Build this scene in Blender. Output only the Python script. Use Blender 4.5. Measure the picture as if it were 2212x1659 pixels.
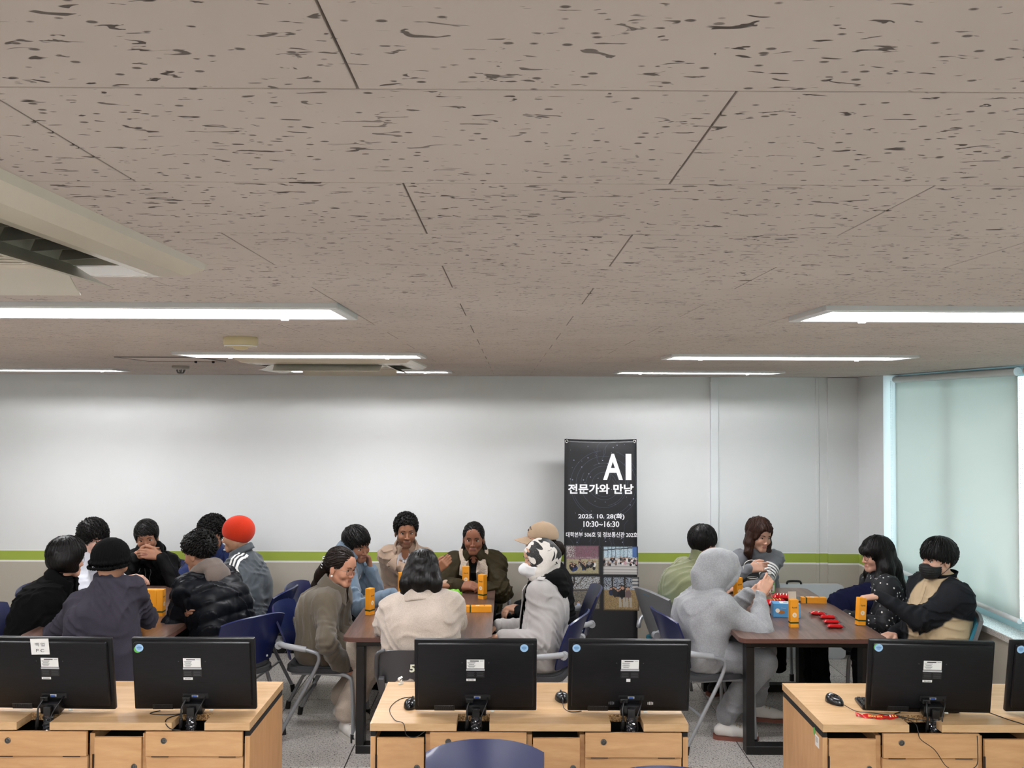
import bpy, bmesh, math, random
import numpy as np
from mathutils import Vector, Matrix, Euler
random.seed(7)
R = math.radians
for _o in list(bpy.data.objects): bpy.data.objects.remove(_o)
scene = bpy.context.scene
COL = scene.collection

# ---------------------------------------------------------------- camera
CAM_H = 2.12
CEIL = 2.369
cam_d = bpy.data.cameras.new('camera'); cam = bpy.data.objects.new('camera', cam_d); COL.objects.link(cam)
cam_d.sensor_width = 36.0; cam_d.lens = 36.0 * 1940.0 / 2212.0
cam_d.clip_start = 0.02; cam_d.clip_end = 100
cam.location = (0, 0, CAM_H)
cam.rotation_euler = (Matrix.Rotation(R(-0.22), 3, 'Z') @ Matrix.Rotation(R(90 + 1.34), 3, 'X') @ Matrix.Rotation(R(0.24), 3, 'Z')).to_euler()
scene.camera = cam
# ---------------------------------------------------------------- world and exposure
w = bpy.data.worlds.new('overcast_sky'); scene.world = w; w.use_nodes = True
w.node_tree.nodes['Background'].inputs[0].default_value = (0.9, 0.96, 1.0, 1)
w.node_tree.nodes['Background'].inputs[1].default_value = 1.5
scene.view_settings.view_transform = 'Standard'; scene.view_settings.look = 'None'
scene.view_settings.gamma = 1.0; scene.view_settings.use_curve_mapping = False
scene.view_settings.exposure = 1.95
TUBE_POWER = 30.0
cy = scene.cycles
cy.max_bounces = 8; cy.diffuse_bounces = 5; cy.glossy_bounces = 3; cy.transmission_bounces = 4; cy.transparent_max_bounces = 8; cy.caustics_reflective = False; cy.caustics_refractive = False

# ---------------------------------------------------------------- materials
def srgb(h):
    if isinstance(h, str):
        h = h.lstrip('#'); c = [int(h[i:i+2], 16) / 255 for i in (0, 2, 4)]
    else: c = [v / 255 for v in h]
    return tuple(v / 12.92 if v <= 0.04045 else ((v + 0.055) / 1.055) ** 2.4 for v in c)
MATS = {}
class NT:
    def __init__(s, m): s.t = m.node_tree; s.n = s.t.nodes; s.l = s.t.links; s.b = s.n['Principled BSDF']
    def add(s, typ, **k):
        nd = s.n.new(typ)
        for a, v in k.items():
            if a.startswith('i_'): nd.inputs[a[2:].replace('_', ' ')].default_value = v
            else: setattr(nd, a, v)
        return nd
    def link(s, a, b): s.l.new(a, b)
    def ramp(s, fac, stops, interp='LINEAR'):
        r = s.add('ShaderNodeValToRGB'); r.color_ramp.interpolation = interp
        while len(r.color_ramp.elements) < len(stops): r.color_ramp.elements.new(0.5)
        for e, (p, c) in zip(r.color_ramp.elements, stops):
            e.position = p; e.color = (*c, 1) if not isinstance(c, float) else (c, c, c, 1)
        s.link(fac, r.inputs[0]); return r.outputs[0]
    def coords(s, kind='Object', scale=(1, 1, 1), rot=(0, 0, 0)):
        if kind == 'World': src = s.add('ShaderNodeNewGeometry').outputs['Position']
        else: src = s.add('ShaderNodeTexCoord').outputs[kind]
        mp = s.add('ShaderNodeMapping'); mp.inputs['Scale'].default_value = scale; mp.inputs['Rotation'].default_value = rot
        s.link(src, mp.inputs[0]); return mp.outputs[0]
    def noise(s, vec, scale, detail=3, rough=0.5, dist=0.0):
        n = s.add('ShaderNodeTexNoise'); n.inputs['Scale'].default_value = scale; n.inputs['Detail'].default_value = detail
        n.inputs['Roughness'].default_value = rough; n.inputs['Distortion'].default_value = dist
        s.link(vec, n.inputs['Vector']); return n.outputs['Fac']
    def bump(s, h, strength=0.3, dist=0.002):
        b = s.add('ShaderNodeBump'); b.inputs['Strength'].default_value = strength; b.inputs['Distance'].default_value = dist
        s.link(h, b.inputs['Height']); s.link(b.outputs[0], s.b.inputs['Normal']); return b
def mat(name, col, rough=0.5, metal=0.0, spec=0.5, emit=None, noise=None, bump=None, sheen=0.0, coat=0.0, trans=0.0):
    """noise=(scale, amount)  bump=(scale, strength, dist)"""
    if name in MATS: return MATS[name]
    m = bpy.data.materials.new(name); m.use_nodes = True; nt = NT(m); b = nt.b
    c = srgb(col) if not (isinstance(col, tuple) and max(col) <= 1.0) else col
    b.inputs['Base Color'].default_value = (*c, 1); b.inputs['Roughness'].default_value = rough
    b.inputs['Metallic'].default_value = metal; b.inputs['Specular IOR Level'].default_value = spec
    b.inputs['Sheen Weight'].default_value = sheen; b.inputs['Coat Weight'].default_value = coat
    b.inputs['Transmission Weight'].default_value = trans
    if emit: b.inputs['Emission Color'].default_value = (*emit[0], 1); b.inputs['Emission Strength'].default_value = emit[1]
    if noise:
        v = nt.coords('Object'); f = nt.noise(v, noise[0], 4)
        lo = tuple(max(0, x * (1 - noise[1])) for x in c); hi = tuple(min(1, x * (1 + noise[1])) for x in c)
        nt.link(nt.ramp(f, [(0.3, lo), (0.7, hi)]), b.inputs['Base Color'])
    if bump:
        v = nt.coords('Object'); nt.bump(nt.noise(v, bump[0], 3), bump[1], bump[2])
    MATS[name] = m; return m
def cloth(name, col, scale=260, var=0.25, rough=0.9, weave=0.35, sheen=0.15):
    if name in MATS: return MATS[name]
    m = bpy.data.materials.new(name); m.use_nodes = True; nt = NT(m); b = nt.b; c = srgb(col)
    if max(c) < 0.09: c = tuple(x * 0.62 for x in c); sheen = 0.0   # dark cloth swallows light
    v = nt.coords('Object'); f = nt.noise(v, scale, 2); g = nt.noise(v, 9, 4)
    mx = nt.add('ShaderNodeMath', operation='ADD'); nt.link(f, mx.inputs[0]); nt.link(g, mx.inputs[1])
    hf = nt.add('ShaderNodeMath', operation='MULTIPLY'); nt.link(mx.outputs[0], hf.inputs[0]); hf.inputs[1].default_value = 0.5
    nt.link(nt.ramp(hf.outputs[0], [(0.32, tuple(x * (1 - var) for x in c)), (0.68, tuple(min(1, x * (1 + var)) for x in c))]), b.inputs['Base Color'])
    b.inputs['Roughness'].default_value = rough; b.inputs['Sheen Weight'].default_value = sheen; b.inputs['Specular IOR Level'].default_value = 0.12 if max(c) < 0.06 else 0.25
    nt.bump(f, weave, 0.002); MATS[name] = m; return m
def vcol_mat(name, rough=0.6, spec=0.3, attr='col', bump=None):
    if name in MATS: return MATS[name]
    m = bpy.data.materials.new(name); m.use_nodes = True; nt = NT(m)
    a = nt.add('ShaderNodeAttribute', attribute_name=attr); nt.link(a.outputs['Color'], nt.b.inputs['Base Color'])
    nt.b.inputs['Roughness'].default_value = rough; nt.b.inputs['Specular IOR Level'].default_value = spec
    if bump: nt.bump(nt.noise(nt.coords('Object'), bump[0], 3), bump[1], bump[2])
    MATS[name] = m; return m
def wood(name, c1, c2, scale=1.0, axis='X', rough=0.4, grain=14, coat=0.0):
    if name in MATS: return MATS[name]
    m = bpy.data.materials.new(name); m.use_nodes = True; nt = NT(m)
    sc = {'X': (1.2, grain, grain), 'Y': (grain, 1.2, grain), 'Z': (grain, grain, 1.2)}[axis]
    v = nt.coords('Object', tuple(x * scale for x in sc))
    f = nt.noise(v, 1.6, 6, 0.62, 1.2); g = nt.noise(v, 9, 3, 0.6)
    mx = nt.add('ShaderNodeMath', operation='MULTIPLY_ADD'); nt.link(g, mx.inputs[0]); mx.inputs[1].default_value = 0.35; nt.link(f, mx.inputs[2])
    nt.link(nt.ramp(mx.outputs[0], [(0.42, srgb(c1)), (0.86, srgb(c2))]), nt.b.inputs['Base Color'])
    nt.b.inputs['Roughness'].default_value = rough; nt.b.inputs['Coat Weight'].default_value = coat
    nt.bump(g, 0.08, 0.001); MATS[name] = m; return m

# ---------------------------------------------------------------- mesh helpers
class MB:
    def __init__(s): s.bm = bmesh.new()
    def box(s, c, size, rot=None, bevel=0.0, seg=1, taper=None):
        bm2 = bmesh.new(); bmesh.ops.create_cube(bm2, size=1.0)
        for v in bm2.verts:
            if taper and v.co.z > 0: v.co.x *= taper[0]; v.co.y *= taper[1]
            v.co = Vector((v.co.x * size[0], v.co.y * size[1], v.co.z * size[2]))
        if bevel > 0: bmesh.ops.bevel(bm2, geom=bm2.edges[:], offset=bevel, segments=seg, affect='EDGES', profile=0.5)
        M = Matrix.Translation(c)
        if rot is not None: M = M @ (rot.to_matrix().to_4x4() if isinstance(rot, Euler) else Euler(rot).to_matrix().to_4x4())
        return s.merge(bm2, M)
    def merge(s, bm2, M=None):
        if M is not None: bm2.transform(M)
        me = bpy.data.meshes.new('t'); bm2.to_mesh(me); bm2.free(); s.bm.from_mesh(me); bpy.data.meshes.remove(me); return s
    def raw(s, vs, fs, M=None):
        V = [s.bm.verts.new(M @ Vector(v) if M is not None else v) for v in vs]
        for f in fs:
            try: s.bm.faces.new([V[i] for i in f])
            except ValueError: pass
        return s
    def tube(s, pts, r, n=8, caps=True, closed=False, flat=None):
        pts = [Vector(p) for p in pts]; rs = r if isinstance(r, (list, tuple)) else [r] * len(pts)
        rings = []; up = None; N = len(pts)
        for i, p in enumerate(pts):
            if closed: t = (pts[(i + 1) % N] - pts[i - 1]).normalized()
            else: t = (pts[min(i + 1, N - 1)] - pts[max(i - 1, 0)]).normalized()
            if up is None:
                a = Vector((0, 0, 1)) if abs(t.z) < 0.9 else Vector((0, 1, 0)); up = (a - t * a.dot(t)).normalized()
            else: up = (up - t * up.dot(t)).normalized()
            sd = t.cross(up); ring = []
            for k in range(n):
                a = 2 * math.pi * k / n
                ring.append(s.bm.verts.new(p + up * (math.cos(a) * rs[i] * (flat or 1)) + sd * (math.sin(a) * rs[i])))
            rings.append(ring)
        for i in range(N if closed else N - 1):
            A, B = rings[i], rings[(i + 1) % N]
            for k in range(n): s.bm.faces.new((A[k], A[(k + 1) % n], B[(k + 1) % n], B[k]))
        if caps and not closed: s.bm.faces.new(rings[0][::-1]); s.bm.faces.new(rings[-1])
        return s
    def lathe(s, prof, n=20, M=None, caps=True):
        M = M or Matrix(); rings = []
        for r, z in prof:
            rings.append([s.bm.verts.new(M @ Vector((r * math.cos(2 * math.pi * k / n), r * math.sin(2 * math.pi * k / n), z))) for k in range(n)])
        for A, B in zip(rings, rings[1:]):
            for k in range(n): s.bm.faces.new((A[k], A[(k + 1) % n], B[(k + 1) % n], B[k]))
        if caps:
            s.bm.faces.new(rings[0][::-1]); s.bm.faces.new(rings[-1])
        return s
    def prism(s, poly, z0, z1, M=None):
        M = M or Matrix()
        a = [s.bm.verts.new(M @ Vector((x, y, z0))) for x, y in poly]; b = [s.bm.verts.new(M @ Vector((x, y, z1))) for x, y in poly]
        n = len(poly); s.bm.faces.new(a[::-1]); s.bm.faces.new(b)
        for k in range(n): s.bm.faces.new((a[k], a[(k + 1) % n], b[(k + 1) % n], b[k]))
        return s
    def grid(s, f, nu, nv, thick=0.0):
        V = [[s.bm.verts.new(f(i / nu, j / nv)) for j in range(nv + 1)] for i in range(nu + 1)]
        fs = [s.bm.faces.new((V[i][j], V[i + 1][j], V[i + 1][j + 1], V[i][j + 1])) for i in range(nu) for j in range(nv)]
        if thick:
            bmesh.ops.recalc_face_normals(s.bm, faces=fs)
            bmesh.ops.solidify(s.bm, geom=fs, thickness=thick)
        return s
    def build(s, name, m, parent=None, smooth=False, loc=None, rot=None, angle=None):
        bmesh.ops.recalc_face_normals(s.bm, faces=s.bm.faces[:])
        me = bpy.data.meshes.new(name); s.bm.to_mesh(me); s.bm.free()
        return link_mesh(name, me, m, parent, smooth, loc, rot, angle)
def link_mesh(name, me, m, parent=None, smooth=False, loc=None, rot=None, angle=None):
    for mm in (m if isinstance(m, (list, tuple)) else [m]): me.materials.append(mm)
    if smooth:
        me.polygons.foreach_set('use_smooth', [True] * len(me.polygons))
        if angle:
            me.set_sharp_from_angle(angle=R(angle))
    o = bpy.data.objects.new(name, me); COL.objects.link(o)
    if parent: o.parent = parent
    if loc is not None: o.location = loc
    if rot is not None: o.rotation_euler = rot
    return o
def tag(o, label=None, cat=None, group=None, kind=None):
    if label: o['label'] = label
    if cat: o['category'] = cat
    if group: o['group'] = group
    if kind: o['kind'] = kind
    return o
def empty(name, loc=(0, 0, 0), rz=0.0, label=None, cat=None, group=None):
    o = bpy.data.objects.new(name, None); COL.objects.link(o); o.location = loc; o.rotation_euler = (0, 0, rz)
    o.empty_display_size = 0.05
    return tag(o, label, cat, group)
def copy_tree(o, parent=None):
    c = o.copy(); COL.objects.link(c); c.parent = parent
    for ch in list(o.children): copy_tree(ch, c)
    return c
def arc(cx, cy, r, a0, a1, n):
    return [(cx + r * math.cos(R(a0 + (a1 - a0) * i / n)), cy + r * math.sin(R(a0 + (a1 - a0) * i / n))) for i in range(n + 1)]
def rrect(x0, y0, x1, y1, r, n=5):
    return arc(x1 - r, y1 - r, r, 0, 90, n) + arc(x0 + r, y1 - r, r, 90, 180, n) + arc(x0 + r, y0 + r, r, 180, 270, n) + arc(x1 - r, y0 + r, r, 270, 360, n)
def spline(pts, n=6, closed=False):
    P = [Vector(p) for p in pts]; out = []; N = len(P)
    for i in range(N if closed else N - 1):
        if closed: p0, p1, p2, p3 = P[i - 1], P[i], P[(i + 1) % N], P[(i + 2) % N]
        else: p0, p1, p2, p3 = P[max(i - 1, 0)], P[i], P[i + 1], P[min(i + 2, N - 1)]
        for k in range(n):
            t = k / n
            out.append(0.5 * ((2 * p1) + (p2 - p0) * t + (2 * p0 - 5 * p1 + 4 * p2 - p3) * t * t + (3 * p1 - p0 - 3 * p2 + p3) * t ** 3))
    if not closed: out.append(P[-1])
    return out
def text(name, s, width=None, height=None, m=None, parent=None, M=None, bold=0.0, align='CENTER', depth=0.0006, aspect=None):
    """Flat lettering as mesh in the local XY plane, fitted to width (and height)."""
    cu = bpy.data.curves.new('txt', 'FONT'); cu.body = s; cu.size = 1.0; cu.offset = bold; cu.extrude = 0.0; cu.resolution_u = 4
    ob = bpy.data.objects.new('txt', cu); COL.objects.link(ob)
    dg = bpy.context.evaluated_depsgraph_get(); me = bpy.data.meshes.new_from_object(ob.evaluated_get(dg))
    bpy.data.objects.remove(ob); bpy.data.curves.remove(cu)
    n = len(me.vertices); co = np.empty(n * 3); me.vertices.foreach_get('co', co); co = co.reshape(-1, 3)
    lo, hi = co.min(0), co.max(0); sx = (width / (hi[0] - lo[0])) if width else None; sy = (height / (hi[1] - lo[1])) if height else None
    sx = sx or sy; sy = sy or sx
    cx = {'CENTER': (lo[0] + hi[0]) / 2, 'LEFT': lo[0], 'RIGHT': hi[0]}[align]
    co[:, 0] = (co[:, 0] - cx) * sx; co[:, 1] = (co[:, 1] - (lo[1] + hi[1]) / 2) * sy; co[:, 2] = 0
    me.vertices.foreach_set('co', co.ravel()); me.update()
    if M is not None: me.transform(M)
    return link_mesh(name, me, m, parent)
# ================================================================ the room
X0, X1, Y0, YW = -5.2, 3.0, -3.3, 7.72
M_white = mat('white_paint', '#d9dcdb', 0.55, noise=(1.3, 0.03), bump=(160, 0.08, 0.001))
def wall_material():
    m = bpy.data.materials.new('two_tone_wall'); m.use_nodes = True; nt = NT(m)
    v = nt.coords('World'); sep = nt.add('ShaderNodeSeparateXYZ'); nt.link(v, sep.inputs[0])
    st = [(0.0, srgb('#b1ab9e')), (0.765, srgb('#e6e6e2')), (0.781, srgb('#9bad44')), (0.858, srgb('#eceeec')), (0.866, srgb('#dfe2e2'))]
    dv = nt.add('ShaderNodeMath', operation='DIVIDE'); nt.link(sep.outputs[2], dv.inputs[0]); dv.inputs[1].default_value = 1.0
    c = nt.ramp(dv.outputs[0], st, 'CONSTANT')
    n1 = nt.noise(v, 1.1, 4, 0.6); sm = nt.ramp(n1, [(0.3, 0.965), (0.6, 1.0)])
    n2 = nt.noise(nt.coords('World', (1.5, 1, 3)), 1.7, 5, 0.7); sm2 = nt.ramp(n2, [(0.24, 0.88), (0.30, 1.0)])
    mx = nt.add('ShaderNodeMix', data_type='RGBA', blend_type='MULTIPLY'); mx.inputs[0].default_value = 1
    nt.link(c, mx.inputs[6]); nt.link(sm, mx.inputs[7])
    mx2 = nt.add('ShaderNodeMix', data_type='RGBA', blend_type='MULTIPLY'); mx2.inputs[0].default_value = 0.6
    nt.link(mx.outputs[2], mx2.inputs[6]); nt.link(sm2, mx2.inputs[7]); nt.link(mx2.outputs[2], nt.b.inputs['Base Color'])
    nt.b.inputs['Roughness'].default_value = 0.5; nt.bump(nt.noise(v, 220, 2), 0.06, 0.001)
    return m
M_wall = wall_material()
M_black = mat('black_vinyl', '#0c0c0d', 0.5)
def struct(o): o['kind'] = 'structure'; return o
TH = 0.15
struct(MB().box(((X0 + X1) / 2 + 0.2, YW + TH / 2, 1.3), (X1 - X0 + 0.8, TH, 2.9)).build('wall_back', M_wall))
struct(MB().box((X0 - TH / 2, (Y0 + YW) / 2, 1.3), (TH, YW - Y0, 2.9)).build('wall_left', M_wall))
struct(MB().box(((X0 + X1) / 2, Y0 - TH / 2, 1.3), (X1 - X0 + 0.6, TH, 2.9)).build('wall_front', M_wall))
# right wall: pier at the corner, parapet under the windows, lintel above the ceiling
WIN0 = 7.18
wr = MB(); SILL = 0.76
wr.box((X1 + 0.125, (WIN0 + YW) / 2, 1.3), (0.25, YW - WIN0, 2.9))
wr.box((X1 + 0.125, (Y0 + WIN0) / 2, SILL / 2 - 0.06), (0.25, WIN0 - Y0, SILL - 0.02 + 0.1))
wr.box((X1 + 0.125, (Y0 + WIN0) / 2, CEIL + 0.2), (0.25, WIN0 - Y0, 0.4))
struct(wr.build('wall_right', M_wall))
struct(MB().box(((X0 + X1) / 2, YW - 0.006, 0.058), (X1 - X0, 0.012, 0.116)).build('baseboard_back', M_black))
struct(MB().box((X1 - 0.006, (Y0 + YW) / 2, 0.058), (0.012, YW - Y0 - 0.03, 0.116)).build('baseboard_right', M_black))
# cable duct and the flat panel joints on the back wall
dt = MB(); dx = 1.765
dt.box((dx, YW - 0.018, 1.3 + 0.36), (0.066, 0.036, CEIL - 0.95 - 0.002), bevel=0.004)
dt.box((dx, YW - 0.02, CEIL - 0.05), (0.072, 0.042, 0.012)); struct(dt.build('trim_1', mat('duct_plastic', '#dfe4e6', 0.4)))
struct(MB().box((2.655, YW - 0.004, 1.25), (0.03, 0.008, CEIL - 0.14), bevel=0.003).build('trim_2', M_wall))
struct(MB().box((2.87, YW - 0.012, 1.25), (0.26, 0.024, CEIL - 0.14)).build('trim_3', M_wall))
# granite sill
def granite():
    m = bpy.data.materials.new('granite_sill'); m.use_nodes = True; nt = NT(m); v = nt.coords('World')
    nt.link(nt.ramp(nt.noise(v, 260, 2), [(0.36, srgb('#6d6a66')), (0.5, srgb('#b6b2ac')), (0.64, srgb('#d8d5d0'))]), nt.b.inputs['Base Color'])
    nt.b.inputs['Roughness'].default_value = 0.3; return m
struct(MB().box((X1 + 0.10, (Y0 + WIN0) / 2, SILL - 0.02), (0.27, WIN0 - Y0 - 0.01, 0.04), bevel=0.004).build('trim_4', granite()))

# ------------------------------------------------ floor of terrazzo tiles
def terrazzo():
    m = bpy.data.materials.new('terrazzo'); m.use_nodes = True; nt = NT(m); v = nt.coords('World')
    a = nt.ramp(nt.noise(v, 105, 2, 0.5, 0.5), [(0.36, srgb('#625d5a')), (0.43, srgb('#cbc6c1')), (0.6, srgb('#e0dbd6')), (0.7, srgb('#eae6e2'))])
    g = nt.ramp(nt.noise(v, 1.3, 4), [(0.3, 0.82), (0.7, 1.0)])
    mx = nt.add('ShaderNodeMix', data_type='RGBA', blend_type='MULTIPLY'); mx.inputs[0].default_value = 1
    nt.link(a, mx.inputs[6]); nt.link(g, mx.inputs[7]); nt.link(mx.outputs[2], nt.b.inputs['Base Color'])
    nt.b.inputs['Roughness'].default_value = 0.32; return m
M_terr = terrazzo()
floor = struct(MB().box(((X0 + X1) / 2, (Y0 + YW) / 2, -0.056), (X1 - X0 + 0.5, YW - Y0 + 0.3, 0.1)).build('floor', M_black))
ft = MB().box((0, 0, -0.006), (0.594, 0.594, 0.012), bevel=0.0015); ft_o = None
i0 = int((X0 + 0.95) / 0.6) - 1
for j in range(-14, 5):
    yc = 5.30 + 0.6 * j + 0.3
    if yc + 0.3 > YW + 0.05 or yc - 0.3 < Y0 - 0.5: continue
    for i in range(-8, 7):
        xc = -0.95 + 0.6 * i + 0.3
        if xc - 0.3 < X0 - 0.4 or xc + 0.3 > X1 + 0.45: continue
        if ft_o is None: ft_o = ft.build('floor_tile', M_terr, floor, loc=(xc, yc, 0.0)); continue
        o = ft_o.copy(); COL.objects.link(o); o.location = (xc, yc, 0.0); o.rotation_euler = (0, 0, 0)

# ------------------------------------------------ ceiling of fissured tiles
def fissured():
    m = bpy.data.materials.new('fissured_tile'); m.use_nodes = True; nt = NT(m)
    n1 = nt.noise(nt.coords('World', (30, 88, 1)), 1.0, 2.0, 0.55, 1.1)
    f1 = nt.ramp(n1, [(0.33, 1.0), (0.358, 0.0)])
    n3 = nt.noise(nt.coords('World', (3, 3, 1)), 1.0, 2); f3 = nt.ramp(n3, [(0.3, 0.45), (0.55, 1.0)])
    vo = nt.add('ShaderNodeTexVoronoi'); vo.inputs['Scale'].default_value = 1.0; vo.inputs['Randomness'].default_value = 1.0
    nt.link(nt.coords('World', (48, 80, 1)), vo.inputs['Vector']); f2 = nt.ramp(vo.outputs['Distance'], [(0.13, 1.0), (0.20, 0.0)])
    vr = nt.add('ShaderNodeSeparateColor'); nt.link(vo.outputs['Color'], vr.inputs[0]); f4 = nt.ramp(vr.outputs[0], [(0.5, 0.0), (0.55, 0.85)])
    ml = nt.add('ShaderNodeMath', operation='MULTIPLY'); nt.link(f2, ml.inputs[0]); nt.link(f4, ml.inputs[1])
    m2 = nt.add('ShaderNodeMath', operation='MULTIPLY'); nt.link(f1, m2.inputs[0]); nt.link(f3, m2.inputs[1])
    mx = nt.add('ShaderNodeMath', operation='MAXIMUM'); nt.link(ml.outputs[0], mx.inputs[0]); nt.link(m2.outputs[0], mx.inputs[1])
    g = nt.noise(nt.coords('World'), 2.0, 3)
    base = nt.ramp(g, [(0.3, srgb('#b1a69d')), (0.7, srgb('#bbb0a7'))])
    mc = nt.add('ShaderNodeMix', data_type='RGBA'); nt.link(mx.outputs[0], mc.inputs[0]); nt.link(base, mc.inputs[6]); mc.inputs[7].default_value = (*srgb('#4a423d'), 1)
    nt.link(mc.outputs[2], nt.b.inputs['Base Color']); nt.b.inputs['Roughness'].default_value = 0.9
    iv = nt.add('ShaderNodeMath', operation='SUBTRACT'); iv.inputs[0].default_value = 1; nt.link(mx.outputs[0], iv.inputs[1])
    nt.bump(iv.outputs[0], 0.6, 0.003); return m
M_tile = fissured()
LX = [(-4.02, -2.82), (-1.62, -0.42), (0.78, 1.98)]
LY = [-1.995, 0.105, 2.205, 4.305, 6.405]
AC1 = (-1.49, 0.655, -0.54, 1.605); AC2 = (-1.47, 4.805, -0.52, 5.755)
ceiling = struct(MB().box(((X0 + X1) / 2 + 0.2, (Y0 + YW) / 2, CEIL + 0.16), (X1 - X0 + 0.9, YW - Y0 + 0.3, 0.05)).build('ceiling', mat('ceiling_void', '#4a4643', 0.9)))
def in_hole(xa, xb, ya, yb):
    for (a, b) in LX:
        for y in LY:
            if xb > a + 0.02 and xa < b - 0.02 and yb > y + 0.02 and ya < y + 0.28: return True
    return False
def clip_hole(xa, xb, ya, yb):
    """split a tile touched by a lamp hole: keep the pieces left and right of it"""
    out = []
    for (a, b) in LX:
        for y in LY:
            if yb > y + 0.02 and ya < y + 0.28 and xb > a + 0.02 and xa < b - 0.02:
                if xa < a - 0.02: out.append((xa, a, ya, yb))
                if xb > b + 0.02: out.append((b, xb, ya, yb))
                return out
    return out
tiles = []; rest = MB(); G = 0.0011
tile_mesh = {}
def tile_obj(xa, xb, ya, yb):
    key = (round(xb - xa, 3), round(yb - ya, 3))
    if key not in tile_mesh:
        sx, sy = key
        mb = MB().box((0, 0, 0.006), (sx - 2 * G, sy - 2 * G, 0.012), bevel=0.0005)
        o = mb.build('ceiling_tile', M_tile, ceiling); tile_mesh[key] = o.data
    else:
        o = bpy.data.objects.new('ceiling_tile', tile_mesh[key]); COL.objects.link(o); o.parent = ceiling
    o.location = ((xa + xb) / 2, (ya + yb) / 2, CEIL)
for j in range(-14, 25):
    ya = 0.705 + 0.3 * j; yb = min(ya + 0.3, YW)
    if yb - ya < 0.03 or ya < Y0 - 0.3: continue
    off = 0.18 if j % 2 == 0 else -0.12
    for i in range(-10, 7):
        xa = off + 0.6 * i; xb = xa + 0.6
        xa, xb = max(xa, X0), min(xb, X1 + 0.26)
        if xb - xa < 0.03: continue
        pieces = [(xa, xb, ya, yb)] if not in_hole(xa, xb, ya, yb) else clip_hole(xa, xb, ya, yb)
        for p in pieces:
            vis = p[3] > 0.45 and min(abs(p[0]), abs(p[1])) < 0.6 * p[3] + 0.1
            if vis and len(tiles) < 296: tiles.append(p); tile_obj(*p)
            else: rest.box(((p[0] + p[1]) / 2, (p[2] + p[3]) / 2, CEIL + 0.006), (p[1] - p[0] - 2 * G, p[3] - p[2] - 2 * G, 0.012))
r = rest.build('ceiling_tile_field', M_tile, ceiling); r['kind'] = 'stuff'

# ------------------------------------------------ window with roller blinds
M_frame = mat('window_frame_aluminium', '#a9c6cb', 0.4, 0.0)
M_glass = bpy.data.materials.new('window_glass'); M_glass.use_nodes = True
_n = NT(M_glass); _tr = _n.add('ShaderNodeBsdfTransparent'); _gl = _n.add('ShaderNodeBsdfGlossy'); _gl.inputs['Roughness'].default_value = 0.05
_mx = _n.add('ShaderNodeMixShader'); _mx.inputs[0].default_value = 0.1; _n.link(_tr.outputs[0], _mx.inputs[1]); _n.link(_gl.outputs[0], _mx.inputs[2])
_tr.inputs[0].default_value = (0.86, 0.96, 0.97, 1); _n.link(_mx.outputs[0], _n.n['Material Output'].inputs[0])
def blind_fabric():
    m = bpy.data.materials.new('blind_fabric'); m.use_nodes = True; nt = NT(m)
    df = nt.add('ShaderNodeBsdfDiffuse'); df.inputs[0].default_value = (*srgb('#d6d8d5'), 1)
    tl = nt.add('ShaderNodeBsdfTranslucent'); tl.inputs[0].default_value = (*srgb('#dcdfda'), 1)
    mx = nt.add('ShaderNodeMixShader'); mx.inputs[0].default_value = 0.42; nt.link(df.outputs[0], mx.inputs[1]); nt.link(tl.outputs[0], mx.inputs[2])
    bp = nt.add('ShaderNodeBump'); bp.inputs['Strength'].default_value = 0.1; bp.inputs['Distance'].default_value = 0.001
    nt.link(nt.noise(nt.coords('World', (1, 1, 0.2)), 500, 1), bp.inputs['Height']); nt.link(bp.outputs[0], df.inputs['Normal'])
    nt.link(mx.outputs[0], nt.n['Material Output'].inputs[0]); return m
M_blind = blind_fabric()
M_bead = mat('blind_bar_plastic', '#d9dfe0', 0.35)
bounds = [(5.33, WIN0), (3.4, 5.33), (1.4, 3.4), (-0.6, 1.4), (-2.6, -0.6)]
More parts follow.
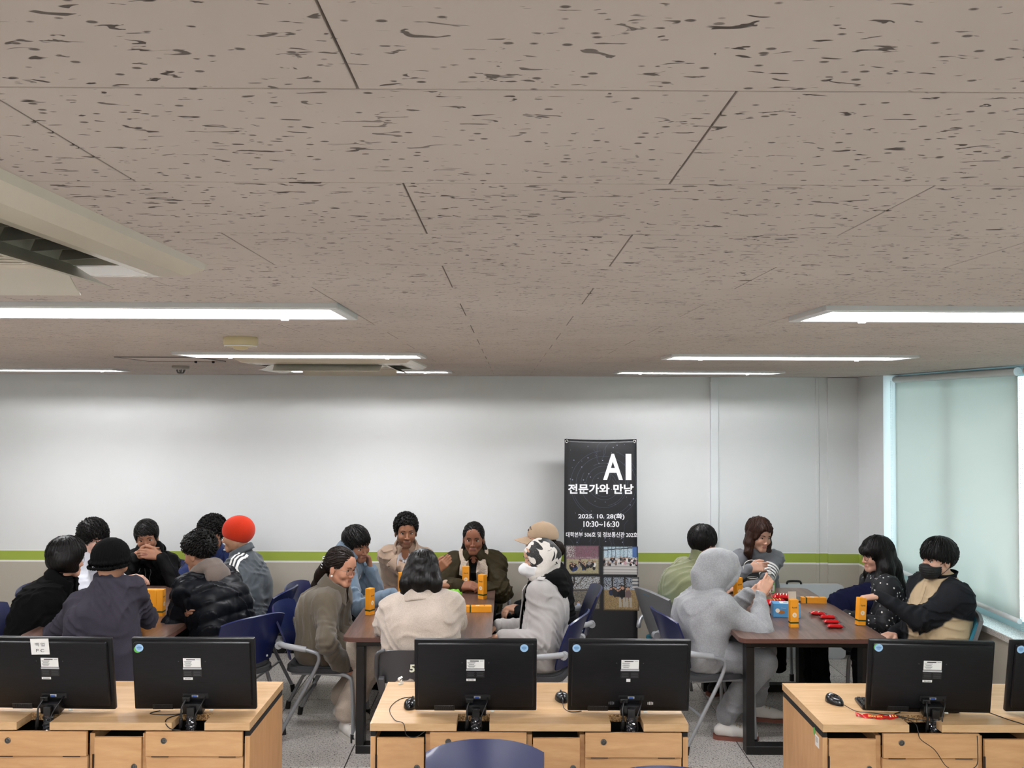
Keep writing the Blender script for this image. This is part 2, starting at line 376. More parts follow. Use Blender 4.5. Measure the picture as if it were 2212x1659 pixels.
for n, (ya, yb) in enumerate(bounds):
    f = MB(); zc = (SILL + CEIL) / 2; h = CEIL - SILL; fx = X1 + 0.155
    for y in (ya + 0.03, (ya + yb) / 2, yb - 0.03): f.box((fx, y, zc), (0.07, 0.06, h - 0.002))
    for z in (SILL + 0.031, CEIL - 0.031): f.box((fx, (ya + yb) / 2, z), (0.07, yb - ya - 0.002, 0.06))
    wn = struct(f.build('window_%d' % (n + 1), M_frame))
    for q in (0, 1):
        yy = ya + (yb - ya) * (0.25 + 0.5 * q)
        MB().box((fx, yy, zc), (0.006, (yb - ya) / 2 - 0.06, h - 0.12)).build('window_pane', M_glass, wn)
    # blind
    bl = empty('roller_blind', (X1 + 0.055, (ya + yb) / 2, 0.83), 0,
               ['pale grey roller blind pulled down in the corner beside the seated people', 'pale grey roller blind of the next window along, away from the corner'][min(n, 1)], 'blind', None if n == 0 else 'blinds further along the window wall')
    b0, b1 = -(yb - ya) / 2 + 0.045, (yb - ya) / 2 - (0.1 if n == 0 else 0.045); H = CEIL - 0.83
    def fab(u, v, b0=b0, b1=b1, H=H, n=n):
        y = b0 + (b1 - b0) * u; s = math.sin(u * 9 + n) * 0.006 * (1 - v) + 0.012 * math.exp(-((u - 0.55) / 0.12) ** 2) * (1 - v) ** 2
        return Vector((s, y, 0.02 + (H - 0.05) * v))
    MB().grid(fab, 40, 16, 0.0012).build('fabric', M_blind, bl, True)
    MB().tube([(0, b0, 0.012), (0, b1, 0.012)], 0.016, 12).build('bottom_bar', M_bead, bl, True, angle=40)
    MB().tube([(0, b0, H - 0.035), (0, b1, H - 0.035)], 0.026, 12).build('roller', M_bead, bl, True, angle=40)
    ch = MB()
    if n < 2:
        for k in range(150):
            z = H - 0.05 - k * 0.0125
            for dxx in (-0.03, -0.018): ch.lathe([(0.0006, -0.0032), (0.0032, 0), (0.0006, 0.0032)], 5, Matrix.Translation((dxx, b1 + 0.018 - 0.004 * (k / 150), z)))
            if z < -0.04: break
        c = ch.build('bead_chain', M_bead, bl); c['kind'] = 'stuff'
    else: ch.bm.free()
# ================================================================ things on the ceiling
M_rim = mat('fixture_white_steel', '#c9cbca', 0.4)
M_mirror = mat('fixture_reflector', '#d6d8dc', 0.12, 1.0)
M_tube = mat('fluorescent_tube', '#ffffff', 0.3, emit=((1.0, 0.985, 1.0), TUBE_POWER))
M_cap = mat('tube_cap_steel', '#b8b8bb', 0.35, 0.8)
M_wplast = mat('white_plastic', '#e4e6e4', 0.4)
def fixture():
    t = empty('ceiling_light')
    L, W, D = 1.2, 0.3, 0.014
    f = MB()   # rim hanging a little below the tiles, closing the hole
    for s in (-1, 1):
        f.box((0, s * (W / 2 - 0.013), 0), (L - 0.004, 0.026, 2 * D), bevel=0.002)
        f.box((s * (L / 2 - 0.015), 0, 0), (0.026, W - 0.054, 2 * D), bevel=0.002)
    f.build('rim', M_rim, t)
    b = MB(); hz = 0.068   # reflector trough above the rim
    poly = [(-W / 2 + 0.027, 0.012), (-W / 2 + 0.045, hz), (-0.012, hz), (0, hz - 0.03), (0.012, hz), (W / 2 - 0.045, hz), (W / 2 - 0.027, 0.012)]
    x0, x1 = -L / 2 + 0.03, L / 2 - 0.03
    for (p, q) in zip(poly, poly[1:]): b.raw([(x0, *p), (x1, *p), (x1, *q), (x0, *q)], [(0, 1, 2, 3)])
    b.build('reflector', M_mirror, t)
    for xx in (x0, x1): MB().box((xx + (0.001 if xx < 0 else -0.001), 0, 0.042), (0.004, W - 0.06, 0.066)).build('end_plate', M_wplast, t)
    for s in (-1, 1):
        tb = MB().tube([(-0.55, s * 0.068, 0.03), (0.55, s * 0.068, 0.03)], 0.013, 12).build('tube', M_tube, t, True, angle=40)
        [MB().tube([(e_ * 0.569, s * 0.068, 0.03), (e_ * 0.551, s * 0.068, 0.03)], 0.0135, 12).build('tube_cap', M_cap, tb) for e_ in (-1, 1)]
        MB().box((0.43 * s, s * 0.068, 0.045), (0.02, 0.03, 0.012)).build('tube_clip', M_cap, t)
    for s in (-1, 1): MB().lathe([(0.010, -0.004), (0.012, 0.0), (0.006, 0.006)], 10, Matrix.Translation((s * 0.4, W / 2 - 0.02, -D))).build('catch', M_wplast, t)
    return t
fx0 = fixture(); first = True
fxl = {(0, 2): 'long fluorescent ceiling light on the far side of the open-flapped cassette', (1, 2): 'long bright fluorescent ceiling light beside the cassette with hanging flap',
       (2, 2): 'long bright fluorescent ceiling light on the window side, first of its row before the banner', (1, 3): 'fluorescent ceiling light just before the far cassette unit',
       (2, 3): 'fluorescent ceiling light in the second row on the window side', (0, 4): 'fluorescent ceiling light near the back wall beside the sprinkler', (1, 4): 'fluorescent ceiling light behind the far cassette, next to the back wall',
       (2, 4): 'fluorescent ceiling light close to the back wall above the banner and the duct'}
for i, (a, b) in enumerate(LX):
    for j, y in enumerate(LY):
        o = fx0 if first else copy_tree(fx0); first = False
        o.location = ((a + b) / 2, y + 0.15, CEIL)
        tag(o, fxl.get((i, j), 'fluorescent ceiling light over the rear part of the room'), 'ceiling light', 'fluorescent ceiling lights')

# cassette air conditioner: panel 0.95 m, four slots with vanes and hinged flaps, intake grille in the middle
M_ac = mat('aged_white_plastic', '#c6bead', 0.22, noise=(3, 0.03))
M_acd = mat('slot_black', '#101010', 0.8)
M_flap = mat('flap_plastic', '#b9b3a4', 0.25)
def cassette(name, box, label, opened):
    xa, ya, xb, yb = box; S = xb - xa; h = S / 2
    t = empty(name, ((xa + xb) / 2, (ya + yb) / 2, CEIL - 0.0315), 0, label, 'air conditioner'); t.scale = (1, 1, 0.7)
    p = MB()
    def frust(o0, z0, o1, z1):   # square ring strip between two half sizes
        q = lambda o, z: [(-o, -o, z), (o, -o, z), (o, o, z), (-o, o, z)]
        p.raw(q(o0, z0) + q(o1, z1), [(k, (k + 1) % 4, 4 + (k + 1) % 4, 4 + k) for k in range(4)])
    frust(h, 0.0449, h - 0.004, 0.030); frust(h - 0.004, 0.030, h - 0.03, 0.009); frust(h - 0.03, 0.009, h - 0.06, 0.0)
    frust(h - 0.06, 0.0, h - 0.075, 0.0)
    si, so = h - 0.155, h - 0.075   # slots between si and so, length 2*sl
    sl = h - 0.19
    for k in range(4):
        Mr = Matrix.Rotation(k * math.pi / 2, 4, 'Z')
        # corner plate and inner land
        cp = MB(); cp.raw([(sl, -so, 0), (so, -so, 0), (so, -sl, 0), (sl, -sl, 0)], [(0, 1, 2, 3)], Mr); cp.raw([(sl, -si, 0), (sl, -sl, 0), (si, -sl, 0), (si, -si, 0)], [(0, 1, 2, 3)], Mr); bmesh.ops.remove_doubles(cp.bm, verts=cp.bm.verts[:], dist=1e-5); cp.build('corner_plate', M_wplast, t)
        p.raw([(-sl, -so, 0), (-sl, -si, 0), (-sl, -si, 0.043), (-sl, -so, 0.043)], [(0, 1, 2, 3)], Mr)
        p.raw([(sl, -so, 0), (sl, -si, 0), (sl, -si, 0.043), (sl, -so, 0.043)], [(0, 1, 2, 3)], Mr)
        p.raw([(-sl, -so, 0), (sl, -so, 0), (sl, -so, 0.02), (-sl, -so, 0.02)], [(0, 1, 2, 3)], Mr)
        p.raw([(-sl, -si, 0), (sl, -si, 0), (sl, -si, 0.043), (-sl, -si, 0.043)], [(0, 1, 2, 3)], Mr)
        p.raw([(-si, -si, 0), (si, -si, 0), (si - 0.02, -si + 0.02, 0.004), (-si + 0.02, -si + 0.02, 0.004)], [(0, 1, 2, 3)], Mr)
    p.build('panel', M_ac, t, True, angle=18)
    MB().box((0, 0, 0.0435), (2 * so, 2 * so, 0.0008)).build('duct_mouth', M_acd, t)
    g = MB(); gi = si - 0.02
    for k in range(21):
        y = -gi + (2 * gi) * (k + 0.5) / 21
        MB_ = g.box((0, y, 0.006), (2 * gi, 2 * gi / 21 * 0.55, 0.006))
    for k in range(5): g.box((-gi + 2 * gi * k / 4, 0, 0.004), (0.012, 2 * gi, 0.008))
    g.build('intake_grille', M_ac, t)
    MB().box((0, 0, 0.016), (2 * gi, 2 * gi, 0.002)).build('grille_backing', mat('grille_dark', '#5f5d55', 0.7), t)
    for k in range(4):
        Mr = Matrix.Rotation(k * math.pi / 2, 4, 'Z')
        for q in range(7):
            vn = MB()
            x = -sl + 2 * sl * (q + 0.5) / 7
            vn.raw([(x, -so + 0.004, 0.008), (x, -si - 0.004, 0.002), (x + 0.02, -si - 0.004, 0.042), (x + 0.02, -so + 0.004, 0.042),
                    (x + .002, -so + 0.004, 0.008), (x + .002, -si - 0.004, 0.002), (x + 0.022, -si - 0.004, 0.042), (x + 0.022, -so + 0.004, 0.042)],
                   [(0, 1, 2, 3), (7, 6, 5, 4), (0, 4, 5, 1), (1, 5, 6, 2), (2, 6, 7, 3), (3, 7, 4, 0)], Mr)
            vn.build('vane', M_flap, t)
        a = opened[k]   # flap hinged at the inner edge of its slot, swung down
        def fl(u, v, a=a):
            x = -sl - 0.012 + 2 * (sl + 0.012) * u; s_ = v * 0.085; c = 0.012 * math.sin(v * math.pi)
            y = -si - 0.002 - s_ * math.cos(a) - c * math.sin(a); z = 0.004 - s_ * math.sin(a) + c * math.cos(a) * (-1)
            return Mr @ Vector((x * (1 - 0.02 * v), y, z))
        MB().grid(fl, 2, 8, 0.003).build('flap', M_flap, t, True, angle=35)
    return t
cassette('air_conditioner', AC1, 'large ceiling cassette air conditioner with its curved flap hanging open over dark vent slots', [R(35), R(38), R(38), R(30)])
cassette('air_conditioner', AC2, 'ceiling cassette air conditioner between two light rows, close to the smoke detector', [R(40), R(35), R(40), R(30)])
# smoke detector, sprinkler, access hatch
M_beige = mat('detector_beige', '#c9bb93', 0.45)
t = empty('smoke_detector', (-1.0, 3.35, CEIL), 0, 'round beige smoke detector on the ceiling between light rows', 'smoke detector')
MB().lathe([(0.06, 0), (0.062, -0.004), (0.062, -0.026), (0.057, -0.034), (0.03, -0.038)], 32).build('housing', M_beige, t, True, angle=35)
MB().lathe([(0.028, -0.036), (0.026, -0.044), (0.012, -0.048), (0.002, -0.048)], 24).build('sensor_dome', M_beige, t, True, angle=35)
MB().lathe([(0.0585, -0.033), (0.0605, -0.0325), (0.059, -0.036), (0.057, -0.0355)], 32, caps=False).build('trim_ring', M_wplast, t)
t = empty('heat_detector', (-2.16, 5.92, CEIL), 0, 'small grey heat detector with pointed cage near the back wall', 'heat detector')
MB().lathe([(0.053, 0), (0.055, -0.003), (0.055, -0.016), (0.05, -0.022), (0.025, -0.026)], 24).build('base', mat('detector_grey', '#9d9a92', 0.5), t, True, angle=35)
cg = MB()
for k in range(6):
    a = k * math.pi / 3; cg.tube([(0.03 * math.cos(a), 0.03 * math.sin(a), -0.022), (0.02 * math.cos(a), 0.02 * math.sin(a), -0.045), (0.004 * math.cos(a), 0.004 * math.sin(a), -0.05)], 0.004, 5)
cg.lathe([(0.02, -0.044), (0.02, -0.05), (0.004, -0.054)], 12)
cg.build('cage', mat('detector_dark', '#5d5c58', 0.5), t)
t = empty('access_hatch', (-1.87, 5.0, CEIL), 0, 'square access hatch outline in the ceiling tiles', 'hatch')
fr = MB()
for s in (-1, 1): fr.box((s * 0.22, 0, -0.003), (0.012, 0.452, 0.005)); fr.box((0, s * 0.22, -0.003), (0.428, 0.012, 0.005))
fr.build('frame', mat('hatch_frame', '#6c6863', 0.5), t)
MB().box((0, 0, -0.002), (0.426, 0.426, 0.003)).build('lid', mat('hatch_lid', '#bcb2aa', 0.8), t)
for s in (-0.05, 0.05): MB().lathe([(0.008, 0), (0.008, -0.01), (0.004, -0.012)], 10, Matrix.Translation((s + 0.12, 0.17, -0.004))).build('latch', M_acd, t)
# ================================================================ computer desks
M_beech = wood('beech_laminate', '#b8905f', '#d2b087', 1.0, 'X', 0.42, 10)
M_beechv = wood('beech_laminate_front', '#b98b5c', '#cfa576', 1.0, 'X', 0.5, 7)
M_beechs = wood('beech_laminate_side', '#bb8e60', '#cda273', 1.0, 'Z', 0.5, 8)
def chip():
    m = bpy.data.materials.new('raw_chipboard'); m.use_nodes = True; nt = NT(m); v = nt.coords('Object')
    nt.link(nt.ramp(nt.noise(v, 190, 3), [(0.35, srgb('#5b3f22')), (0.55, srgb('#b08a5a')), (0.7, srgb('#d6b98a'))]), nt.b.inputs['Base Color'])
    nt.b.inputs['Roughness'].default_value = 0.9; return m
M_chip = chip()
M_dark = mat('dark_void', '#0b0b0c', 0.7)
M_lock = mat('lock_steel', '#6d6b67', 0.35, 0.9)
M_hinge = mat('hinge_bronze', '#3a2c26', 0.4, 0.7)
M_steel = mat('grey_enamel_steel', '#8f9193', 0.35, 0.35)
DZ, DT = 0.72, 0.033
def desk(name='computer_desk'):
    t = empty(name)
    # worktop with two notches open to the front edge
    n1, n2, nw, nd = 0.452, 1.13, 0.072, 0.125
    poly = [(0, 0), (n1 - nw, 0), (n1 - nw, nd), (n1 + nw, nd), (n1 + nw, 0), (n2 - nw, 0), (n2 - nw, nd), (n2 + nw, nd), (n2 + nw, 0), (1.4, 0), (1.4, 0.59), (0, 0.59)]
    MB().prism(poly, DZ - DT, DZ).build('worktop', M_beech, t)
    for nx in (n1, n2):
        MB().box((nx, nd - 0.0008, DZ - DT / 2), (2 * nw - 0.002, 0.0015, DT - 0.001)).build('notch_edge', M_chip, t)
    # carcass
    for x in (0.012, 1.388): MB().box((x, 0.295, (DZ - DT - 0.028) / 2), (0.022, 0.57, DZ - DT - 0.028)).build('side_panel', M_beechs, t)
    for x in (0.012, 1.388): MB().box((x, 0.295, DZ - DT - 0.014), (0.022, 0.56, 0.0275)).build('shadow_gap', M_dark, t)
    MB().box((0.7, 0.565, 0.36), (1.35, 0.018, 0.55)).build('modesty_panel', M_beechv, t)
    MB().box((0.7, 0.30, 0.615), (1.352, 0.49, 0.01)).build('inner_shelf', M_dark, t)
    MB().box((0.7, 0.30, 0.06), (1.352, 0.5, 0.018)).build('bottom_panel', M_beechv, t)
    MB().box((0.7, 0.10, DZ - DT - 0.012), (1.352, 0.016, 0.022)).build('front_rail', M_dark, t) if False else None
    z0, z1 = 0.07, 0.665
    st = [0.247, 0.27 + 0.425, 0.93, 1.377]
    for x in (0.2525, 0.7015, 0.9345):
        MB().box((x, 0.29, (z0 + z1) / 2), (0.022, 0.53, z1 - z0)).build('divider', M_beechv, t)
    def lock(x, z, p):
        MB().lathe([(0.013, 0.0), (0.013, 0.003), (0.0115, 0.0045), (0.009, 0.0045), (0.0075, 0.001), (0.0035, 0.001), (0.003, 0.004), (0.001, 0.004)], 18, Matrix.Translation((x, 0.008, z)) @ Matrix.Rotation(R(90), 4, 'X')).build('lock', M_lock, p, True, angle=35)
    for a in (0.028, 0.715):       # doors
        d = MB().box((a + 0.105, 0.016, (z0 + z1 - 0.012) / 2), (0.207, 0.016, z1 - z0 - 0.012), bevel=0.0012).build('door', M_beechv, t)
        lock(a + 0.178, 0.525, d)
        MB().tube([(a - 0.001, 0.006, 0.50), (a - 0.001, 0.006, 0.58)], 0.0045, 8).build('hinge', M_hinge, d)
    for a in (0.266, 0.948):       # fold-down flap with the fixed board under it
        d = MB().box((a + 0.21, 0.004, 0.628), (0.424, 0.016, 0.106), bevel=0.0012).build('drop_front', M_beechv, t)
        lk = MB().lathe([(0.013, 0.0), (0.013, 0.003), (0.0115, 0.0045), (0.009, 0.0045), (0.0075, 0.001), (0.0035, 0.001), (0.003, 0.004), (0.001, 0.004)], 18, Matrix.Translation((a + 0.078, -0.004, 0.643)) @ Matrix.Rotation(R(90), 4, 'X')).build('lock', M_lock, d, True, angle=35)
        b = MB().box((a + 0.21, 0.016, 0.32), (0.424, 0.016, 0.50), bevel=0.0012).build('fixed_front', M_beechv, t)
        for s in (0.06, 0.355):
            MB().tube([(a + s - 0.037, 0.002, 0.5725), (a + s + 0.037, 0.002, 0.5725)], 0.0035, 8).build('hinge', M_hinge, d)
    return t
dk = desk(); desks = []
DL = ['beech computer desk carrying the monitor with the taped paper note', 'beech computer desk between the other two, with the mouse cable hanging over its front', 'beech computer desk by the window with a keyboard and red wrapper on it']
for i, x in enumerate((-2.53, -0.602, 1.39)):
    d = dk if i == 0 else copy_tree(dk); d.location = (x, 3.98, 0); tag(d, DL[i], 'desk', 'computer desks'); desks.append(d)
M_paper = mat('label_paper', '#e9e9e6', 0.5); M_ink = mat('label_ink', '#2a2a2c', 0.6); M_greyp = mat('label_grey', '#b3b4b6', 0.5)
M_stkb = mat('sticker_blue', '#9cc4e6', 0.4); M_stkg = mat('sticker_green', '#58b04a', 0.4); M_inkb = mat('sticker_ink_blue', '#3c6ea8', 0.5)
# asset sticker on the side of the desk by the window
sd = desks[2]
MB().box((-0.0004, 0.075, 0.62), (0.0008, 0.05, 0.05)).build('asset_label', M_paper, sd)
MB().lathe([(0.017, -0.0004), (0.017, 0.0004)], 20, Matrix.Translation((-0.0006, 0.112, 0.652)) @ Matrix.Rotation(R(90), 4, 'Y') @ Matrix.Scale(0.8, 4, (0, 1, 0))).build('green_sticker', M_stkg, sd)
for k in range(4): MB().box((-0.001, 0.08, 0.634 - k * 0.006), (0.0004, 0.03 - 0.005 * (k % 2), 0.0016)).build('print_line', M_ink, sd)

# ---------------------------------------------------------------- monitors (we see their backs)
def monitor_shell():
    m = bpy.data.materials.new('monitor_black_brushed'); m.use_nodes = True; nt = NT(m); v = nt.coords('Object', (14, 1, 260))
    n = nt.noise(v, 1.0, 3); nt.link(nt.ramp(n, [(0.3, srgb('#08080a')), (0.7, srgb('#111114'))]), nt.b.inputs['Base Color'])
    nt.b.inputs['Roughness'].default_value = 0.42; nt.b.inputs['Specular IOR Level'].default_value = 0.28; nt.bump(n, 0.25, 0.0008); return m
M_mon = monitor_shell(); M_monb = mat('monitor_black_plastic', '#0e0e10', 0.3); M_cable = mat('black_cable', '#0b0b0c', 0.45)
M_vga = mat('vga_blue', '#2a4f9e', 0.4); M_film = mat('plastic_wrap', '#2b2c30', 0.12, spec=0.9)
M_screen = mat('screen_glass', '#050506', 0.1)
MW, MH = 0.552, 0.338
def monitor():
    """origin: middle of the lower edge of the panel; the back faces -y"""
    t = empty('monitor')
    tilt = Matrix.Rotation(R(9), 4, 'X')          # top leans towards -y
    s = MB()
    s2 = bmesh.new()
    # shell: flat rim and a raised, bevelled back plate
    s.box((0, 0.012, MH / 2), (MW, 0.024, MH), bevel=0.006, seg=2)
    s.box((0, -0.008, MH / 2 + 0.006), (MW - 0.03, 0.022, MH - 0.036), bevel=0.009, seg=2)
    s.bm.transform(tilt); s.build('back_shell', M_mon, t, True, angle=30)
    g = MB().box((0, 0.0245, MH / 2 + 0.004), (MW - 0.03, 0.002, MH - 0.035)); g.bm.transform(tilt); g.build('screen', M_screen, t)
    v = MB().box((-0.14, -0.017, 0.022), (0.092, 0.006, 0.024), bevel=0.001)
    v.bm.transform(tilt); v.build('vent_plate', M_monb, t)
    for k in range(9):
        b = MB().box((-0.172 + k * 0.008, -0.0205, 0.023), (0.0035, 0.003, 0.015)); b.bm.transform(tilt); b.build('vent_slot', M_dark, t)
    # port recess
    b = MB().box((0.01, -0.0195, 0.075), (0.115, 0.003, 0.024)); b.bm.transform(tilt); b.build('port_recess', M_dark, t)
    b = MB().box((0.008, -0.022, 0.076), (0.03, 0.006, 0.010), bevel=0.001); b.bm.transform(tilt); p = b.build('vga_port', mat('port_steel', '#b7babd', 0.3, 0.9), t)
    b = MB().box((0.008, -0.0255, 0.076), (0.018, 0.003, 0.007)); b.bm.transform(tilt); b.build('vga_insert', M_vga, p)
    b = MB().box((-0.026, -0.032, 0.068), (0.034, 0.022, 0.02), bevel=0.002); b.bm.transform(tilt); b.build('plug', M_cable, t)
    # hinge block and neck going down into the notch
    b = MB().box((0.004, -0.03, 0.028), (0.09, 0.05, 0.05), bevel=0.006, seg=2); b.bm.transform(tilt); b.build('hinge_block', M_monb, t, True, angle=30)
    MB().box((0.004, -0.068, -0.035), (0.034, 0.014, 0.14), rot=(R(6), 0, 0), bevel=0.002).build('neck', M_monb, t)
    nf = MB()
    def wr(u, v):
        a = u * 2 * math.pi; r = 1 + 0.10 * math.sin(v * 31 + 3 * a) + 0.07 * math.sin(v * 17 + 5 * a)
        return Vector((0.004 + 0.022 * r * math.cos(a), -0.066 + 0.013 * r * math.sin(a) - 0.005 * v, -0.004 - 0.085 * v))
    nf.grid(wr, 22, 18); nf.build('plastic_wrapping', M_film, t, False)
    MB().box((0.004, -0.07, -0.098), (0.10, 0.05, 0.012), bevel=0.003).build('foot', M_monb, t)
    MB().tube(spline([(-0.026, -0.055, 0.062), (-0.036, -0.078, 0.03), (-0.034, -0.085, -0.02), (-0.042, -0.08, -0.075), (-0.02, -0.06, -0.095)], 6), 0.0042, 7).build('video_cable', M_cable, t, True)
    MB().tube(spline([(-0.0345, -0.086, -0.012), (-0.0355, -0.086, -0.03), (-0.038, -0.0845, -0.05)], 4), 0.008, 8).build('ferrite', M_cable, t, True)
    MB().tube(spline([(0.055, -0.028, 0.07), (0.05, -0.06, 0.05), (0.028, -0.085, 0.0), (0.03, -0.09, -0.05), (0.01, -0.075, -0.095)], 6), 0.0028, 6).build('power_cable', M_cable, t, True)
    # asset labels
    def lab(name, x, z, wd, ht, m, d=0.0006):
        b = MB().box((x, -0.0195 - d / 2, z), (wd, d, ht)); b.bm.transform(tilt); return b.build(name, m, t)
    L = lab('asset_label', 0.0, 0.232, 0.079, 0.042, M_paper)
    def ln(x, z, wd, ht, m=M_ink):
        b = MB().box((x, -0.0206, z), (wd, 0.0006, ht)); b.bm.transform(tilt); b.build('print_line', m, L)
    ln(-0.005, 0.2465, 0.04, 0.004); ln(0.028, 0.2465, 0.016, 0.0012)
    for k in range(6): ln(-0.018, 0.239 - k * 0.0045, 0.036 - 0.006 * (k % 3), 0.0011)
    lab('asset_strip', 0.0, 0.2045, 0.083, 0.008, M_greyp)
    D = lab('rating_label', 0.0, 0.182, 0.083, 0.03, mat('rating_black', '#070708', 0.3))
    for q in (-1, 1):
        for k in range(5):
            b = MB().box((q * 0.021, -0.0206, 0.1925 - k * 0.005), (0.034 - 0.004 * (k % 2), 0.0006, 0.001)); b.bm.transform(tilt); b.build('print_line', mat('label_grey_ink', '#55565a', 0.5), D)
    for s in (-1, 1):
        b = MB().lathe([(0.0025, 0), (0.0025, 0.001)], 8, Matrix.Translation((s * 0.06, -0.0195, 0.238)) @ Matrix.Rotation(R(90), 4, 'X')); b.bm.transform(tilt); b.build('screw', mat('screw_grey', '#4b4b4e', 0.4, 0.6), t)
    b = MB().box((0.075, -0.012, 0.004), (0.018, 0.008, 0.006), bevel=0.002); b.bm.transform(tilt); b.build('corner_clip', M_wplast, t)
    return t
mo = monitor(); TILT = Matrix.Rotation(R(9), 4, 'X')
M_dotb = M_wplast
def sticker(mon, x, z, green=None):
    if green:
        b = MB().lathe([(0.016, -0.0002), (0.016, 0.0002)], 24, Matrix.Translation((x + green[0], -0.0196, z + green[1])) @ Matrix.Rotation(R(90), 4, 'X')); b.bm.transform(TILT); b.build('green_sticker', M_stkg, mon)
    b = MB().lathe([(0.018, -0.0002), (0.018, 0.0002)], 28, Matrix.Translation((x, -0.0203, z)) @ Matrix.Rotation(R(90), 4, 'X')); b.bm.transform(TILT); s = b.build('blue_sticker', M_stkb, mon)
    for k, wd in enumerate((0.014, 0.022, 0.02, 0.012)):
        b = MB().box((x, -0.0209, z + 0.007 - k * 0.0047), (wd, 0.0004, 0.0022 if k in (1, 2) else 0.0014)); b.bm.transform(TILT); b.build('print_line', M_inkb, s)
# (x, y, roll, yaw)
MON = [(-2.05, 4.118, 0.0, 2.0), (-1.415, 4.118, 0, 0.0), (-0.143, 4.112, 0, 0), (0.55, 4.112, 0.2, 0), (1.915, 4.112, 0.0, 4), (2.545, 4.12, 0, -1)]
ML = ['black monitor seen from behind with a white paper note taped to its top', 'black monitor seen from behind with overlapping green and blue round stickers, beside the noted monitor',
      'black monitor seen from behind with one blue round sticker at its right top corner', 'black monitor seen from behind standing before the foot of the tall banner',
      'black monitor seen from behind next to the keyboard and red wrapper', 'black monitor seen from behind at the window end of its desk']
mons = []
for i, (x, y, ro, yw) in enumerate(MON):
    m_ = mo if i == 0 else copy_tree(mo); m_.location = (x, y, DZ + 0.012); m_.rotation_euler = (0, R(ro), R(-yw)); tag(m_, ML[i], 'monitor', 'monitors on the desks'); mons.append(m_)
# small barcode strip only on five of them, stickers
def low_label(mon, half=False):
    b = MB().box((-0.006 if half else -0.02, -0.0198, 0.157 if not half else 0.157), (0.018 if half else 0.042, 0.0006, 0.0105 if not half else 0.014)); b.bm.transform(TILT); l = b.build('barcode_label', M_paper, mon)
    if not half:
        for k in range(5):
            c = MB().box((-0.032 + k * 0.006, -0.0204, 0.157), (0.0028, 0.0004, 0.004)); c.bm.transform(TILT); c.build('print_line', M_ink, l)
for i in (0, 1, 2, 4, 5): low_label(mons[i])
low_label(mons[3], True)
sticker(mons[1], -MW / 2 + 0.044, MH - 0.036, (-0.009, -0.008)); sticker(mons[2], MW / 2 - 0.058, MH - 0.03)
sticker(mons[3], -MW / 2 + 0.034, MH - 0.03); sticker(mons[4], -MW / 2 + 0.036, MH - 0.028, (-0.006, 0.002)); sticker(mons[5], -MW / 2 + 0.034, MH - 0.03)
# taped note: 백업 PC
nt_ = empty('paper_note', mons[0].location, 0, 'white paper note with handwritten-style Korean letters taped to the monitor top', 'note'); nt_.rotation_euler = mons[0].rotation_euler
b = MB().box((-0.038, -0.0212, MH - 0.032), (0.083, 0.0006, 0.074), rot=(0, R(-1.5), 0)); b.bm.transform(TILT); b.build('sheet', M_paper, nt_)
Mt = TILT @ Matrix.Translation((-0.038, -0.0222, MH - 0.022)) @ Matrix.Rotation(R(90), 4, 'X')
text('lettering', '백 업', 0.043, 0.017, M_ink, nt_, Mt)
text('lettering', 'P C', 0.036, 0.014, M_ink, nt_, TILT @ Matrix.Translation((-0.038, -0.0222, MH - 0.05)) @ Matrix.Rotation(R(90), 4, 'X'))
# heart-shaped speaker holes on the monitor by the banner
for s in (-1, 1):
    for k in range(4):
        b = MB().box((0.008 + s * 0.088 + (k - 1.5) * 0.007, -0.0198, 0.048), (0.004, 0.0006, 0.016 - 0.003 * abs(k - 1.5))); b.bm.transform(TILT); b.build('speaker_slot', M_greyp if s > 0 else mat('slot_grey', '#5a5a5e', 0.5), mons[3])

# ---------------------------------------------------------------- mice, keyboard, wrapper, tissue
M_mouse = mat('mouse_black', '#0d0d0f', 0.25)
def mouse(loc, rz, label, cable):
    t = empty('mouse', loc, rz, label, 'mouse', 'computer mice')
    def f(u, v):
        a = u * 2 * math.pi; ph = v * math.pi / 2; w_ = 0.031 + 0.003 * math.cos(2 * a)
        return Vector((w_ * math.cos(a) * math.cos(ph) ** 0.6, 0.056 * math.sin(a) * math.cos(ph) ** 0.6, 0.004 + 0.034 * math.sin(ph) * (1 + 0.12 * math.sin(a))))
    b = MB().grid(f, 24, 8); b.lathe([(0.03, 0.0005), (0.031, 0.004)], 24, Matrix.Scale(1.75, 4, (0, 1, 0))); b.build('body', M_mouse, t, True, angle=50)
    MB().tube([(0, -0.044, 0.025), (0, -0.02, 0.0375), (0, 0.0, 0.0395)], 0.0012, 5).build('button_gap', M_dark, t)
    MB().lathe([(0.008, -0.003), (0.009, 0), (0.008, 0.003)], 12, Matrix.Translation((0, -0.03, 0.031)) @ Matrix.Rotation(R(90), 4, 'Y')).build('wheel', mat('wheel_grey', '#3a3a3d', 0.5), t)
    if cable:
        MR = Matrix.Rotation(-rz, 4, 'Z') @ Matrix.Translation([-c for c in loc])
        MB().tube([MR @ p for p in spline([Vector(c) for c in cable], 8)], 0.0018, 6).build('cable', M_cable, t, True)
    return t
Z = DZ + 0.0022
mouse((-0.445, 4.20, DZ), R(172), 'black mouse on the middle desk beside a looping cable', [(-0.44, 4.255, 0.735), (-0.40, 4.33, Z), (-0.50, 4.31, Z), (-0.54, 4.17, Z), (-0.50, 4.02, Z), (-0.455, 3.974, Z), (-0.44, 3.965, 0.675), (-0.40, 3.968, 0.665), (-0.36, 3.985, 0.685)])
mouse((0.26, 4.30, DZ), R(188), 'black mouse half hidden behind the monitor before the banner', [(0.26, 4.245, 0.735), (0.262, 4.18, Z), (0.29, 4.13, Z), (0.34, 4.14, Z)])
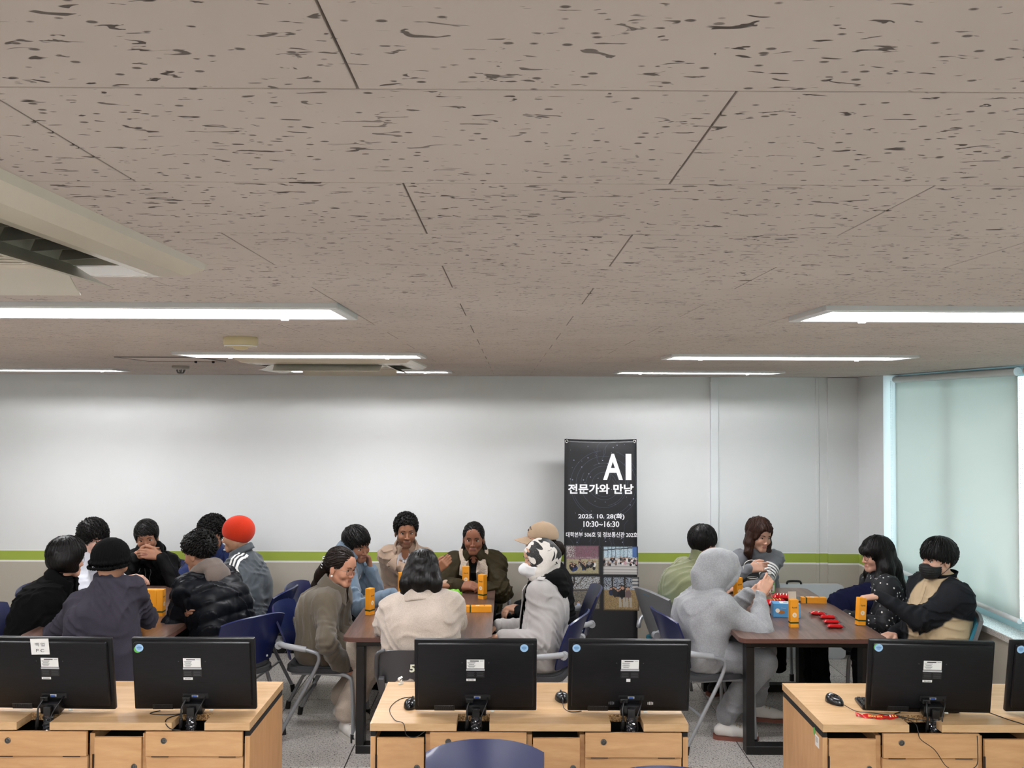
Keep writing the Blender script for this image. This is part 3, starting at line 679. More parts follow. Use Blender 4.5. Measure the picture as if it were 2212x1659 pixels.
mouse((1.545, 4.27, DZ), R(20), 'black mouse beside the keyboard on the window-side desk', [(1.56, 4.215, 0.735), (1.60, 4.15, Z), (1.66, 4.13, Z), (1.76, 4.075, Z), (1.80, 3.995, Z), (1.80, 3.962, 0.70), (1.81, 3.958, 0.665), (1.87, 3.955, 0.62), (1.92, 3.955, 0.55), (1.98, 3.955, 0.53), (2.05, 3.955, 0.55), (2.06, 3.958, 0.62), (2.06, 3.962, 0.68)])
M_key = mat('key_black', '#161618', 0.45)
t = empty('keyboard', (1.86, 4.215, DZ), R(-6), 'black keyboard half behind the monitor beside the mouse', 'keyboard')
MB().box((0, 0, 0.009), (0.43, 0.135, 0.016), bevel=0.004).build('case', M_mouse, t)
k0 = None
for r_ in range(5):
    for c_ in range(20):
        x, y = -0.2 + c_ * 0.021, -0.05 + r_ * 0.0235
        if k0 is None: k0 = MB().box((0, 0, 0.004), (0.0175, 0.019, 0.007), bevel=0.002).build('key', M_key, t, loc=(x, y, 0.0165))
        else: o = k0.copy(); COL.objects.link(o); o.location = (x, y, 0.0165)
# crumpled red wrapper with print
M_red = mat('wrapper_red', '#b3201b', 0.25); M_gold = mat('wrapper_gold', '#e2b95a', 0.3)
t = empty('snack_wrapper', (1.665, 4.075, DZ), R(-9), 'flattened red snack wrapper strip on the desk before the keyboard', 'wrapper')
def wp(u, v): x = -0.09 + 0.18 * u; return Vector((x, -0.022 * math.cos(x * 16) + 0.016 * (v - 0.5), 0.003 + 0.012 * v + 0.003 * math.sin(u * 21 + v * 2)))
MB().grid(wp, 30, 3, 0.0008).build('foil', M_red, t)
def wtext(s, x, wd, m):
    a = -math.sin(x * 16) * -0.35; return text('lettering', s, wd, 0.010, m, t, Matrix.Translation((x, -0.022 * math.cos(x * 16) - 0.004, 0.0125)) @ Matrix.Rotation(a, 4, 'Z') @ Matrix.Rotation(R(38), 4, 'X'), 0.02)
wtext('SINCE 1974', -0.012, 0.06, M_gold)
for k in range(3): MB().box((0.055 + k * 0.012, -0.022 * math.cos((0.055 + k * 0.012) * 16), 0.013), (0.006, 0.010, 0.001), rot=(R(40), 0, R(18))).build('print_patch', [M_paper, M_gold, M_gold][k], t)
t = empty('crumpled_tissue', (-0.535, 4.53, DZ), 0, 'scrap of crumpled white tissue at the far edge of the desk', 'tissue')
tb = MB()
for k in range(5):
    a = k * 1.3; tb.box((0.008 * math.cos(a), 0.008 * math.sin(a), 0.008 + 0.007 * k), (0.016, 0.003, 0.012), rot=(a, a * 0.7, a * 1.9), bevel=0.001)
tb.build('paper', M_paper, t)
MB().box((0, 0, 0.0018), (0.022, 0.014, 0.003), rot=(0, 0, 0.4)).build('paper', M_paper, t)
# loose cables lying on the desks
def cable(pts, label, r=0.0022):
    o = MB().tube(spline([Vector(p) for p in pts], 8), r, 6).build('loose_cable', M_cable, None, True); tag(o, label, 'cable', 'loose cables on the desks')
cable([(-1.58, 4.13, Z), (-1.61, 4.09, Z), (-1.53, 4.075, Z), (-1.45, 4.10, Z), (-1.42, 4.16, Z)], 'black cable loop on the desk below the green-and-blue stickered monitor')
cable([(-1.40, 4.13, Z), (-1.49, 4.06, Z), (-1.505, 3.995, Z), (-1.475, 3.967, 0.7), (-1.43, 3.975, 0.69)], 'black cable curling over the desk edge beside the right notch')
cable([(2.20, 4.15, Z), (2.24, 4.05, Z), (2.275, 3.985, Z), (2.285, 3.958, 0.71), (2.31, 3.958, 0.66), (2.36, 3.956, 0.59), (2.345, 3.955, 0.52), (2.34, 3.957, 0.45)], 'black cable hanging down the front of the window-side desk')
cable([(1.80, 4.14, Z), (1.76, 4.105, Z), (1.80, 4.06, Z), (1.86, 4.03, Z), (1.90, 4.005, Z)], 'short black cable curling beside the notch of the window-side desk')
# ================================================================ meeting tables
def walnut():
    m = bpy.data.materials.new('walnut_laminate'); m.use_nodes = True; nt = NT(m)
    v = nt.coords('Object', (16, 1.1, 16)); f = nt.noise(v, 1.5, 6, 0.6, 1.0); g = nt.noise(v, 8, 3, 0.6)
    mx = nt.add('ShaderNodeMath', operation='MULTIPLY_ADD'); nt.link(g, mx.inputs[0]); mx.inputs[1].default_value = 0.35; nt.link(f, mx.inputs[2])
    nt.link(nt.ramp(mx.outputs[0], [(0.42, srgb('#45322b')), (0.62, srgb('#60473d')), (0.86, srgb('#7a6055'))]), nt.b.inputs['Base Color'])
    nt.b.inputs['Roughness'].default_value = 0.3; nt.b.inputs['Coat Weight'].default_value = 0.15; nt.bump(g, 0.05, 0.001); return m
M_walnut = walnut(); M_walnute = mat('walnut_edge', '#5f4038', 0.35)
M_blkst = mat('black_powder_steel', '#0d0d0f', 0.42)
TZ = 0.73
def table(X, label, first=[None]):
    if first[0] is not None:
        t = copy_tree(first[0]); t.location = (X, 6.145, 0); tag(t, label, 'table', 'meeting tables'); return t
    t = empty('meeting_table', (X, 6.145, 0), 0, label, 'table', 'meeting tables'); first[0] = t
    hw, hl = 0.445, 0.755
    MB().prism(rrect(-hw, -hl, hw, hl, 0.05, 6), TZ - 0.004, TZ).build('tabletop', M_walnut, t)
    e = MB().prism(rrect(-hw - 0.001, -hl - 0.001, hw + 0.001, hl + 0.001, 0.05, 6), TZ - 0.026, TZ - 0.0045); e.build('edge_band', M_walnute, t)
    for s in (-1, 1):
        y = s * 0.60
        for q in (-1, 1): MB().box((q * 0.355, y, 0.35), (0.05, 0.085, 0.70 - 0.1), bevel=0.002).build('leg', M_blkst, t)
        MB().box((0, y, 0.025), (0.76, 0.085, 0.05), bevel=0.002).build('foot_bar', M_blkst, t)
        MB().box((0, y, 0.677), (0.76, 0.085, 0.054), bevel=0.002).build('top_bar', M_blkst, t)
    for q in (-1, 1): MB().box((q * 0.3, 0, 0.677), (0.04, 1.11, 0.05)).build('side_rail', M_blkst, t)
    return t
table(-2.47, 'walnut meeting table with the row of four orange boxes on it')
table(-0.54, 'walnut meeting table with single orange boxes and green snacks on it')
table(1.835, 'walnut meeting table with red snack packs and a blue biscuit box on it')

# ================================================================ chairs
M_blue = mat('navy_blue_plastic', '#141d4c', 0.3, coat=0.1); M_seat = mat('charcoal_seat_fabric', '#3c3d40', 0.85, bump=(300, 0.3, 0.001))
M_tubeg = mat('grey_tube_enamel', '#94979b', 0.35, 0.25); M_grip = mat('grey_grip_plastic', '#a3a6aa', 0.4); M_rub = mat('black_rubber', '#0c0c0c', 0.6)
def blue_chair():
    """seat faces +y, origin on the floor below the seat centre"""
    t = empty('training_chair')
    def back(u, v):
        x = (u - 0.5) * 2; w_ = 0.225 - 0.035 * (1 - v) ** 2; top = 0.82 - 0.03 * abs(x) ** 3
        z = 0.50 + (top - 0.50) * v
        return Vector((x * w_, -0.225 - 0.10 * v ** 1.3 + 0.055 * x * x, z))
    MB().grid(back, 16, 14, 0.012).build('backrest', M_blue, t, True, angle=45)
    MB().box((0.135, -0.228, 0.53), (0.012, 0.002, 0.012), rot=(R(-15), 0, 0)).build('maker_plate', M_greyp, t)
    s = MB(); s.prism(rrect(-0.235, -0.215, 0.235, 0.225, 0.11, 7), 0.425, 0.432); s.prism(rrect(-0.232, -0.212, 0.232, 0.222, 0.11, 7), 0.432, 0.455)
    s.prism(rrect(-0.215, -0.195, 0.215, 0.205, 0.11, 7), 0.455, 0.463); s.build('seat', M_seat, t, True, angle=40)
    for q in (-1, 1):
        x = q * 0.262
        arm = spline([(q * 0.225, -0.235, 0.605), (x, -0.17, 0.60), (x, -0.04, 0.575), (x, 0.02, 0.545), (x, 0.0, 0.46), (x, -0.13, 0.22), (x, -0.235, 0.03)], 6)
        MB().tube(arm, 0.0125, 8).build('arm_frame', M_tubeg, t, True, angle=50)
        MB().tube(spline([(q * 0.222, -0.245, 0.608), (x, -0.185, 0.603), (x, -0.06, 0.583)], 5), 0.019, 8).build('arm_grip', M_grip, t, True, angle=50)
        MB().tube([(q * 0.205, -0.24, 0.60), (q * 0.245, -0.24, 0.60)], 0.024, 10).build('pivot', M_grip, t, True, angle=40)
        MB().tube(spline([(q * 0.2, -0.16, 0.42), (q * 0.215, 0.1, 0.42), (q * 0.225, 0.2, 0.405), (q * 0.23, 0.225, 0.34), (q * 0.235, 0.235, 0.03)], 6), 0.0125, 8).build('leg', M_tubeg, t, True, angle=50)
        for y in (-0.235, 0.235): MB().tube([(q * (0.262 if y < 0 else 0.235), y + (0.008 if y < 0 else 0), 0.052), (q * (0.262 if y < 0 else 0.235), y, 0.0)], 0.017, 10).build('rubber_foot', M_rub, t)
    MB().tube([(-0.2, -0.16, 0.415), (0.2, -0.16, 0.415)], 0.01, 8).build('crossbar', M_tubeg, t)
    MB().tube([(-0.25, -0.13, 0.22), (0.25, -0.13, 0.22)], 0.008, 8).build('crossbar', M_tubeg, t)
    return t
_bc = [None]
def put_blue(x, y, rz, label):
    if _bc[0] is None: o = _bc[0] = blue_chair()
    else: o = copy_tree(_bc[0])
    o.location = (x, y, 0); o.rotation_euler = (0, 0, R(rz)); return tag(o, label, 'chair', 'navy blue training chairs')
M_shell = mat('grey_shell_plastic', '#6b6c6e', 0.45); M_teal = mat('teal_upholstery', '#2f7f95', 0.85, bump=(260, 0.3, 0.001))
def teal_chair(x, y, rz, label):
    t = empty('padded_chair', (x, y, 0), R(rz), label, 'chair', 'grey padded chairs')
    def back(u, v, off=0.0, sc=1.0):
        x = (u - 0.5) * 2; w_ = (0.23 - 0.05 * (1 - v) ** 2) * sc
        return Vector((x * w_, -0.215 - 0.10 * v + 0.05 * x * x + off, 0.47 + (0.36 - 0.03 * x * x) * (0.5 + (v - 0.5) * sc)))
    MB().grid(lambda u, v: back(u, v), 14, 12, 0.022).build('back_shell', M_shell, t, True, angle=45)
    MB().grid(lambda u, v: back(u, v, 0.028 + 0.012 * math.sin(math.pi * v), 0.88), 14, 12, 0.022).build('back_pad', M_teal, t, True, angle=45)
    MB().prism(rrect(-0.24, -0.22, 0.24, 0.23, 0.1, 7), 0.40, 0.425).build('seat_shell', M_shell, t)
    MB().prism(rrect(-0.23, -0.21, 0.23, 0.22, 0.1, 7), 0.4255, 0.46).build('seat_pad', M_teal, t)
    for q in (-1, 1):
        xx = q * 0.275
        MB().tube(spline([(q * 0.22, -0.235, 0.52), (xx, -0.17, 0.575), (xx, 0.0, 0.60), (xx, 0.12, 0.585), (xx, 0.15, 0.53), (q * 0.25, 0.13, 0.41)], 5), 0.016, 8).build('armrest', M_tubeg, t, True)
        MB().tube([(q * 0.2, 0.15, 0.40), (q * 0.24, 0.23, 0.0)], 0.012, 8).build('leg', M_tubeg, t, True); MB().tube([(q * 0.2, -0.15, 0.40), (q * 0.24, -0.25, 0.0)], 0.012, 8).build('leg', M_tubeg, t, True)
    return t
# steel folding chair with a stencilled number
def folding_chair(x, y, rz, label):
    M_fold = mat('grey_folding_steel', '#55565a', 0.4, 0.4)
    t = empty('folding_chair', (x, y, 0), R(rz), label, 'chair')
    for q in (-1, 1):
        MB().tube(spline([(q * 0.22, 0.23, 0.0), (q * 0.22, 0.05, 0.42), (q * 0.22, -0.2, 0.66)], 6) + spline([(q * 0.22, -0.215, 0.70), (q * 0.21, -0.235, 0.775), (q * 0.17, -0.24, 0.795)], 4), 0.0115, 8).build('frame_tube', M_fold, t, True)
        MB().tube([(q * 0.205, -0.27, 0.0), (q * 0.205, 0.13, 0.43)], 0.011, 8).build('rear_leg', M_fold, t, True)
        MB().box((q * 0.19, -0.2, 0.60), (0.03, 0.03, 0.1), rot=(R(22), 0, 0), bevel=0.003).build('bracket', M_fold, t)
    def bk(u, v):
        xx = (u - 0.5) * 2; k = 0.0 if v < 0.8 else (v - 0.8) / 0.2
        return Vector((xx * (0.214 - 0.012 * k * k), -0.185 - 0.055 * v + 0.02 * xx * xx, 0.60 + 0.195 * v - 0.02 * k * xx ** 6))
    MB().grid(bk, 14, 8, 0.006).build('backrest', M_fold, t, True, angle=40)
    MB().prism(rrect(-0.2, -0.19, 0.2, 0.2, 0.05, 5), 0.43, 0.45).build('seat', M_fold, t)
    Mt = Matrix.Translation((0.0, -0.243, 0.70)) @ Matrix.Rotation(math.pi, 4, 'Z').inverted() @ Matrix.Rotation(math.pi, 4, 'Z') @ Matrix.Rotation(R(90 - 14), 4, 'X')
    text('number', '5', 0.028, 0.04, mat('stencil_cream', '#c9cbb4', 0.6), t, Matrix.Translation((-0.022, -0.2385, 0.70)) @ Matrix.Rotation(R(74), 4, 'X'), 0.04)
    return t

# ================================================================ roll-up banner on its X stand
BX0, BW, BY, BH = 0.462, 0.592, 7.36, 1.80
M_ban = mat('banner_vinyl', '#17181c', 0.38, spec=0.5)
ban = empty('banner', (BX0 + BW / 2, BY, 0), 0, 'tall black printed banner standing against the back wall', 'banner')
BZ0 = 0.045
lean = Matrix.Rotation(R(-1.2), 4, 'X')
def bsurf(x, z, off=0.0):
    """point on the banner: x from -BW/2..BW/2, z 0..BH"""
    v = z / BH; sag = 0.010 * math.exp(-((1 - v) / 0.03) ** 2) * (1 - (2 * x / BW) ** 2)
    y = 0.012 * math.cos(math.pi * x / BW) - 0.012 + sag - off
    return lean @ Vector((x * (1 + 0.022 * (1 - v)), y, z - 0.009 * math.exp(-((1 - v) / 0.02) ** 2) * (1 - (2 * x / BW) ** 2))) + Vector((0, 0, BZ0))
MB().grid(lambda u, v: bsurf((u - 0.5) * BW, v * BH), 16, 60, 0.0009).build('sheet', M_ban, ban, True)
def bpx(px, py): return ((px - 1215) / 154.5 * BW - BW / 2, BH - (py - 955) / 487 * BH)
def bend(o, off=0.0026):
    me = o.data; n = len(me.vertices); co = np.empty(n * 3); me.vertices.foreach_get('co', co); co = co.reshape(-1, 3)
    me.vertices.foreach_set('co', np.array([bsurf(c[0], c[1], off) for c in co]).ravel()); me.update(); return o
M_bw = mat('banner_white_ink', '#f4f5f8', 0.45)
def btext(s, x0, x1, y0, y1, bold, m=None):
    a = bpx(x0, y1); b = bpx(x1, y0)
    o = text('lettering', s, b[0] - a[0], b[1] - a[1], m or M_bw, ban, Matrix.Translation(((a[0] + b[0]) / 2, (a[1] + b[1]) / 2, 0)), bold); return bend(o)
btext('A', 1298, 1340, 988, 1046, 0.02); btext('I', 1346, 1358, 988, 1046, 0.03)
btext('전문가와 만남', 1223, 1362.5, 1055, 1077, 0.03)
btext('2025. 10. 28(화)', 1245, 1343, 1120, 1134, 0.022)
btext('10:30~16:30', 1256, 1332, 1137, 1150, 0.022)
btext('대학본부 506호 및 정보통신관 202호', 1219, 1370, 1161, 1172.5, 0.016)
# faint rings and circuit lines
M_ring = mat('banner_ring_ink', '#474d5e', 0.45); M_dot = mat('banner_dot_ink', '#8c8fa6', 0.45)
rg = MB(); cx, cy = bpx(1300, 1056); rnd = random.Random(3)
def ribbon(mb, pts, wd):
    for p, q in zip(pts, pts[1:]):
        d = Vector((q[0] - p[0], q[1] - p[1])); L_ = d.length
        if L_ < 1e-6: continue
        n_ = Vector((-d.y, d.x)) / L_ * wd / 2
        if max(abs(p[0]), abs(q[0])) > BW / 2 - 0.004: continue
        mb.raw([(p[0] - n_.x, p[1] - n_.y, 0), (q[0] - n_.x, q[1] - n_.y, 0), (q[0] + n_.x, q[1] + n_.y, 0), (p[0] + n_.x, p[1] + n_.y, 0)], [(0, 1, 2, 3)])
for r_, a0, a1 in ((0.10, 20, 300), (0.125, 180, 420), (0.15, 60, 200), (0.175, -80, 120), (0.19, 150, 380), (0.23, 30, 200), (0.26, 200, 400), (0.275, 95, 260), (0.285, 270, 430)):
    ribbon(rg, arc(cx, cy, r_, a0, a1, 60), 0.0022)
for k in range(26):
    x, y = rnd.uniform(-BW / 2 + 0.02, BW / 2 - 0.02), rnd.choice([rnd.uniform(1.45, 1.78), rnd.uniform(0.98, 1.15)])
    s_ = rnd.choice([-1, 1]); ribbon(rg, [(x, y), (x + 0.03 * s_, y - 0.04), (x + 0.03 * s_, y - 0.09), (x + 0.05 * s_, y - 0.12)], 0.0016)
o = rg.build('ring_print', M_ring, ban); o['kind'] = 'stuff'; bend(o, 0.0019)
dg_ = MB()
for k in range(60):
    x, y, r_ = rnd.uniform(-BW / 2 + 0.02, BW / 2 - 0.02), rnd.uniform(0.95, 1.78), rnd.choice([0.002, 0.003, 0.0045])
    dg_.raw([(x + r_ * math.cos(a * math.pi / 4), y + r_ * math.sin(a * math.pi / 4), 0) for a in range(8)], [tuple(range(8))])
o = dg_.build('dot_print', M_dot, ban); o['kind'] = 'stuff'; bend(o, 0.0021)
# printed group photographs: coarse painted rasters, flat print
M_print = vcol_mat('photo_print', 0.45, 0.4)
def raster(px0, py0, px1, py1, paint, NX=64, NY=52):
    a = bpx(px0, py1); b = bpx(px1, py0); me = bpy.data.meshes.new('photo')
    xs = np.linspace(a[0], b[0], NX + 1); ys = np.linspace(a[1], b[1], NY + 1)
    V = [(x, y, 0) for y in ys for x in xs]; F = [(j * (NX + 1) + i, j * (NX + 1) + i + 1, (j + 1) * (NX + 1) + i + 1, (j + 1) * (NX + 1) + i) for j in range(NY) for i in range(NX)]
    me.from_pydata(V, [], F); img = np.zeros((NY, NX, 3)); U, W_ = np.meshgrid((np.arange(NX) + .5) / NX, (np.arange(NY) + .5) / NY)
    img = paint(U, W_)
    edge = np.minimum(np.minimum(U, 1 - U) / 0.05, np.minimum(W_, 1 - W_) / 0.05).clip(0, 1)[..., None]
    img = img * edge + np.array(srgb('#17181c')) * (1 - edge)
    at_ = me.color_attributes.new('col', 'FLOAT_COLOR', 'CORNER'); c4 = np.ones((NY * NX, 4, 4)); c4[:, :, :3] = img.reshape(-1, 1, 3)
    at_.data.foreach_set('color', c4.ravel()); return bend(link_mesh('printed_photograph', me, M_print, ban), 0.0022)
def lerp3(a, b, t): return np.array(srgb(a)) * (1 - t[..., None]) + np.array(srgb(b)) * t[..., None]
def people_blobs(img, U, W_, n, band, size, cols, seed):
    r = np.random.RandomState(seed)
    for k in range(n):
        x, y, s_ = r.uniform(*band[0]), r.uniform(*band[1]), size * r.uniform(0.8, 1.2)
        c = np.array(srgb(cols[r.randint(len(cols))])); m_ = ((U - x) / (0.5 * s_)) ** 2 + ((W_ - y) / (0.8 * s_)) ** 2 < 1; img[m_] = c
        m_ = ((U - x) / (0.5 * s_)) ** 2 + ((W_ - y + 0.0 - 1.1 * s_) / (0.38 * s_)) ** 2 < 0.5; img[m_] = np.array(srgb('#2a2422'))
        m_ = ((U - x) / (0.28 * s_)) ** 2 + ((W_ - y - 0.95 * s_) / (0.24 * s_)) ** 2 < 1; img[m_] = np.array(srgb('#b68f78'))
    return img
def p1(U, W_):
    r = np.random.RandomState(1); n_ = r.rand(*U.shape); img = np.where((W_ > 0.52)[..., None], lerp3('#5a4c4e', '#a98b96', n_), lerp3('#8f876d', '#b3a988', n_))
    m_ = (W_ > 0.6) & (n_ > 0.45) & (U > 0.3); img[m_] = np.array(srgb('#7d5563')); m_ = (W_ > 0.6) & (n_ > 0.5) & (U < 0.25); img[m_] = np.array(srgb('#b9b3b0'))
    return people_blobs(img, U, W_, 34, ((0.14, 0.86), (0.16, 0.40)), 0.085, ['#20201f', '#3b3735', '#8d8a88', '#d6d3cf', '#2b3b66', '#1c1c1e'], 3)
def p2(U, W_):
    r = np.random.RandomState(2); n_ = r.rand(*U.shape); img = np.where((W_ > 0.6)[..., None], lerp3('#8ba3b3', '#c4d6de', n_), lerp3('#9c9a97', '#c9c6c3', (np.sin(W_ * 60) * 0.5 + 0.5)))
    img[(np.sin(U * 55) > 0.93) & (W_ > 0.6)] = np.array(srgb('#4c5a66')); img[(np.abs(W_ - 0.86 - 0.1 * U) < 0.02)] = np.array(srgb('#3a4046')); img[(U > 0.84) & (W_ > 0.62)] = np.array(srgb('#4a6aa0'))
    return people_blobs(img, U, W_, 36, ((0.03, 0.97), (0.34, 0.56)), 0.07, ['#17171a', '#2a2a2e', '#6d5f5a', '#ded9d6', '#c49aa4', '#1b2338'], 5)
def p3(U, W_):
    r = np.random.RandomState(4); n_ = r.rand(*U.shape); img = lerp3('#4f4a41', '#8b857a', n_); m_ = (W_ > 0.62) & (n_ > 0.35); img[m_] = np.array(srgb('#b9bcc0')) * (0.7 + 0.3 * n_[m_][:, None])
    img[(np.abs(U - 0.2 - 0.05 * np.sin(W_ * 9)) < 0.025) & (W_ > 0.3)] = np.array(srgb('#2d2823')); img[np.abs(U - 0.2 - (W_ - 0.6) * 0.9) < 0.012] = np.array(srgb('#2d2823'))
    img[np.abs(W_ - 0.57) < 0.02] = np.array(srgb('#44464a'))
    for k, (x, c) in enumerate(((0.17, '#3b3438'), (0.37, '#aab4d2'), (0.57, '#17171a'), (0.76, '#6a5f55'))): img = people_blobs(img, U, W_, 1, ((x, x + .001), (0.12, 0.121)), 0.13, [c], k)
    return img
def p4(U, W_):
    r = np.random.RandomState(6); n_ = r.rand(*U.shape); img = np.where((W_ > 0.62)[..., None], lerp3('#6d7784', '#b6bfc8', n_), lerp3('#7d6a4a', '#a48d66', n_))
    img[(np.abs(U - 0.26) < 0.02) & (W_ > 0.6)] = np.array(srgb('#2b2622')); img[(np.abs(U - 0.6) < 0.018) & (W_ > 0.6)] = np.array(srgb('#2b2622')); img[(n_ > 0.72) & (W_ > 0.7)] = np.array(srgb('#3b3733'))
    img[(U > 0.82) & (W_ > 0.66)] = np.array(srgb('#b8b6b0')); img[(U > 0.82) & (W_ > 0.66) & (np.sin(W_ * 60) > 0.3)] = np.array(srgb('#5d6066'))
    img = people_blobs(img, U, W_, 9, ((0.16, 0.55), (0.42, 0.58)), 0.12, ['#3a2f33', '#1a1b20', '#27324d', '#2c2a2c'], 8)
    img = people_blobs(img, U, W_, 1, ((0.54, .541), (0.5, .501)), 0.17, ['#15161a'], 2); img = people_blobs(img, U, W_, 1, ((0.69, .691), (0.48, .481)), 0.17, ['#6e5d5e'], 2)
    for x in (0.47, 0.58, 0.66, 0.76): img[(np.abs(U - x - 0.05 * (0.3 - W_)) < 0.035) & (W_ > 0.1) & (W_ < 0.38)] = np.array(srgb('#a9a196'))
    return img
raster(1218.5, 1190, 1290, 1254, p1); raster(1297, 1192, 1371, 1255, p2); raster(1219, 1258, 1292, 1331, p3); raster(1298, 1259, 1373, 1333, p4)
# university seal
sx_, sy_ = bpx(1240.5, 1391); se = MB()
M_seal = mat('seal_blue', '#5f86c4', 0.45); M_sealw = mat('seal_pale', '#c9d8ee', 0.45)
for r_, m_, off in ((0.078, M_sealw, 0.0022), (0.074, M_seal, 0.0024), (0.071, M_sealw, 0.0026), (0.048, M_seal, 0.0028), (0.045, M_bw, 0.003)):
    b = MB(); b.raw([(sx_ + r_ * math.cos(a * math.pi / 24), sy_ + r_ * math.sin(a * math.pi / 24), 0) for a in range(48)], [tuple(range(48))]); bend(b.build('seal', m_, ban), off)
for k, ch_ in enumerate('DR. JANGAN UNIVERSITY'):
    if ch_ == ' ': continue
    a = R(150 - k * 15); o = text('seal_letter', ch_, None, 0.013, M_seal, ban, Matrix.Translation((sx_ + 0.0595 * math.cos(a), sy_ + 0.0595 * math.sin(a), 0)) @ Matrix.Rotation(a - math.pi / 2, 4, 'Z')); bend(o, 0.0032)
# grommets, hooks, stand
for sx2 in (-1, 1):
    for z in (BH - 0.02, 0.03):
        c = bsurf(sx2 * (BW / 2 - 0.018), z, 0.002)
        MB().tube([c + Vector((0.011 * math.cos(a * math.pi / 8), 0, 0.011 * math.sin(a * math.pi / 8))) for a in range(16)], 0.004, 6, closed=True).build('grommet', mat('grommet_steel', '#c8c8c6', 0.25, 0.9), ban, True)
        e = c + Vector((0, 0.012, 0.02 if z > 1 else -0.035)); MB().tube([c + Vector((0, 0.002, 0)), (c + e) / 2 + Vector((0, -0.004, 0)), e], 0.003, 6).build('hook', M_blkst, ban)
st = MB(); top, bot = BH + BZ0, 0.02
for q in (-1, 1):
    MB().tube([Vector((q * (BW / 2 - 0.02), 0.05, BH + BZ0 - 0.003)), Vector((0, 0.09, 0.95)), Vector((-q * (BW / 2 - 0.03), 0.04, 0.012))], 0.006, 8).build('stand_rod', M_blkst, ban)
MB().tube([Vector((0, 0.10, 0.95)), Vector((0, 0.335, 0.012))], 0.006, 8).build('rear_leg', M_blkst, ban); st.bm.free()
# ---------------------------------------------------------------- folded plastic table leaning on the back wall
t = empty('folded_table', (2.36, YW - 0.05, 0), 0, 'pale grey folded plastic table with a black carrying handle, leaning at the back wall', 'folded table')
MB().prism(rrect(-0.42, 0, 0.42, 0.615, 0.04, 5), -0.018, 0.018, Matrix.Rotation(R(87), 4, 'X')).build('half_top', mat('table_grey_plastic', '#c3c9cc', 0.45), t)
MB().prism(rrect(-0.42, 0, 0.42, 0.615, 0.04, 5), 0.019, 0.045, Matrix.Rotation(R(87), 4, 'X')).build('half_top', mat('table_grey_plastic', '#c3c9cc', 0.45), t)
hd = MB().tube(spline([(-0.06, 0, 0.612), (-0.055, 0, 0.635), (-0.03, 0, 0.642), (0.03, 0, 0.642), (0.055, 0, 0.635), (0.06, 0, 0.612)], 4), 0.009, 8); hd.build('handle', M_rub, t, True)
t.location.x = 2.42; t.location.y = YW - 0.10
# ================================================================ people: distance fields turned into continuous meshes
def V3(*a): return np.array(a if len(a) == 3 else a[0], dtype=np.float64)
def nrm(v): v = np.asarray(v, float); return v / (np.linalg.norm(v) + 1e-12)
def smin(a, b, k):
    if k <= 0: return np.minimum(a, b)
    h = np.clip(0.5 + 0.5 * (b - a) / k, 0, 1); return b + (a - b) * h - k * h * (1 - h)
class Field:
    def __init__(s, h): s.h = h; s.p = []
    def rc(s, a, b, ra, rb, k=0.02, op='add'):
        a, b = V3(a), V3(b); m = max(ra, rb)
        def f(P):
            ab = b - a; L = ab @ ab + 1e-12; t = np.clip(((P - a) @ ab) / L, 0, 1)
            return np.sqrt((((P - a) - t[..., None] * ab) ** 2).sum(-1)) - (ra + (rb - ra) * t)
        s.p.append((f, np.minimum(a, b) - m, np.maximum(a, b) + m, k, op)); return s
    def el(s, c, r, Rm=None, k=0.02, op='add'):
        c, r = V3(c), V3(r); Rm = np.eye(3) if Rm is None else np.asarray(Rm)
        def f(P):
            q = (P - c) @ Rm; k0 = np.sqrt(((q / r) ** 2).sum(-1)); k1 = np.sqrt(((q / r ** 2) ** 2).sum(-1)) + 1e-9
            return k0 * (k0 - 1) / k1
        m = np.abs(Rm * r[None, :]).max(1) if False else np.full(3, r.max()); s.p.append((f, c - m, c + m, k, op)); return s
    def fn(s, f, lo, hi, k=0.0, op='int'): s.p.append((f, V3(lo), V3(hi), k, op)); return s
    def chain(s, pts, rs, k=0.02, op='add'):
        for i in range(len(pts) - 1): s.rc(pts[i], pts[i + 1], rs[i], rs[i + 1], k, op)
        return s
    def ev(s, P):
        F = np.full(P.shape[:-1], 1.0)
        for f, lo, hi, k, op in s.p:
            if op == 'warp': F = F + f(P)
            elif op == 'add': F = smin(F, f(P), k)
            elif op == 'sub': F = -smin(-F, f(P), k)
            else: F = -smin(-F, -f(P), k)
        return F
    def mesh(s, pad=0.02, relax=1):
        h = s.h; lo = np.min([p[1] for p in s.p if p[4] == 'add'], 0) - pad - 2 * h; hi = np.max([p[2] for p in s.p if p[4] == 'add'], 0) + pad + 2 * h
        n = np.ceil((hi - lo) / h).astype(int) + 1; F = np.full(n, 0.5, np.float32)
        ax = [lo[i] + h * np.arange(n[i]) for i in range(3)]
        for f, a, b, k, op in s.p:
            if op in ('warp', 'int'): i0 = np.zeros(3, int); i1 = n
            else:
                m = k + 3 * h; i0 = np.clip(np.floor((a - m - lo) / h).astype(int), 0, n); i1 = np.clip(np.ceil((b + m - lo) / h).astype(int) + 1, 0, n)
            if (i1 <= i0).any(): continue
            sl = tuple(slice(i0[i], i1[i]) for i in range(3)); sub = F[sl]
            if op in ('warp', 'int'):
                msk = np.abs(sub) < 0.05; idx = np.argwhere(msk)
                if op == 'int': idx = np.argwhere(sub < 0.05)
                P = lo + idx * h; v = f(P); tgt = sub[tuple(idx.T)]
                F[tuple(idx.T)] = (tgt + v) if op == 'warp' else -smin(-tgt, -v, k)
            else:
                X, Y, Z = np.meshgrid(*[ax[i][sl[i]] for i in range(3)], indexing='ij'); P = np.stack((X, Y, Z), -1); v = f(P)
                F[sl] = smin(sub, v, k) if op == 'add' else -smin(-sub, v, k)
        return surface_nets(F, lo, h, relax)
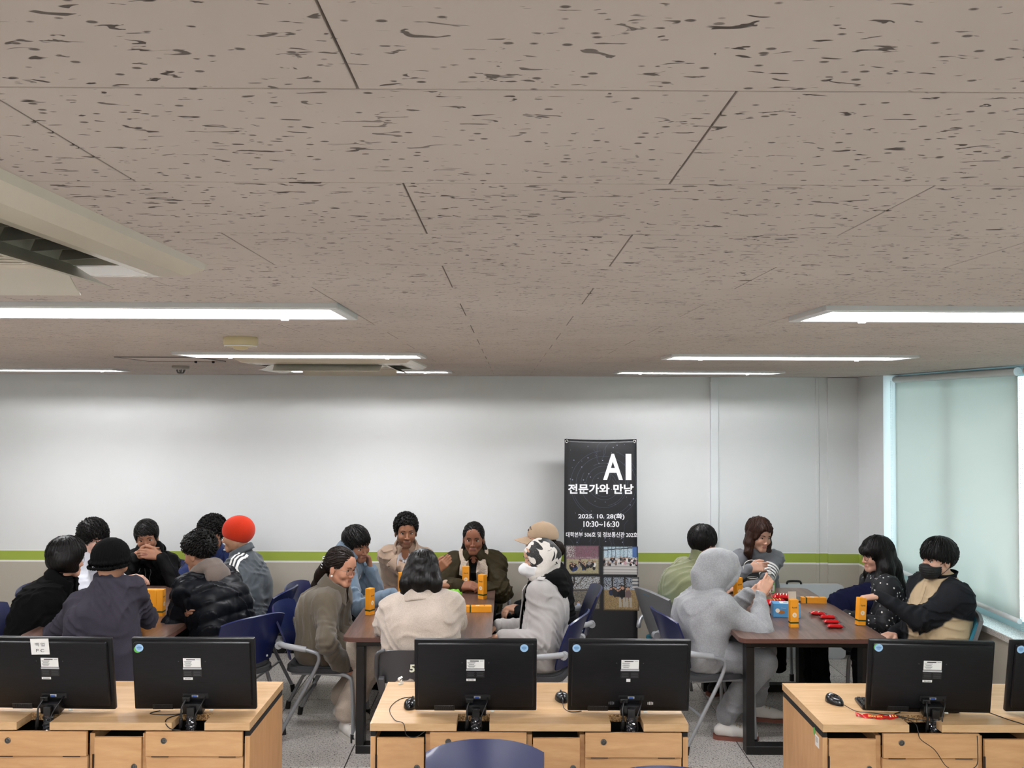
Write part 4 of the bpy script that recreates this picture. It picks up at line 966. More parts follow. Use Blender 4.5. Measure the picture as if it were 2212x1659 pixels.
def surface_nets(F, lo, h, relax=1):
    ins = F < 0; c = ins[:-1, :-1, :-1].astype(np.int8)
    cnt = sum(ins[i:F.shape[0] - 1 + i, j:F.shape[1] - 1 + j, k:F.shape[2] - 1 + k].astype(np.int8) for i in (0, 1) for j in (0, 1) for k in (0, 1))
    act = (cnt > 0) & (cnt < 8); cells = np.argwhere(act); N = len(cells)
    idx = np.full(act.shape, -1, np.int32); idx[tuple(cells.T)] = np.arange(N)
    acc = np.zeros((N, 3)); num = np.zeros(N); crn = [(i, j, k) for i in (0, 1) for j in (0, 1) for k in (0, 1)]
    val = {q: F[tuple((cells + np.array(q)).T)] for q in crn}
    for a in crn:
        for d in range(3):
            if a[d]: continue
            b = tuple(a[i] + (1 if i == d else 0) for i in range(3)); fa, fb = val[a], val[b]; m = (fa < 0) != (fb < 0)
            t = np.where(m, fa / np.where(m, fa - fb, 1), 0); p = np.tile(np.array(a, float), (N, 1)); p[:, d] += t
            acc[m] += p[m]; num[m] += 1
    V = lo + (cells + acc / num[:, None]) * h; Q = []
    for d in range(3):
        a, b = [(1, 2), (2, 0), (0, 1)][d]; sl0 = [slice(None)] * 3; sl1 = [slice(None)] * 3
        sl0[d] = slice(0, -1); sl1[d] = slice(1, None); s0, s1 = ins[tuple(sl0)], ins[tuple(sl1)]; e = np.argwhere(s0 != s1)
        e = e[(e[:, a] > 0) & (e[:, b] > 0) & (e[:, a] < act.shape[a]) & (e[:, b] < act.shape[b])]
        def cell(da, db): q = e.copy(); q[:, a] -= da; q[:, b] -= db; return idx[tuple(q.T)]
        q = np.stack((cell(0, 0), cell(1, 0), cell(1, 1), cell(0, 1)), 1); fl = s0[tuple(e.T)]
        q[~fl] = q[~fl][:, ::-1]; Q.append(q)
    Q = np.concatenate(Q); Q = Q[(Q >= 0).all(1)]
    for _ in range(relax):
        S = np.zeros_like(V); C = np.zeros(N)
        for i in range(4):
            np.add.at(S, Q[:, i], V[Q[:, (i + 1) % 4]]); np.add.at(C, Q[:, i], 1)
        ok = C > 0; V[ok] = 0.5 * V[ok] + 0.5 * S[ok] / C[ok][:, None]
    return V, Q
def np_mesh(name, V, Q, cols=None):
    me = bpy.data.meshes.new(name); me.vertices.add(len(V)); me.vertices.foreach_set('co', np.ascontiguousarray(V, np.float32).ravel())
    k = Q.shape[1]; me.loops.add(Q.size); me.loops.foreach_set('vertex_index', np.ascontiguousarray(Q, np.int32).ravel()); me.polygons.add(len(Q))
    me.polygons.foreach_set('loop_start', np.arange(0, Q.size, k, dtype=np.int32))
    me.polygons.foreach_set('use_smooth', np.ones(len(Q), bool)); me.update(calc_edges=True); me.validate()
    if cols is not None:
        a = me.color_attributes.new('col', 'FLOAT_COLOR', 'POINT'); c4 = np.ones((len(V), 4), np.float32); c4[:, :3] = cols; a.data.foreach_set('color', c4.ravel())
    return me
def folds(amp, freq, seed, stretch=(1, 1, 1), amp2=0.0):
    """sharp sparse creases over a slow drape"""
    r = np.random.RandomState(seed); A = r.randn(3, 3); A /= np.linalg.norm(A, axis=1)[:, None]; A *= freq * np.array([[1.0], [0.8], [1.3]]); B = r.randn(6, 3) * freq * 0.22; ph = r.rand(12) * 6.28; C = r.randn(2, 3) * freq * 0.18
    def f(P):
        w = np.sin(P @ B[0] + ph[0]) + np.sin(P @ B[1] + ph[1]); out = 0.8 * amp * (np.sin(P @ C[0] + ph[8]) + np.sin(P @ C[1] + w + ph[9])) * 0.5
        for i in range(3):
            m = np.clip(0.3 + np.sin(P @ B[2 + i] + ph[2 + i] + 0.8 * w), 0, 1); sn = np.sin(P @ A[i] + 1.6 * w + ph[5 + i]); out = out - amp * m * (np.exp(-sn * sn / 0.22) - 0.4) * (1.0, 0.8, 0.6)[i]
        return out
    return f
CAMR = np.array(cam.rotation_euler.to_matrix())
def at(px, py, Y):
    d = CAMR @ np.array([(px - 1106) / 1940, -(py - 829.5) / 1940, -1.0]); return np.array([0, 0, CAM_H]) + d * (Y / d[1])
# ---------------------------------------------------------------- head
def head_prims(F, H, Rm, ears=True, chin=1.0, wide=1.0, fem=False):
    L = lambda x, y, z: H + Rm @ V3(x * wide, y, z)
    F.el(L(0, -0.012, 0.031), (0.073 * wide, 0.093, 0.084), Rm, 0.02); F.el(L(0, 0.026, -0.020), (0.061 * wide, 0.058, 0.078), Rm, 0.03)
    for s in (-1, 1):
        F.rc(L(s * 0.046, 0.0, -0.052), L(s * 0.013, 0.060, -0.094 * chin), 0.020, 0.016, 0.02); F.el(L(s * 0.038, 0.056, -0.030), (0.024, 0.026, 0.024), Rm, 0.02)
    F.rc(L(-0.012, 0.064, -0.093 * chin), L(0.012, 0.064, -0.093 * chin), 0.018, 0.018, 0.018)
    br = 0.0105 if fem else 0.013; F.rc(L(-0.034, 0.075, 0.021), L(0.034, 0.075, 0.021), br, br, 0.015); F.el(L(0, 0.06, 0.05), (0.05, 0.03, 0.04), Rm, 0.02)
    for s in (-1, 1): F.el(L(s * 0.031, 0.101, -0.001), (0.019, 0.016, 0.011), Rm, 0.012, 'sub')
    ns = 0.82 if fem else 1.0; F.rc(L(0, 0.083, 0.004), L(0, 0.083 + 0.0165 * ns, -0.034), 0.0065, 0.0088 * ns, 0.009); F.el(L(0, 0.083 + 0.019 * ns, -0.037), (0.0095 * ns, 0.009, 0.0085), Rm, 0.007)
    for s in (-1, 1): F.el(L(s * 0.0115, 0.091, -0.040), (0.0065, 0.009, 0.007), Rm, 0.007)
    F.rc(L(-0.019, 0.078, -0.064), L(0.019, 0.078, -0.064), 0.006, 0.006, 0.012); F.rc(L(-0.015, 0.078, -0.073), L(0.015, 0.078, -0.073), 0.0068, 0.0068, 0.012)
    if ears:
        for s in (-1, 1):
            F.el(L(s * 0.076, -0.010, -0.012), (0.009, 0.019, 0.031), Rm, 0.008); F.el(L(s * 0.089, -0.005, -0.008), (0.007, 0.011, 0.017), Rm, 0.005, 'sub')
def lips_mask(q): return ((np.abs(q[:, 2] + 0.068) < 0.0095) & (np.abs(q[:, 0]) < 0.023 - 0.7 * np.abs(q[:, 2] + 0.068)) & (q[:, 1] > 0.07))
def hand_prims(F, W, d, n, right, curl=0.5, thumb=0.5, spread=0.0, curls=None, sc=1.0):
    d, n = nrm(d), V3(n); n = nrm(n - d * (n @ d)); t = np.cross(d, n) * (1 if right else -1); K = 0.006
    for q in (-0.026, -0.009, 0.009, 0.026): F.rc(W + t * q * 0.7 * sc, W + d * 0.085 * sc + t * q * sc, 0.015 * sc, 0.0125 * sc, 0.014)
    L = [(0.042, 0.025, 0.021), (0.046, 0.029, 0.022), (0.042, 0.026, 0.021), (0.033, 0.020, 0.018)]
    for i, q in enumerate((0.027, 0.009, -0.009, -0.026)):
        c = curls[i] if curls else curl; p = W + d * 0.088 * sc + t * q * sc; dd = nrm(d + t * (spread * (1.5 - i) * 0.25)); a = 0; r = (0.0092 - 0.0006 * (i == 3)) * sc
        for j, l in enumerate(L[i]):
            a += c * (0.75, 1.15, 0.8)[j]; e = p + (dd * math.cos(a) + n * math.sin(a)) * l * sc; F.rc(p, e, r, r - 0.0008 * sc, K if j == 0 else 0.004); p = e; r -= 0.0007 * sc
    p = W + d * 0.022 * sc + t * 0.024 * sc; e1 = p + (d * 0.55 + t * (0.75 - 0.5 * thumb) + n * 0.45 * thumb) * 0.042 * sc
    e2 = e1 + nrm(d * (0.9) + t * (0.35 - 0.6 * thumb) + n * 0.6 * thumb) * 0.033 * sc; e3 = e2 + nrm(d * (1.0 - 0.2 * thumb) + t * (0.2 - 0.8 * thumb) + n * 0.5 * thumb) * 0.027 * sc
    F.chain([p, e1, e2, e3], [0.016 * sc, 0.0125 * sc, 0.0105 * sc, 0.0088 * sc], 0.006)
def ik(S, W, l1, l2, pole):
    v = W - S; D = np.linalg.norm(v); D2 = min(D, (l1 + l2) * 0.999); u = v / D; a = (l1 * l1 - l2 * l2 + D2 * D2) / (2 * D2); hh = math.sqrt(max(l1 * l1 - a * a, 1e-6))
    p = V3(pole); p = nrm(p - u * (p @ u)); return S + u * a + p * hh, S + u * D2
SKIN = {}
def skin_mat():
    m = MATS.get('skin')
    if m: return m
    m = vcol_mat('skin', 0.48, 0.35); b = m.node_tree.nodes['Principled BSDF']; b.inputs['Subsurface Weight'].default_value = 0.0
    return m
M_eyew = mat('eye_white', '#d9d3cc', 0.25); M_iris = mat('iris_dark', '#160d09', 0.15)
def hair_mat(name, col, rough=0.46):
    if name in MATS: return MATS[name]
    m = bpy.data.materials.new(name); m.use_nodes = True; nt = NT(m); c = srgb(col); v = nt.coords('Object', (1, 1, 0.25)); n = nt.noise(v, 150, 3)
    nt.link(nt.ramp(n, [(0.3, tuple(x * 0.6 for x in c)), (0.7, tuple(x * 1.5 for x in c))]), nt.b.inputs['Base Color'])
    nt.b.inputs['Roughness'].default_value = rough; nt.b.inputs['Specular IOR Level'].default_value = 0.18; nt.bump(n, 0.5, 0.002); MATS[name] = m; return m
def ell(q, t=0.0): return np.array([0, -0.012, 0.031]) + q * np.array([0.073 + t, 0.093 + t, 0.084 + t])
def zcut_fn(pts):
    ys = [p[0] for p in pts]; zs = [p[1] for p in pts]; return lambda y: np.interp(y, ys, zs)
def hair_build(name, H, Rm, st, m, parent, org, seed=0):
    """st: t thickness, cut [(y,z)...] lower edge by head-local y, locks n, len, flow, curl, extra prims, wave"""
    r = np.random.RandomState(seed + 11); t = st.get('t', 0.016); zc = zcut_fn(st['cut']); F = Field(st.get('h', 0.006))
    c = H + Rm @ V3(0, -0.012 + st.get('dy', -0.003), 0.031 + st.get('dz', 0.004)); F.el(c, (0.073 + t, 0.093 + t, 0.084 + t), Rm, 0.0)
    def cutf(P): q = (P - H) @ Rm; return zc(q[..., 1]) - q[..., 2] - st.get('side', 0.0) * np.clip(np.abs(q[..., 0]) - 0.05, 0, 1)
    F.fn(cutf, c, c, 0.008, 'int')
    if st.get('face'):
        fc, fr = st['face']; F.el(H + Rm @ V3(fc), fr, Rm, 0.008, 'sub')
    for e in st.get('extra', []):
        if e[0] == 'rc': F.rc(H + Rm @ V3(e[1]), H + Rm @ V3(e[2]), e[3], e[4], e[5] if len(e) > 5 else 0.02)
        elif e[0] == 'w': F.chain([V3(p) for p in e[1]], e[2], 0.025)
        elif e[0] == 'sub': F.el(H + Rm @ V3(e[1]), e[2], Rm, 0.008, 'sub')
    if st.get('wave', 0.003): F.fn(folds(st.get('wave', 0.003), st.get('wf', 60), seed), c, c, 0, 'warp')
    if st.get('groove', 0.0018):
        def gr(P):
            q = (P - H) @ Rm; an = np.arctan2(q[..., 0], q[..., 1] + 0.03); return st.get('groove', 0.0018) * np.sin(an * 44 + 2.5 * np.sin(q[..., 2] * 30) + 1.5 * np.sin(an * 9))
        F.fn(gr, c, c, 0, 'warp')
    V, Q = F.mesh(); V = V - org; vs = [V]; qs = [Q]; off = len(V)
    n = st.get('locks', 420); Lh = st.get('len', 0.06); flow = st.get('flow', 'down'); curl = st.get('curl', 0.0); cnt = 0; NS = 7; tap = st.get('tap', (0.7, 1, 1, 0.95, 0.85, 0.7, 0.25)); drop = st.get('drop', 0.010)
    tries = 0; cen = np.array([0, -0.012 + st.get('dy', -0.003), 0.031 + st.get('dz', 0.004)]); rad = np.array([0.073 + t, 0.093 + t, 0.084 + t])
    while cnt < n and tries < n * 20:
        tries += 1; d = nrm(r.randn(3)); p = cen + d * rad
        if p[2] < zc(p[1]) + st.get('lockmin', 0.006): continue
        if flow == 'down': g = nrm(d - np.array([0, -0.25, 0.97]) * (d @ np.array([0, -0.25, 0.97]))) + np.array([0, 0, -0.5])
        elif flow == 'fwd': g = np.array([0.15 * r.randn(), 1.0, 0.1]) + 0.4 * np.array([d[0], 0, -0.6])
        elif flow == 'back': g = np.array([0.0, -1.0, -0.25])
        elif flow == 'side': g = np.array([st.get('sd', 1.0), 0.45, -0.05])
        else: g = r.randn(3)
        g = nrm(g + st.get('mess', 0.15) * r.randn(3)); l = Lh * r.uniform(0.6, 1.25); ph = r.rand() * 6.28; e1 = nrm(np.cross(g, d + 0.01)); pos = p.copy(); pts = [p - d * 0.004]; stop = False
        for k in range(NS - 1):
            g = nrm(g + np.array([0, 0, -st.get('grav', 0.15)])); nn = nrm((pos - cen) / rad ** 2); g2 = nrm(g - nn * (g @ nn) * (1.0 if (g @ nn) < 0 else 0.6)); new = pos + g2 * l / (NS - 1)
            u = (new - cen) / rad; ul = np.linalg.norm(u); lift = st.get('lift', 0.0) * (k + 1) / NS * r.uniform(0.6, 1.2)
            if ul < 1.0 + lift or ul > 1.03 + lift: new = cen + (new - cen) / ul * (1.0 + lift)
            if new[2] < zc(new[1]) - drop * r.uniform(0.3, 1.3): stop = True
            if not stop: pos = new
            o_ = e1 * math.cos(ph + k * 1.9) + nn * math.sin(ph + k * 1.9); pts.append(pos + (o_ * curl if not stop else 0) + (g2 * 0.0006 * k if stop else 0))
        rr = st.get('lr', 0.0038) * r.uniform(0.7, 1.2); ring = []
        for k, pp in enumerate(pts):
            tg = nrm(pts[min(k + 1, NS - 1)] - pts[max(k - 1, 0)]); a1 = nrm(np.cross(tg, d + 1e-3)); a2 = np.cross(tg, a1); rd = rr * tap[k]
            for q_ in range(4):
                an = q_ * math.pi / 2 + 0.78; ring.append(H + Rm @ (pp + a1 * math.cos(an) * rd + a2 * math.sin(an) * rd * 0.7) - org)
        vs.append(np.array(ring)); fq = [[off + k * 4 + i, off + k * 4 + (i + 1) % 4, off + (k + 1) * 4 + (i + 1) % 4, off + (k + 1) * 4 + i] for k in range(NS - 1) for i in range(4)]
        qs.append(np.array(fq)); off += 4 * NS; cnt += 1
    return link_mesh(name, np_mesh(name, np.concatenate(vs), np.concatenate(qs)), m, parent)
# ---------------------------------------------------------------- a seated person
class Person:
    def __init__(s, label, pelvis, head, face, look, skin='#c79a80', tw=0.0, seat=0.545, sh=0.155, bow=0.02, hb=0.0045, size=1.0, legs=None):
        s.P = V3(pelvis[0], pelvis[1], seat); s.H = V3(head); s.org = V3(pelvis[0], pelvis[1], 0.0); s.size = size; s.hb = hb
        s.root = empty('person', s.org, 0, label, 'person', 'people seated around the tables')
        a = R(face); s.f = V3(math.cos(a), math.sin(a), 0); s.r = np.cross(s.f, V3(0, 0, 1))
        hy, hp, hr = R(look[0]), R(look[1]), R(look[2] if len(look) > 2 else 0)
        hf = V3(math.cos(hy) * math.cos(hp), math.sin(hy) * math.cos(hp), math.sin(hp)); hx = nrm(np.cross(hf, V3(0, 0, 1))); hz = np.cross(hx, hf)
        hx2 = hx * math.cos(hr) + hz * math.sin(hr); hz2 = np.cross(hx2, hf); s.R = np.stack((hx2, hf, hz2), 1) * 1.0
        s.hz, s.hf, s.hx = hz2, hf, hx2
        base = s.H - hz2 * 0.07 - hf * 0.015          # skull base
        dirn = nrm(s.P + V3(0, 0, 0.5) - s.H + V3(0, 0, -0.6)); tor = nrm(s.H - s.P)
        s.N = base - V3(0, 0, 0.062) - tor * 0.012 - s.f * 0.022
        s.u = nrm(s.N - s.P); b = R(tw); fc = s.f * math.cos(b) + s.r * math.sin(b); s.fc = nrm(fc - s.u * (fc @ s.u)); s.rc = np.cross(s.fc, s.u)
        s.base = base; s.C = s.P + (s.N - s.P) * 0.66 - s.fc * bow; s.sw = sh
        s.S = {q: s.N - s.u * 0.062 + s.rc * q * sh + s.fc * 0.012 for q in (-1, 1)}; s.E = {}; s.W = {}; s.hand = {}
        s.skin = V3(srgb(skin)); s.legs = legs
        K = legs or {}
        s.K = {q: V3(K[q][0]) if q in K else s.P + s.f * 0.42 + s.r * q * 0.10 + V3(0, 0, -0.02) for q in (-1, 1)}
        s.A = {q: V3(K[q][1]) if q in K else np.array([*(s.K[q] + s.f * -0.02)[:2], 0.085]) for q in (-1, 1)}
    def L(s, x, y, z): return s.H + s.R @ V3(x, y, z)
    def arm(s, q, wrist, pole=None, d=None, n=None, **kw):
        pole = V3(pole) if pole is not None else (-s.u * 0.8 + s.rc * q * 0.7 - s.fc * 0.2)
        s.E[q], s.W[q] = ik(s.S[q], V3(wrist), 0.285, 0.255, pole); dd = nrm(s.W[q] - s.E[q]) if d is None else nrm(d)
        s.hand[q] = (dd, V3(n) if n is not None else V3(0, 0, -1), kw); return s
    def body(s, ears=True, beard=None, brow='#1b1411', lips='#9a5a50', eyes=True, chin=1.0, wide=1.0, lid=0.0, fem=False):
        F = Field(s.hb); head_prims(F, s.H, s.R, ears, chin, wide, fem); nb = s.N + s.u * 0.0
        F.rc(s.base - s.hf * 0.005, nb, 0.052, 0.056, 0.025); F.rc(nb, s.N - s.u * 0.06, 0.056, 0.055, 0.02)
        F.chain([s.N - s.u * 0.06, s.C, s.P], [0.055, 0.06, 0.07], 0.03)
        for q in s.E:
            F.rc(s.N - s.u * 0.07 + s.rc * q * 0.04, s.S[q], 0.04, 0.036, 0.03); F.chain([s.S[q], s.E[q], s.W[q]], [0.036, 0.034, 0.026], 0.02)
            dd, nn, kw = s.hand[q]; hand_prims(F, s.W[q] + dd * 0.012, dd, nn, q > 0, **kw)
        V, Q = F.mesh(); q = (V - s.H) @ s.R; col = np.tile(s.skin, (len(V), 1))
        nz = np.sin(V @ V3(91, 57, 71)) * 0.03 + np.sin(V @ V3(23, 31, -17)) * 0.04; col *= (1 + nz)[:, None]
        red = np.exp(-((q[:, 0] ** 2 + (q[:, 1] - 0.10) ** 2 + (q[:, 2] + 0.037) ** 2) / 0.0004)) * 0.25 + 0.15 * np.exp(-(((np.abs(q[:, 0]) - 0.042) ** 2 + (q[:, 1] - 0.07) ** 2 + (q[:, 2] + 0.03) ** 2) / 0.0006))
        col = col * (1 - red[:, None]) + np.array(srgb('#a85b4a')) * s.skin[0] / 0.5 * red[:, None]
        lm = lips_mask(q); col[lm] = 0.35 * col[lm] + 0.65 * V3(srgb(lips)); mo = lm & (np.abs(q[:, 2] + 0.0685) < 0.0022); col[mo] *= 0.6
        if beard:
            hd = (np.abs(q).max(1) < 0.16); bm_ = hd & (q[:, 1] > 0.0) & (((q[:, 2] < -0.058 + 0.9 * np.clip(0.06 - q[:, 1], 0, 0.06)) & (q[:, 2] > -0.13)) | ((np.abs(q[:, 2] + 0.052) < 0.006) & (np.abs(q[:, 0]) < 0.026))) & ~lm
            bm_ &= ~((np.abs(q[:, 0]) > 0.02) & (q[:, 2] > -0.062) & (q[:, 1] > 0.055)); w_ = beard[1]; col[bm_] = col[bm_] * (1 - w_) + V3(srgb(beard[0])) * w_
        s.bodyF = F; o = link_mesh('body', np_mesh('body', V - s.org, Q, col), skin_mat(), s.root)
        if eyes:
            ys = np.linspace(0.05, 0.13, 81)
            def sy(x, z): v = F.ev(np.array([s.L(x, y, z) for y in ys])); k = np.argmax(v > 0); return ys[k]
            for e in (-1, 1):
                x = 0.0315 * e; y = sy(x, 0.0); me = MB(); RM = Matrix([[*map(float, s.R[i])] for i in range(3)]).to_4x4()
                T = lambda a, b, c: Vector(s.L(a, b, c) - s.org)
                hh = 0.0062 * (1 - 0.75 * lid)
                def almond(rx, rz, yy, th, cx=0.0):
                    b = bmesh.new(); bmesh.ops.create_uvsphere(b, u_segments=14, v_segments=8, radius=1.0)
                    for v in b.verts: v.co = T(x + cx + v.co.x * rx, yy + v.co.y * th - 0.9 * (v.co.x * rx) ** 2 / 0.05, v.co.z * rz)
                    return b
                me.merge(almond(0.0155, hh, y - 0.001, 0.0035)); eo = me.build('eye', M_eyew, s.root, True)
                me = MB().merge(almond(0.0062, min(0.0062, hh * 1.05), y + 0.0010, 0.0028)); me.build('iris', M_iris, eo, True)
                pts = [T(x + k * 0.0165, y + 0.0018 - 0.004 * k * k, hh + 0.0012 - 0.0042 * k * k) for k in np.linspace(-1, 1, 9)]
                MB().tube(pts, [0.0006, 0.0014, 0.0018, 0.002, 0.002, 0.002, 0.0018, 0.0014, 0.0006], 5).build('lash_line', mat('lash', '#120c0a', 0.6), eo, True)
                bp = []
                for k in np.linspace(0, 1, 8):
                    bx = e * (0.013 + 0.036 * k); bz = 0.0185 + 0.007 * math.sin(k * 2.2) - 0.002 * k; bp.append(T(bx, sy(bx, bz) + 0.0005, bz))
                MB().tube(bp, [0.0016, 0.0026, 0.0029, 0.0028, 0.0026, 0.0022, 0.0016, 0.0006], 6).build('eyebrow', mat('brow_' + brow, brow, 0.7), s.root, True)
        return o
    def top(s, m, name='jacket', th=0.012, h=0.0075, amp=0.011, freq=50, seed=1, hem=0.0, sleeve=(0.054, 0.048, 0.040), quilt=None, belly=0.0, collar=None, cut=None, cols=None, hood=None, extra=None, shl=0.0, flare=0.0, cuff=0.0):
        F = Field(h); u, rcx = s.u, s.rc
        for q in (-1, 1):
            F.rc(s.P + s.r * q * 0.085 + V3(0, 0, 0.0), s.C + rcx * q * 0.078, 0.104 + th + flare, 0.094 + th, 0.08)
            F.rc(s.N - u * 0.05 + rcx * q * 0.04, s.S[q], 0.056 + th, 0.036 + th + shl * 0.5, 0.06); F.rc(s.C + rcx * q * 0.065 - u * 0.05, s.S[q] - rcx * q * 0.02 - u * 0.02, 0.090 + th, 0.045 + th, 0.08)
            if hem: F.rc(s.P + s.r * q * 0.09, s.P + s.r * q * 0.10 + s.f * hem + V3(0, 0, -0.01), 0.112 + th, 0.10 + th, 0.03)
        F.rc(s.C, s.N - u * 0.05, 0.085 + th, 0.056 + th, 0.06); F.rc(s.N - u * 0.06, s.N + u * 0.012, 0.060 + th * 0.6, 0.058 + th * 0.4, 0.03)
        if belly: F.el(s.P + u * 0.16 + s.fc * 0.06, (0.12 + th, 0.10 + th, 0.14), np.stack((rcx, s.fc, u), 1), 0.04)
        for q in s.E:
            w = s.W[q] + nrm(s.E[q] - s.W[q]) * cuff; F.chain([s.S[q] - s.rc * q * 0.012, s.E[q]], [min(sleeve[0], 0.058) + shl * 0.5, sleeve[1]], 0.07); F.rc(s.E[q], w, sleeve[1], sleeve[2], 0.014)
            F.rc(s.P + s.r * q * 0.1 + s.u * 0.16, s.S[q] * 0.55 + s.E[q] * 0.45 - s.rc * q * 0.03, 0.07 + th, 0.03, 0.06)   # cloth hanging in the armpit
        if extra: extra(F, s)
        if quilt:   # padded bands across the torso and sleeves
            wl, am = quilt
            def qf(P):
                a = (P - s.P) @ u; dsl = []
                for q in s.E:
                    ab = s.E[q] - s.S[q]; ab2 = s.W[q] - s.E[q]; dsl.append(np.linalg.norm(P - s.S[q] - np.clip(((P - s.S[q]) @ ab) / (ab @ ab), 0, 1)[:, None] * ab, axis=1)); dsl.append(np.linalg.norm(P - s.E[q] - np.clip(((P - s.E[q]) @ ab2) / (ab2 @ ab2), 0, 1)[:, None] * ab2, axis=1))
                ph = a / wl
                if dsl:
                    for i, q in enumerate(s.E):
                        ab = nrm(s.E[q] - s.S[q]); ab2 = nrm(s.W[q] - s.E[q]); m1 = dsl[2 * i] < 0.085; m2 = dsl[2 * i + 1] < 0.07
                        ph = np.where(m1, ((P - s.S[q]) @ ab) / wl, ph); ph = np.where(m2 & ~m1, ((P - s.E[q]) @ ab2) / wl, ph)
                return -am * (np.abs(np.sin(math.pi * ph)) ** 0.6 - 0.5)
            F.fn(qf, s.P, s.P, 0, 'warp')
        if amp: F.fn(folds(amp * 0.95, max(freq, 46), seed), s.P, s.P, 0, 'warp')
        for q in s.E:   # elbow creases
            E = s.E[q]; ax = nrm(s.W[q] - s.S[q])
            F.fn((lambda P, E=E, ax=ax: 0.007 * np.exp(-((P - E) ** 2).sum(-1) / 0.014) * np.sin((P - E) @ ax * 130 + 3 * np.sin((P - E) @ V3(20, 31, 17)))), E, E, 0, 'warp')
        if cut:
            for (c, rr, Rm) in cut: F.el(c, rr, Rm, 0.006, 'sub')
        V, Q = F.mesh(); s.topF = F; s.topS = Field(h); s.topS.p = [p_ for p_ in F.p if p_[4] != 'warp']
        c = cols(V, s) if cols else None
        o = link_mesh(name, np_mesh(name, V - s.org, Q, c), m, s.root); s.topo = o; return o
    def shape(s, name, m, build, h=0.006, amp=0.0, freq=40, seed=3, cols=None, relax=1, parent=None):
        F = Field(h); build(F)
        if amp: F.fn(folds(amp, freq, seed), s.H, s.H, 0, 'warp')
        V, Q = F.mesh(relax=relax); c = cols(V) if cols else None
        return link_mesh(name, np_mesh(name, V - s.org, Q, c), m, parent or s.root)
    def ring(s, F, r, tube, back=0.0, up=0.0, tilt=0.35, n=14, gap=0.0, tz=1.0, fwd=0.012, rx=1.0):
        """collar ring around the neck base; gap opens it at the throat"""
        c = s.N + s.u * (0.035 + up) + s.fc * fwd; pts = []
        for k in range(n + 1):
            a = gap + (2 * math.pi - 2 * gap) * k / n; y = math.cos(a); x = math.sin(a)
            pts.append(c + s.fc * y * r + s.rc * x * r * rx - s.u * (tilt * r * (y + 0.2)) - s.fc * back)
        F.chain(pts, [tube] * (n + 1), 0.012); return pts
    def collar(s, m, name='collar', r=0.066, prof=((0.010, -0.03), (0.004, 0.02), (0.0, 0.05), (0.012, 0.048), (0.03, 0.01), (0.042, -0.02)), gap=0.3, tip=0.03, fwd=0.012, tilt=0.4, thick=0.004, up=0.0, rx=1.0, wob=0.0):
        c = s.N + s.u * (0.02 + up) + s.fc * fwd; n = len(prof) - 1
        def f(a_, b_):
            a = gap + (2 * math.pi - 2 * gap) * a_; k = b_ * n; i = min(int(k), n - 1); t = k - i; dr = prof[i][0] * (1 - t) + prof[i + 1][0] * t; dz = prof[i][1] * (1 - t) + prof[i + 1][1] * t
            y, x = math.cos(a), math.sin(a); front = max(0.0, y) ** 2; rr = r + dr * (1 - 0.1 * front)
            z = dz - tilt * r * (y + 0.1) - (tip * front if b_ > 0.6 else 0) + wob * math.sin(9 * a + 7 * b_)
            return Vector(c + s.fc * y * rr + s.rc * x * rr * rx + s.u * z - s.org)
        return MB().grid(f, 36, n * 3, thick).build(name, m, s.topo, True)
    def trousers(s, m, r=(0.088, 0.066, 0.058), amp=0.008, h=0.009, shoes=None, seed=5):
        F = Field(h)
        for q in (-1, 1): F.chain([s.P + s.r * q * 0.085 + V3(0, 0, -0.005), s.K[q], s.A[q] + V3(0, 0, 0.075)], [r[0] + 0.012, r[1], r[2]], 0.02)
        F.rc(s.P - s.r * 0.08, s.P + s.r * 0.08, 0.105, 0.105, 0.03)
        if amp: F.fn(folds(amp, 46, seed), s.P, s.P, 0, 'warp')
        V, Q = F.mesh(); link_mesh('trousers', np_mesh('trousers', V - s.org, Q), m, s.root)
        if shoes:
            for q in (-1, 1):
                a = s.A[q]; f = s.f if not (s.legs and len(s.legs[q]) > 2) else nrm(V3(s.legs[q][2])); z0 = a[2] - 0.085; G = Field(0.005)
                B = lambda y, z: np.array([*(a + f * y)[:2], z0 + z])
                G.chain([B(-0.045, 0.05), B(0.03, 0.055), B(0.10, 0.042), B(0.165, 0.038)], [0.036, 0.042, 0.038, 0.03], 0.02); G.rc(B(-0.02, 0.07), B(0.0, 0.095), 0.036, 0.034, 0.02)
                G.fn(lambda P, z0=z0: z0 + 0.024 - P[..., 2], a, a, 0.003, 'int')
                V, Q = G.mesh(); so = link_mesh('shoe', np_mesh('shoe', V - s.org, Q), shoes[0], s.root)
                sd = np.cross(f, V3(0, 0, 1)); poly = [(-0.085, 0.026), (-0.06, 0.037), (0.04, 0.044), (0.12, 0.044), (0.18, 0.03), (0.2, 0.0), (0.18, -0.03), (0.12, -0.044), (0.04, -0.044), (-0.06, -0.037), (-0.085, -0.026)]
                Mx = Matrix([[f[0], sd[0], 0, a[0] - s.org[0]], [f[1], sd[1], 0, a[1] - s.org[1]], [0, 0, 1, z0], [0, 0, 0, 1]]); MB().prism(poly, 0.0, 0.024, Mx).build('sole', shoes[1], so)
                lc = MB()
                for k in range(4):
                    y = 0.035 + 0.022 * k; lc.tube([Vector(B(y, 0.094 - 0.006 * k) - s.org - sd * 0.022), Vector(B(y + 0.008, 0.1015 - 0.0065 * k) - s.org), Vector(B(y, 0.094 - 0.006 * k) - s.org + sd * 0.022)], 0.0035, 5)
                o = lc.build('laces', shoes[2] if len(shoes) > 2 else shoes[0], so); o['kind'] = 'stuff'
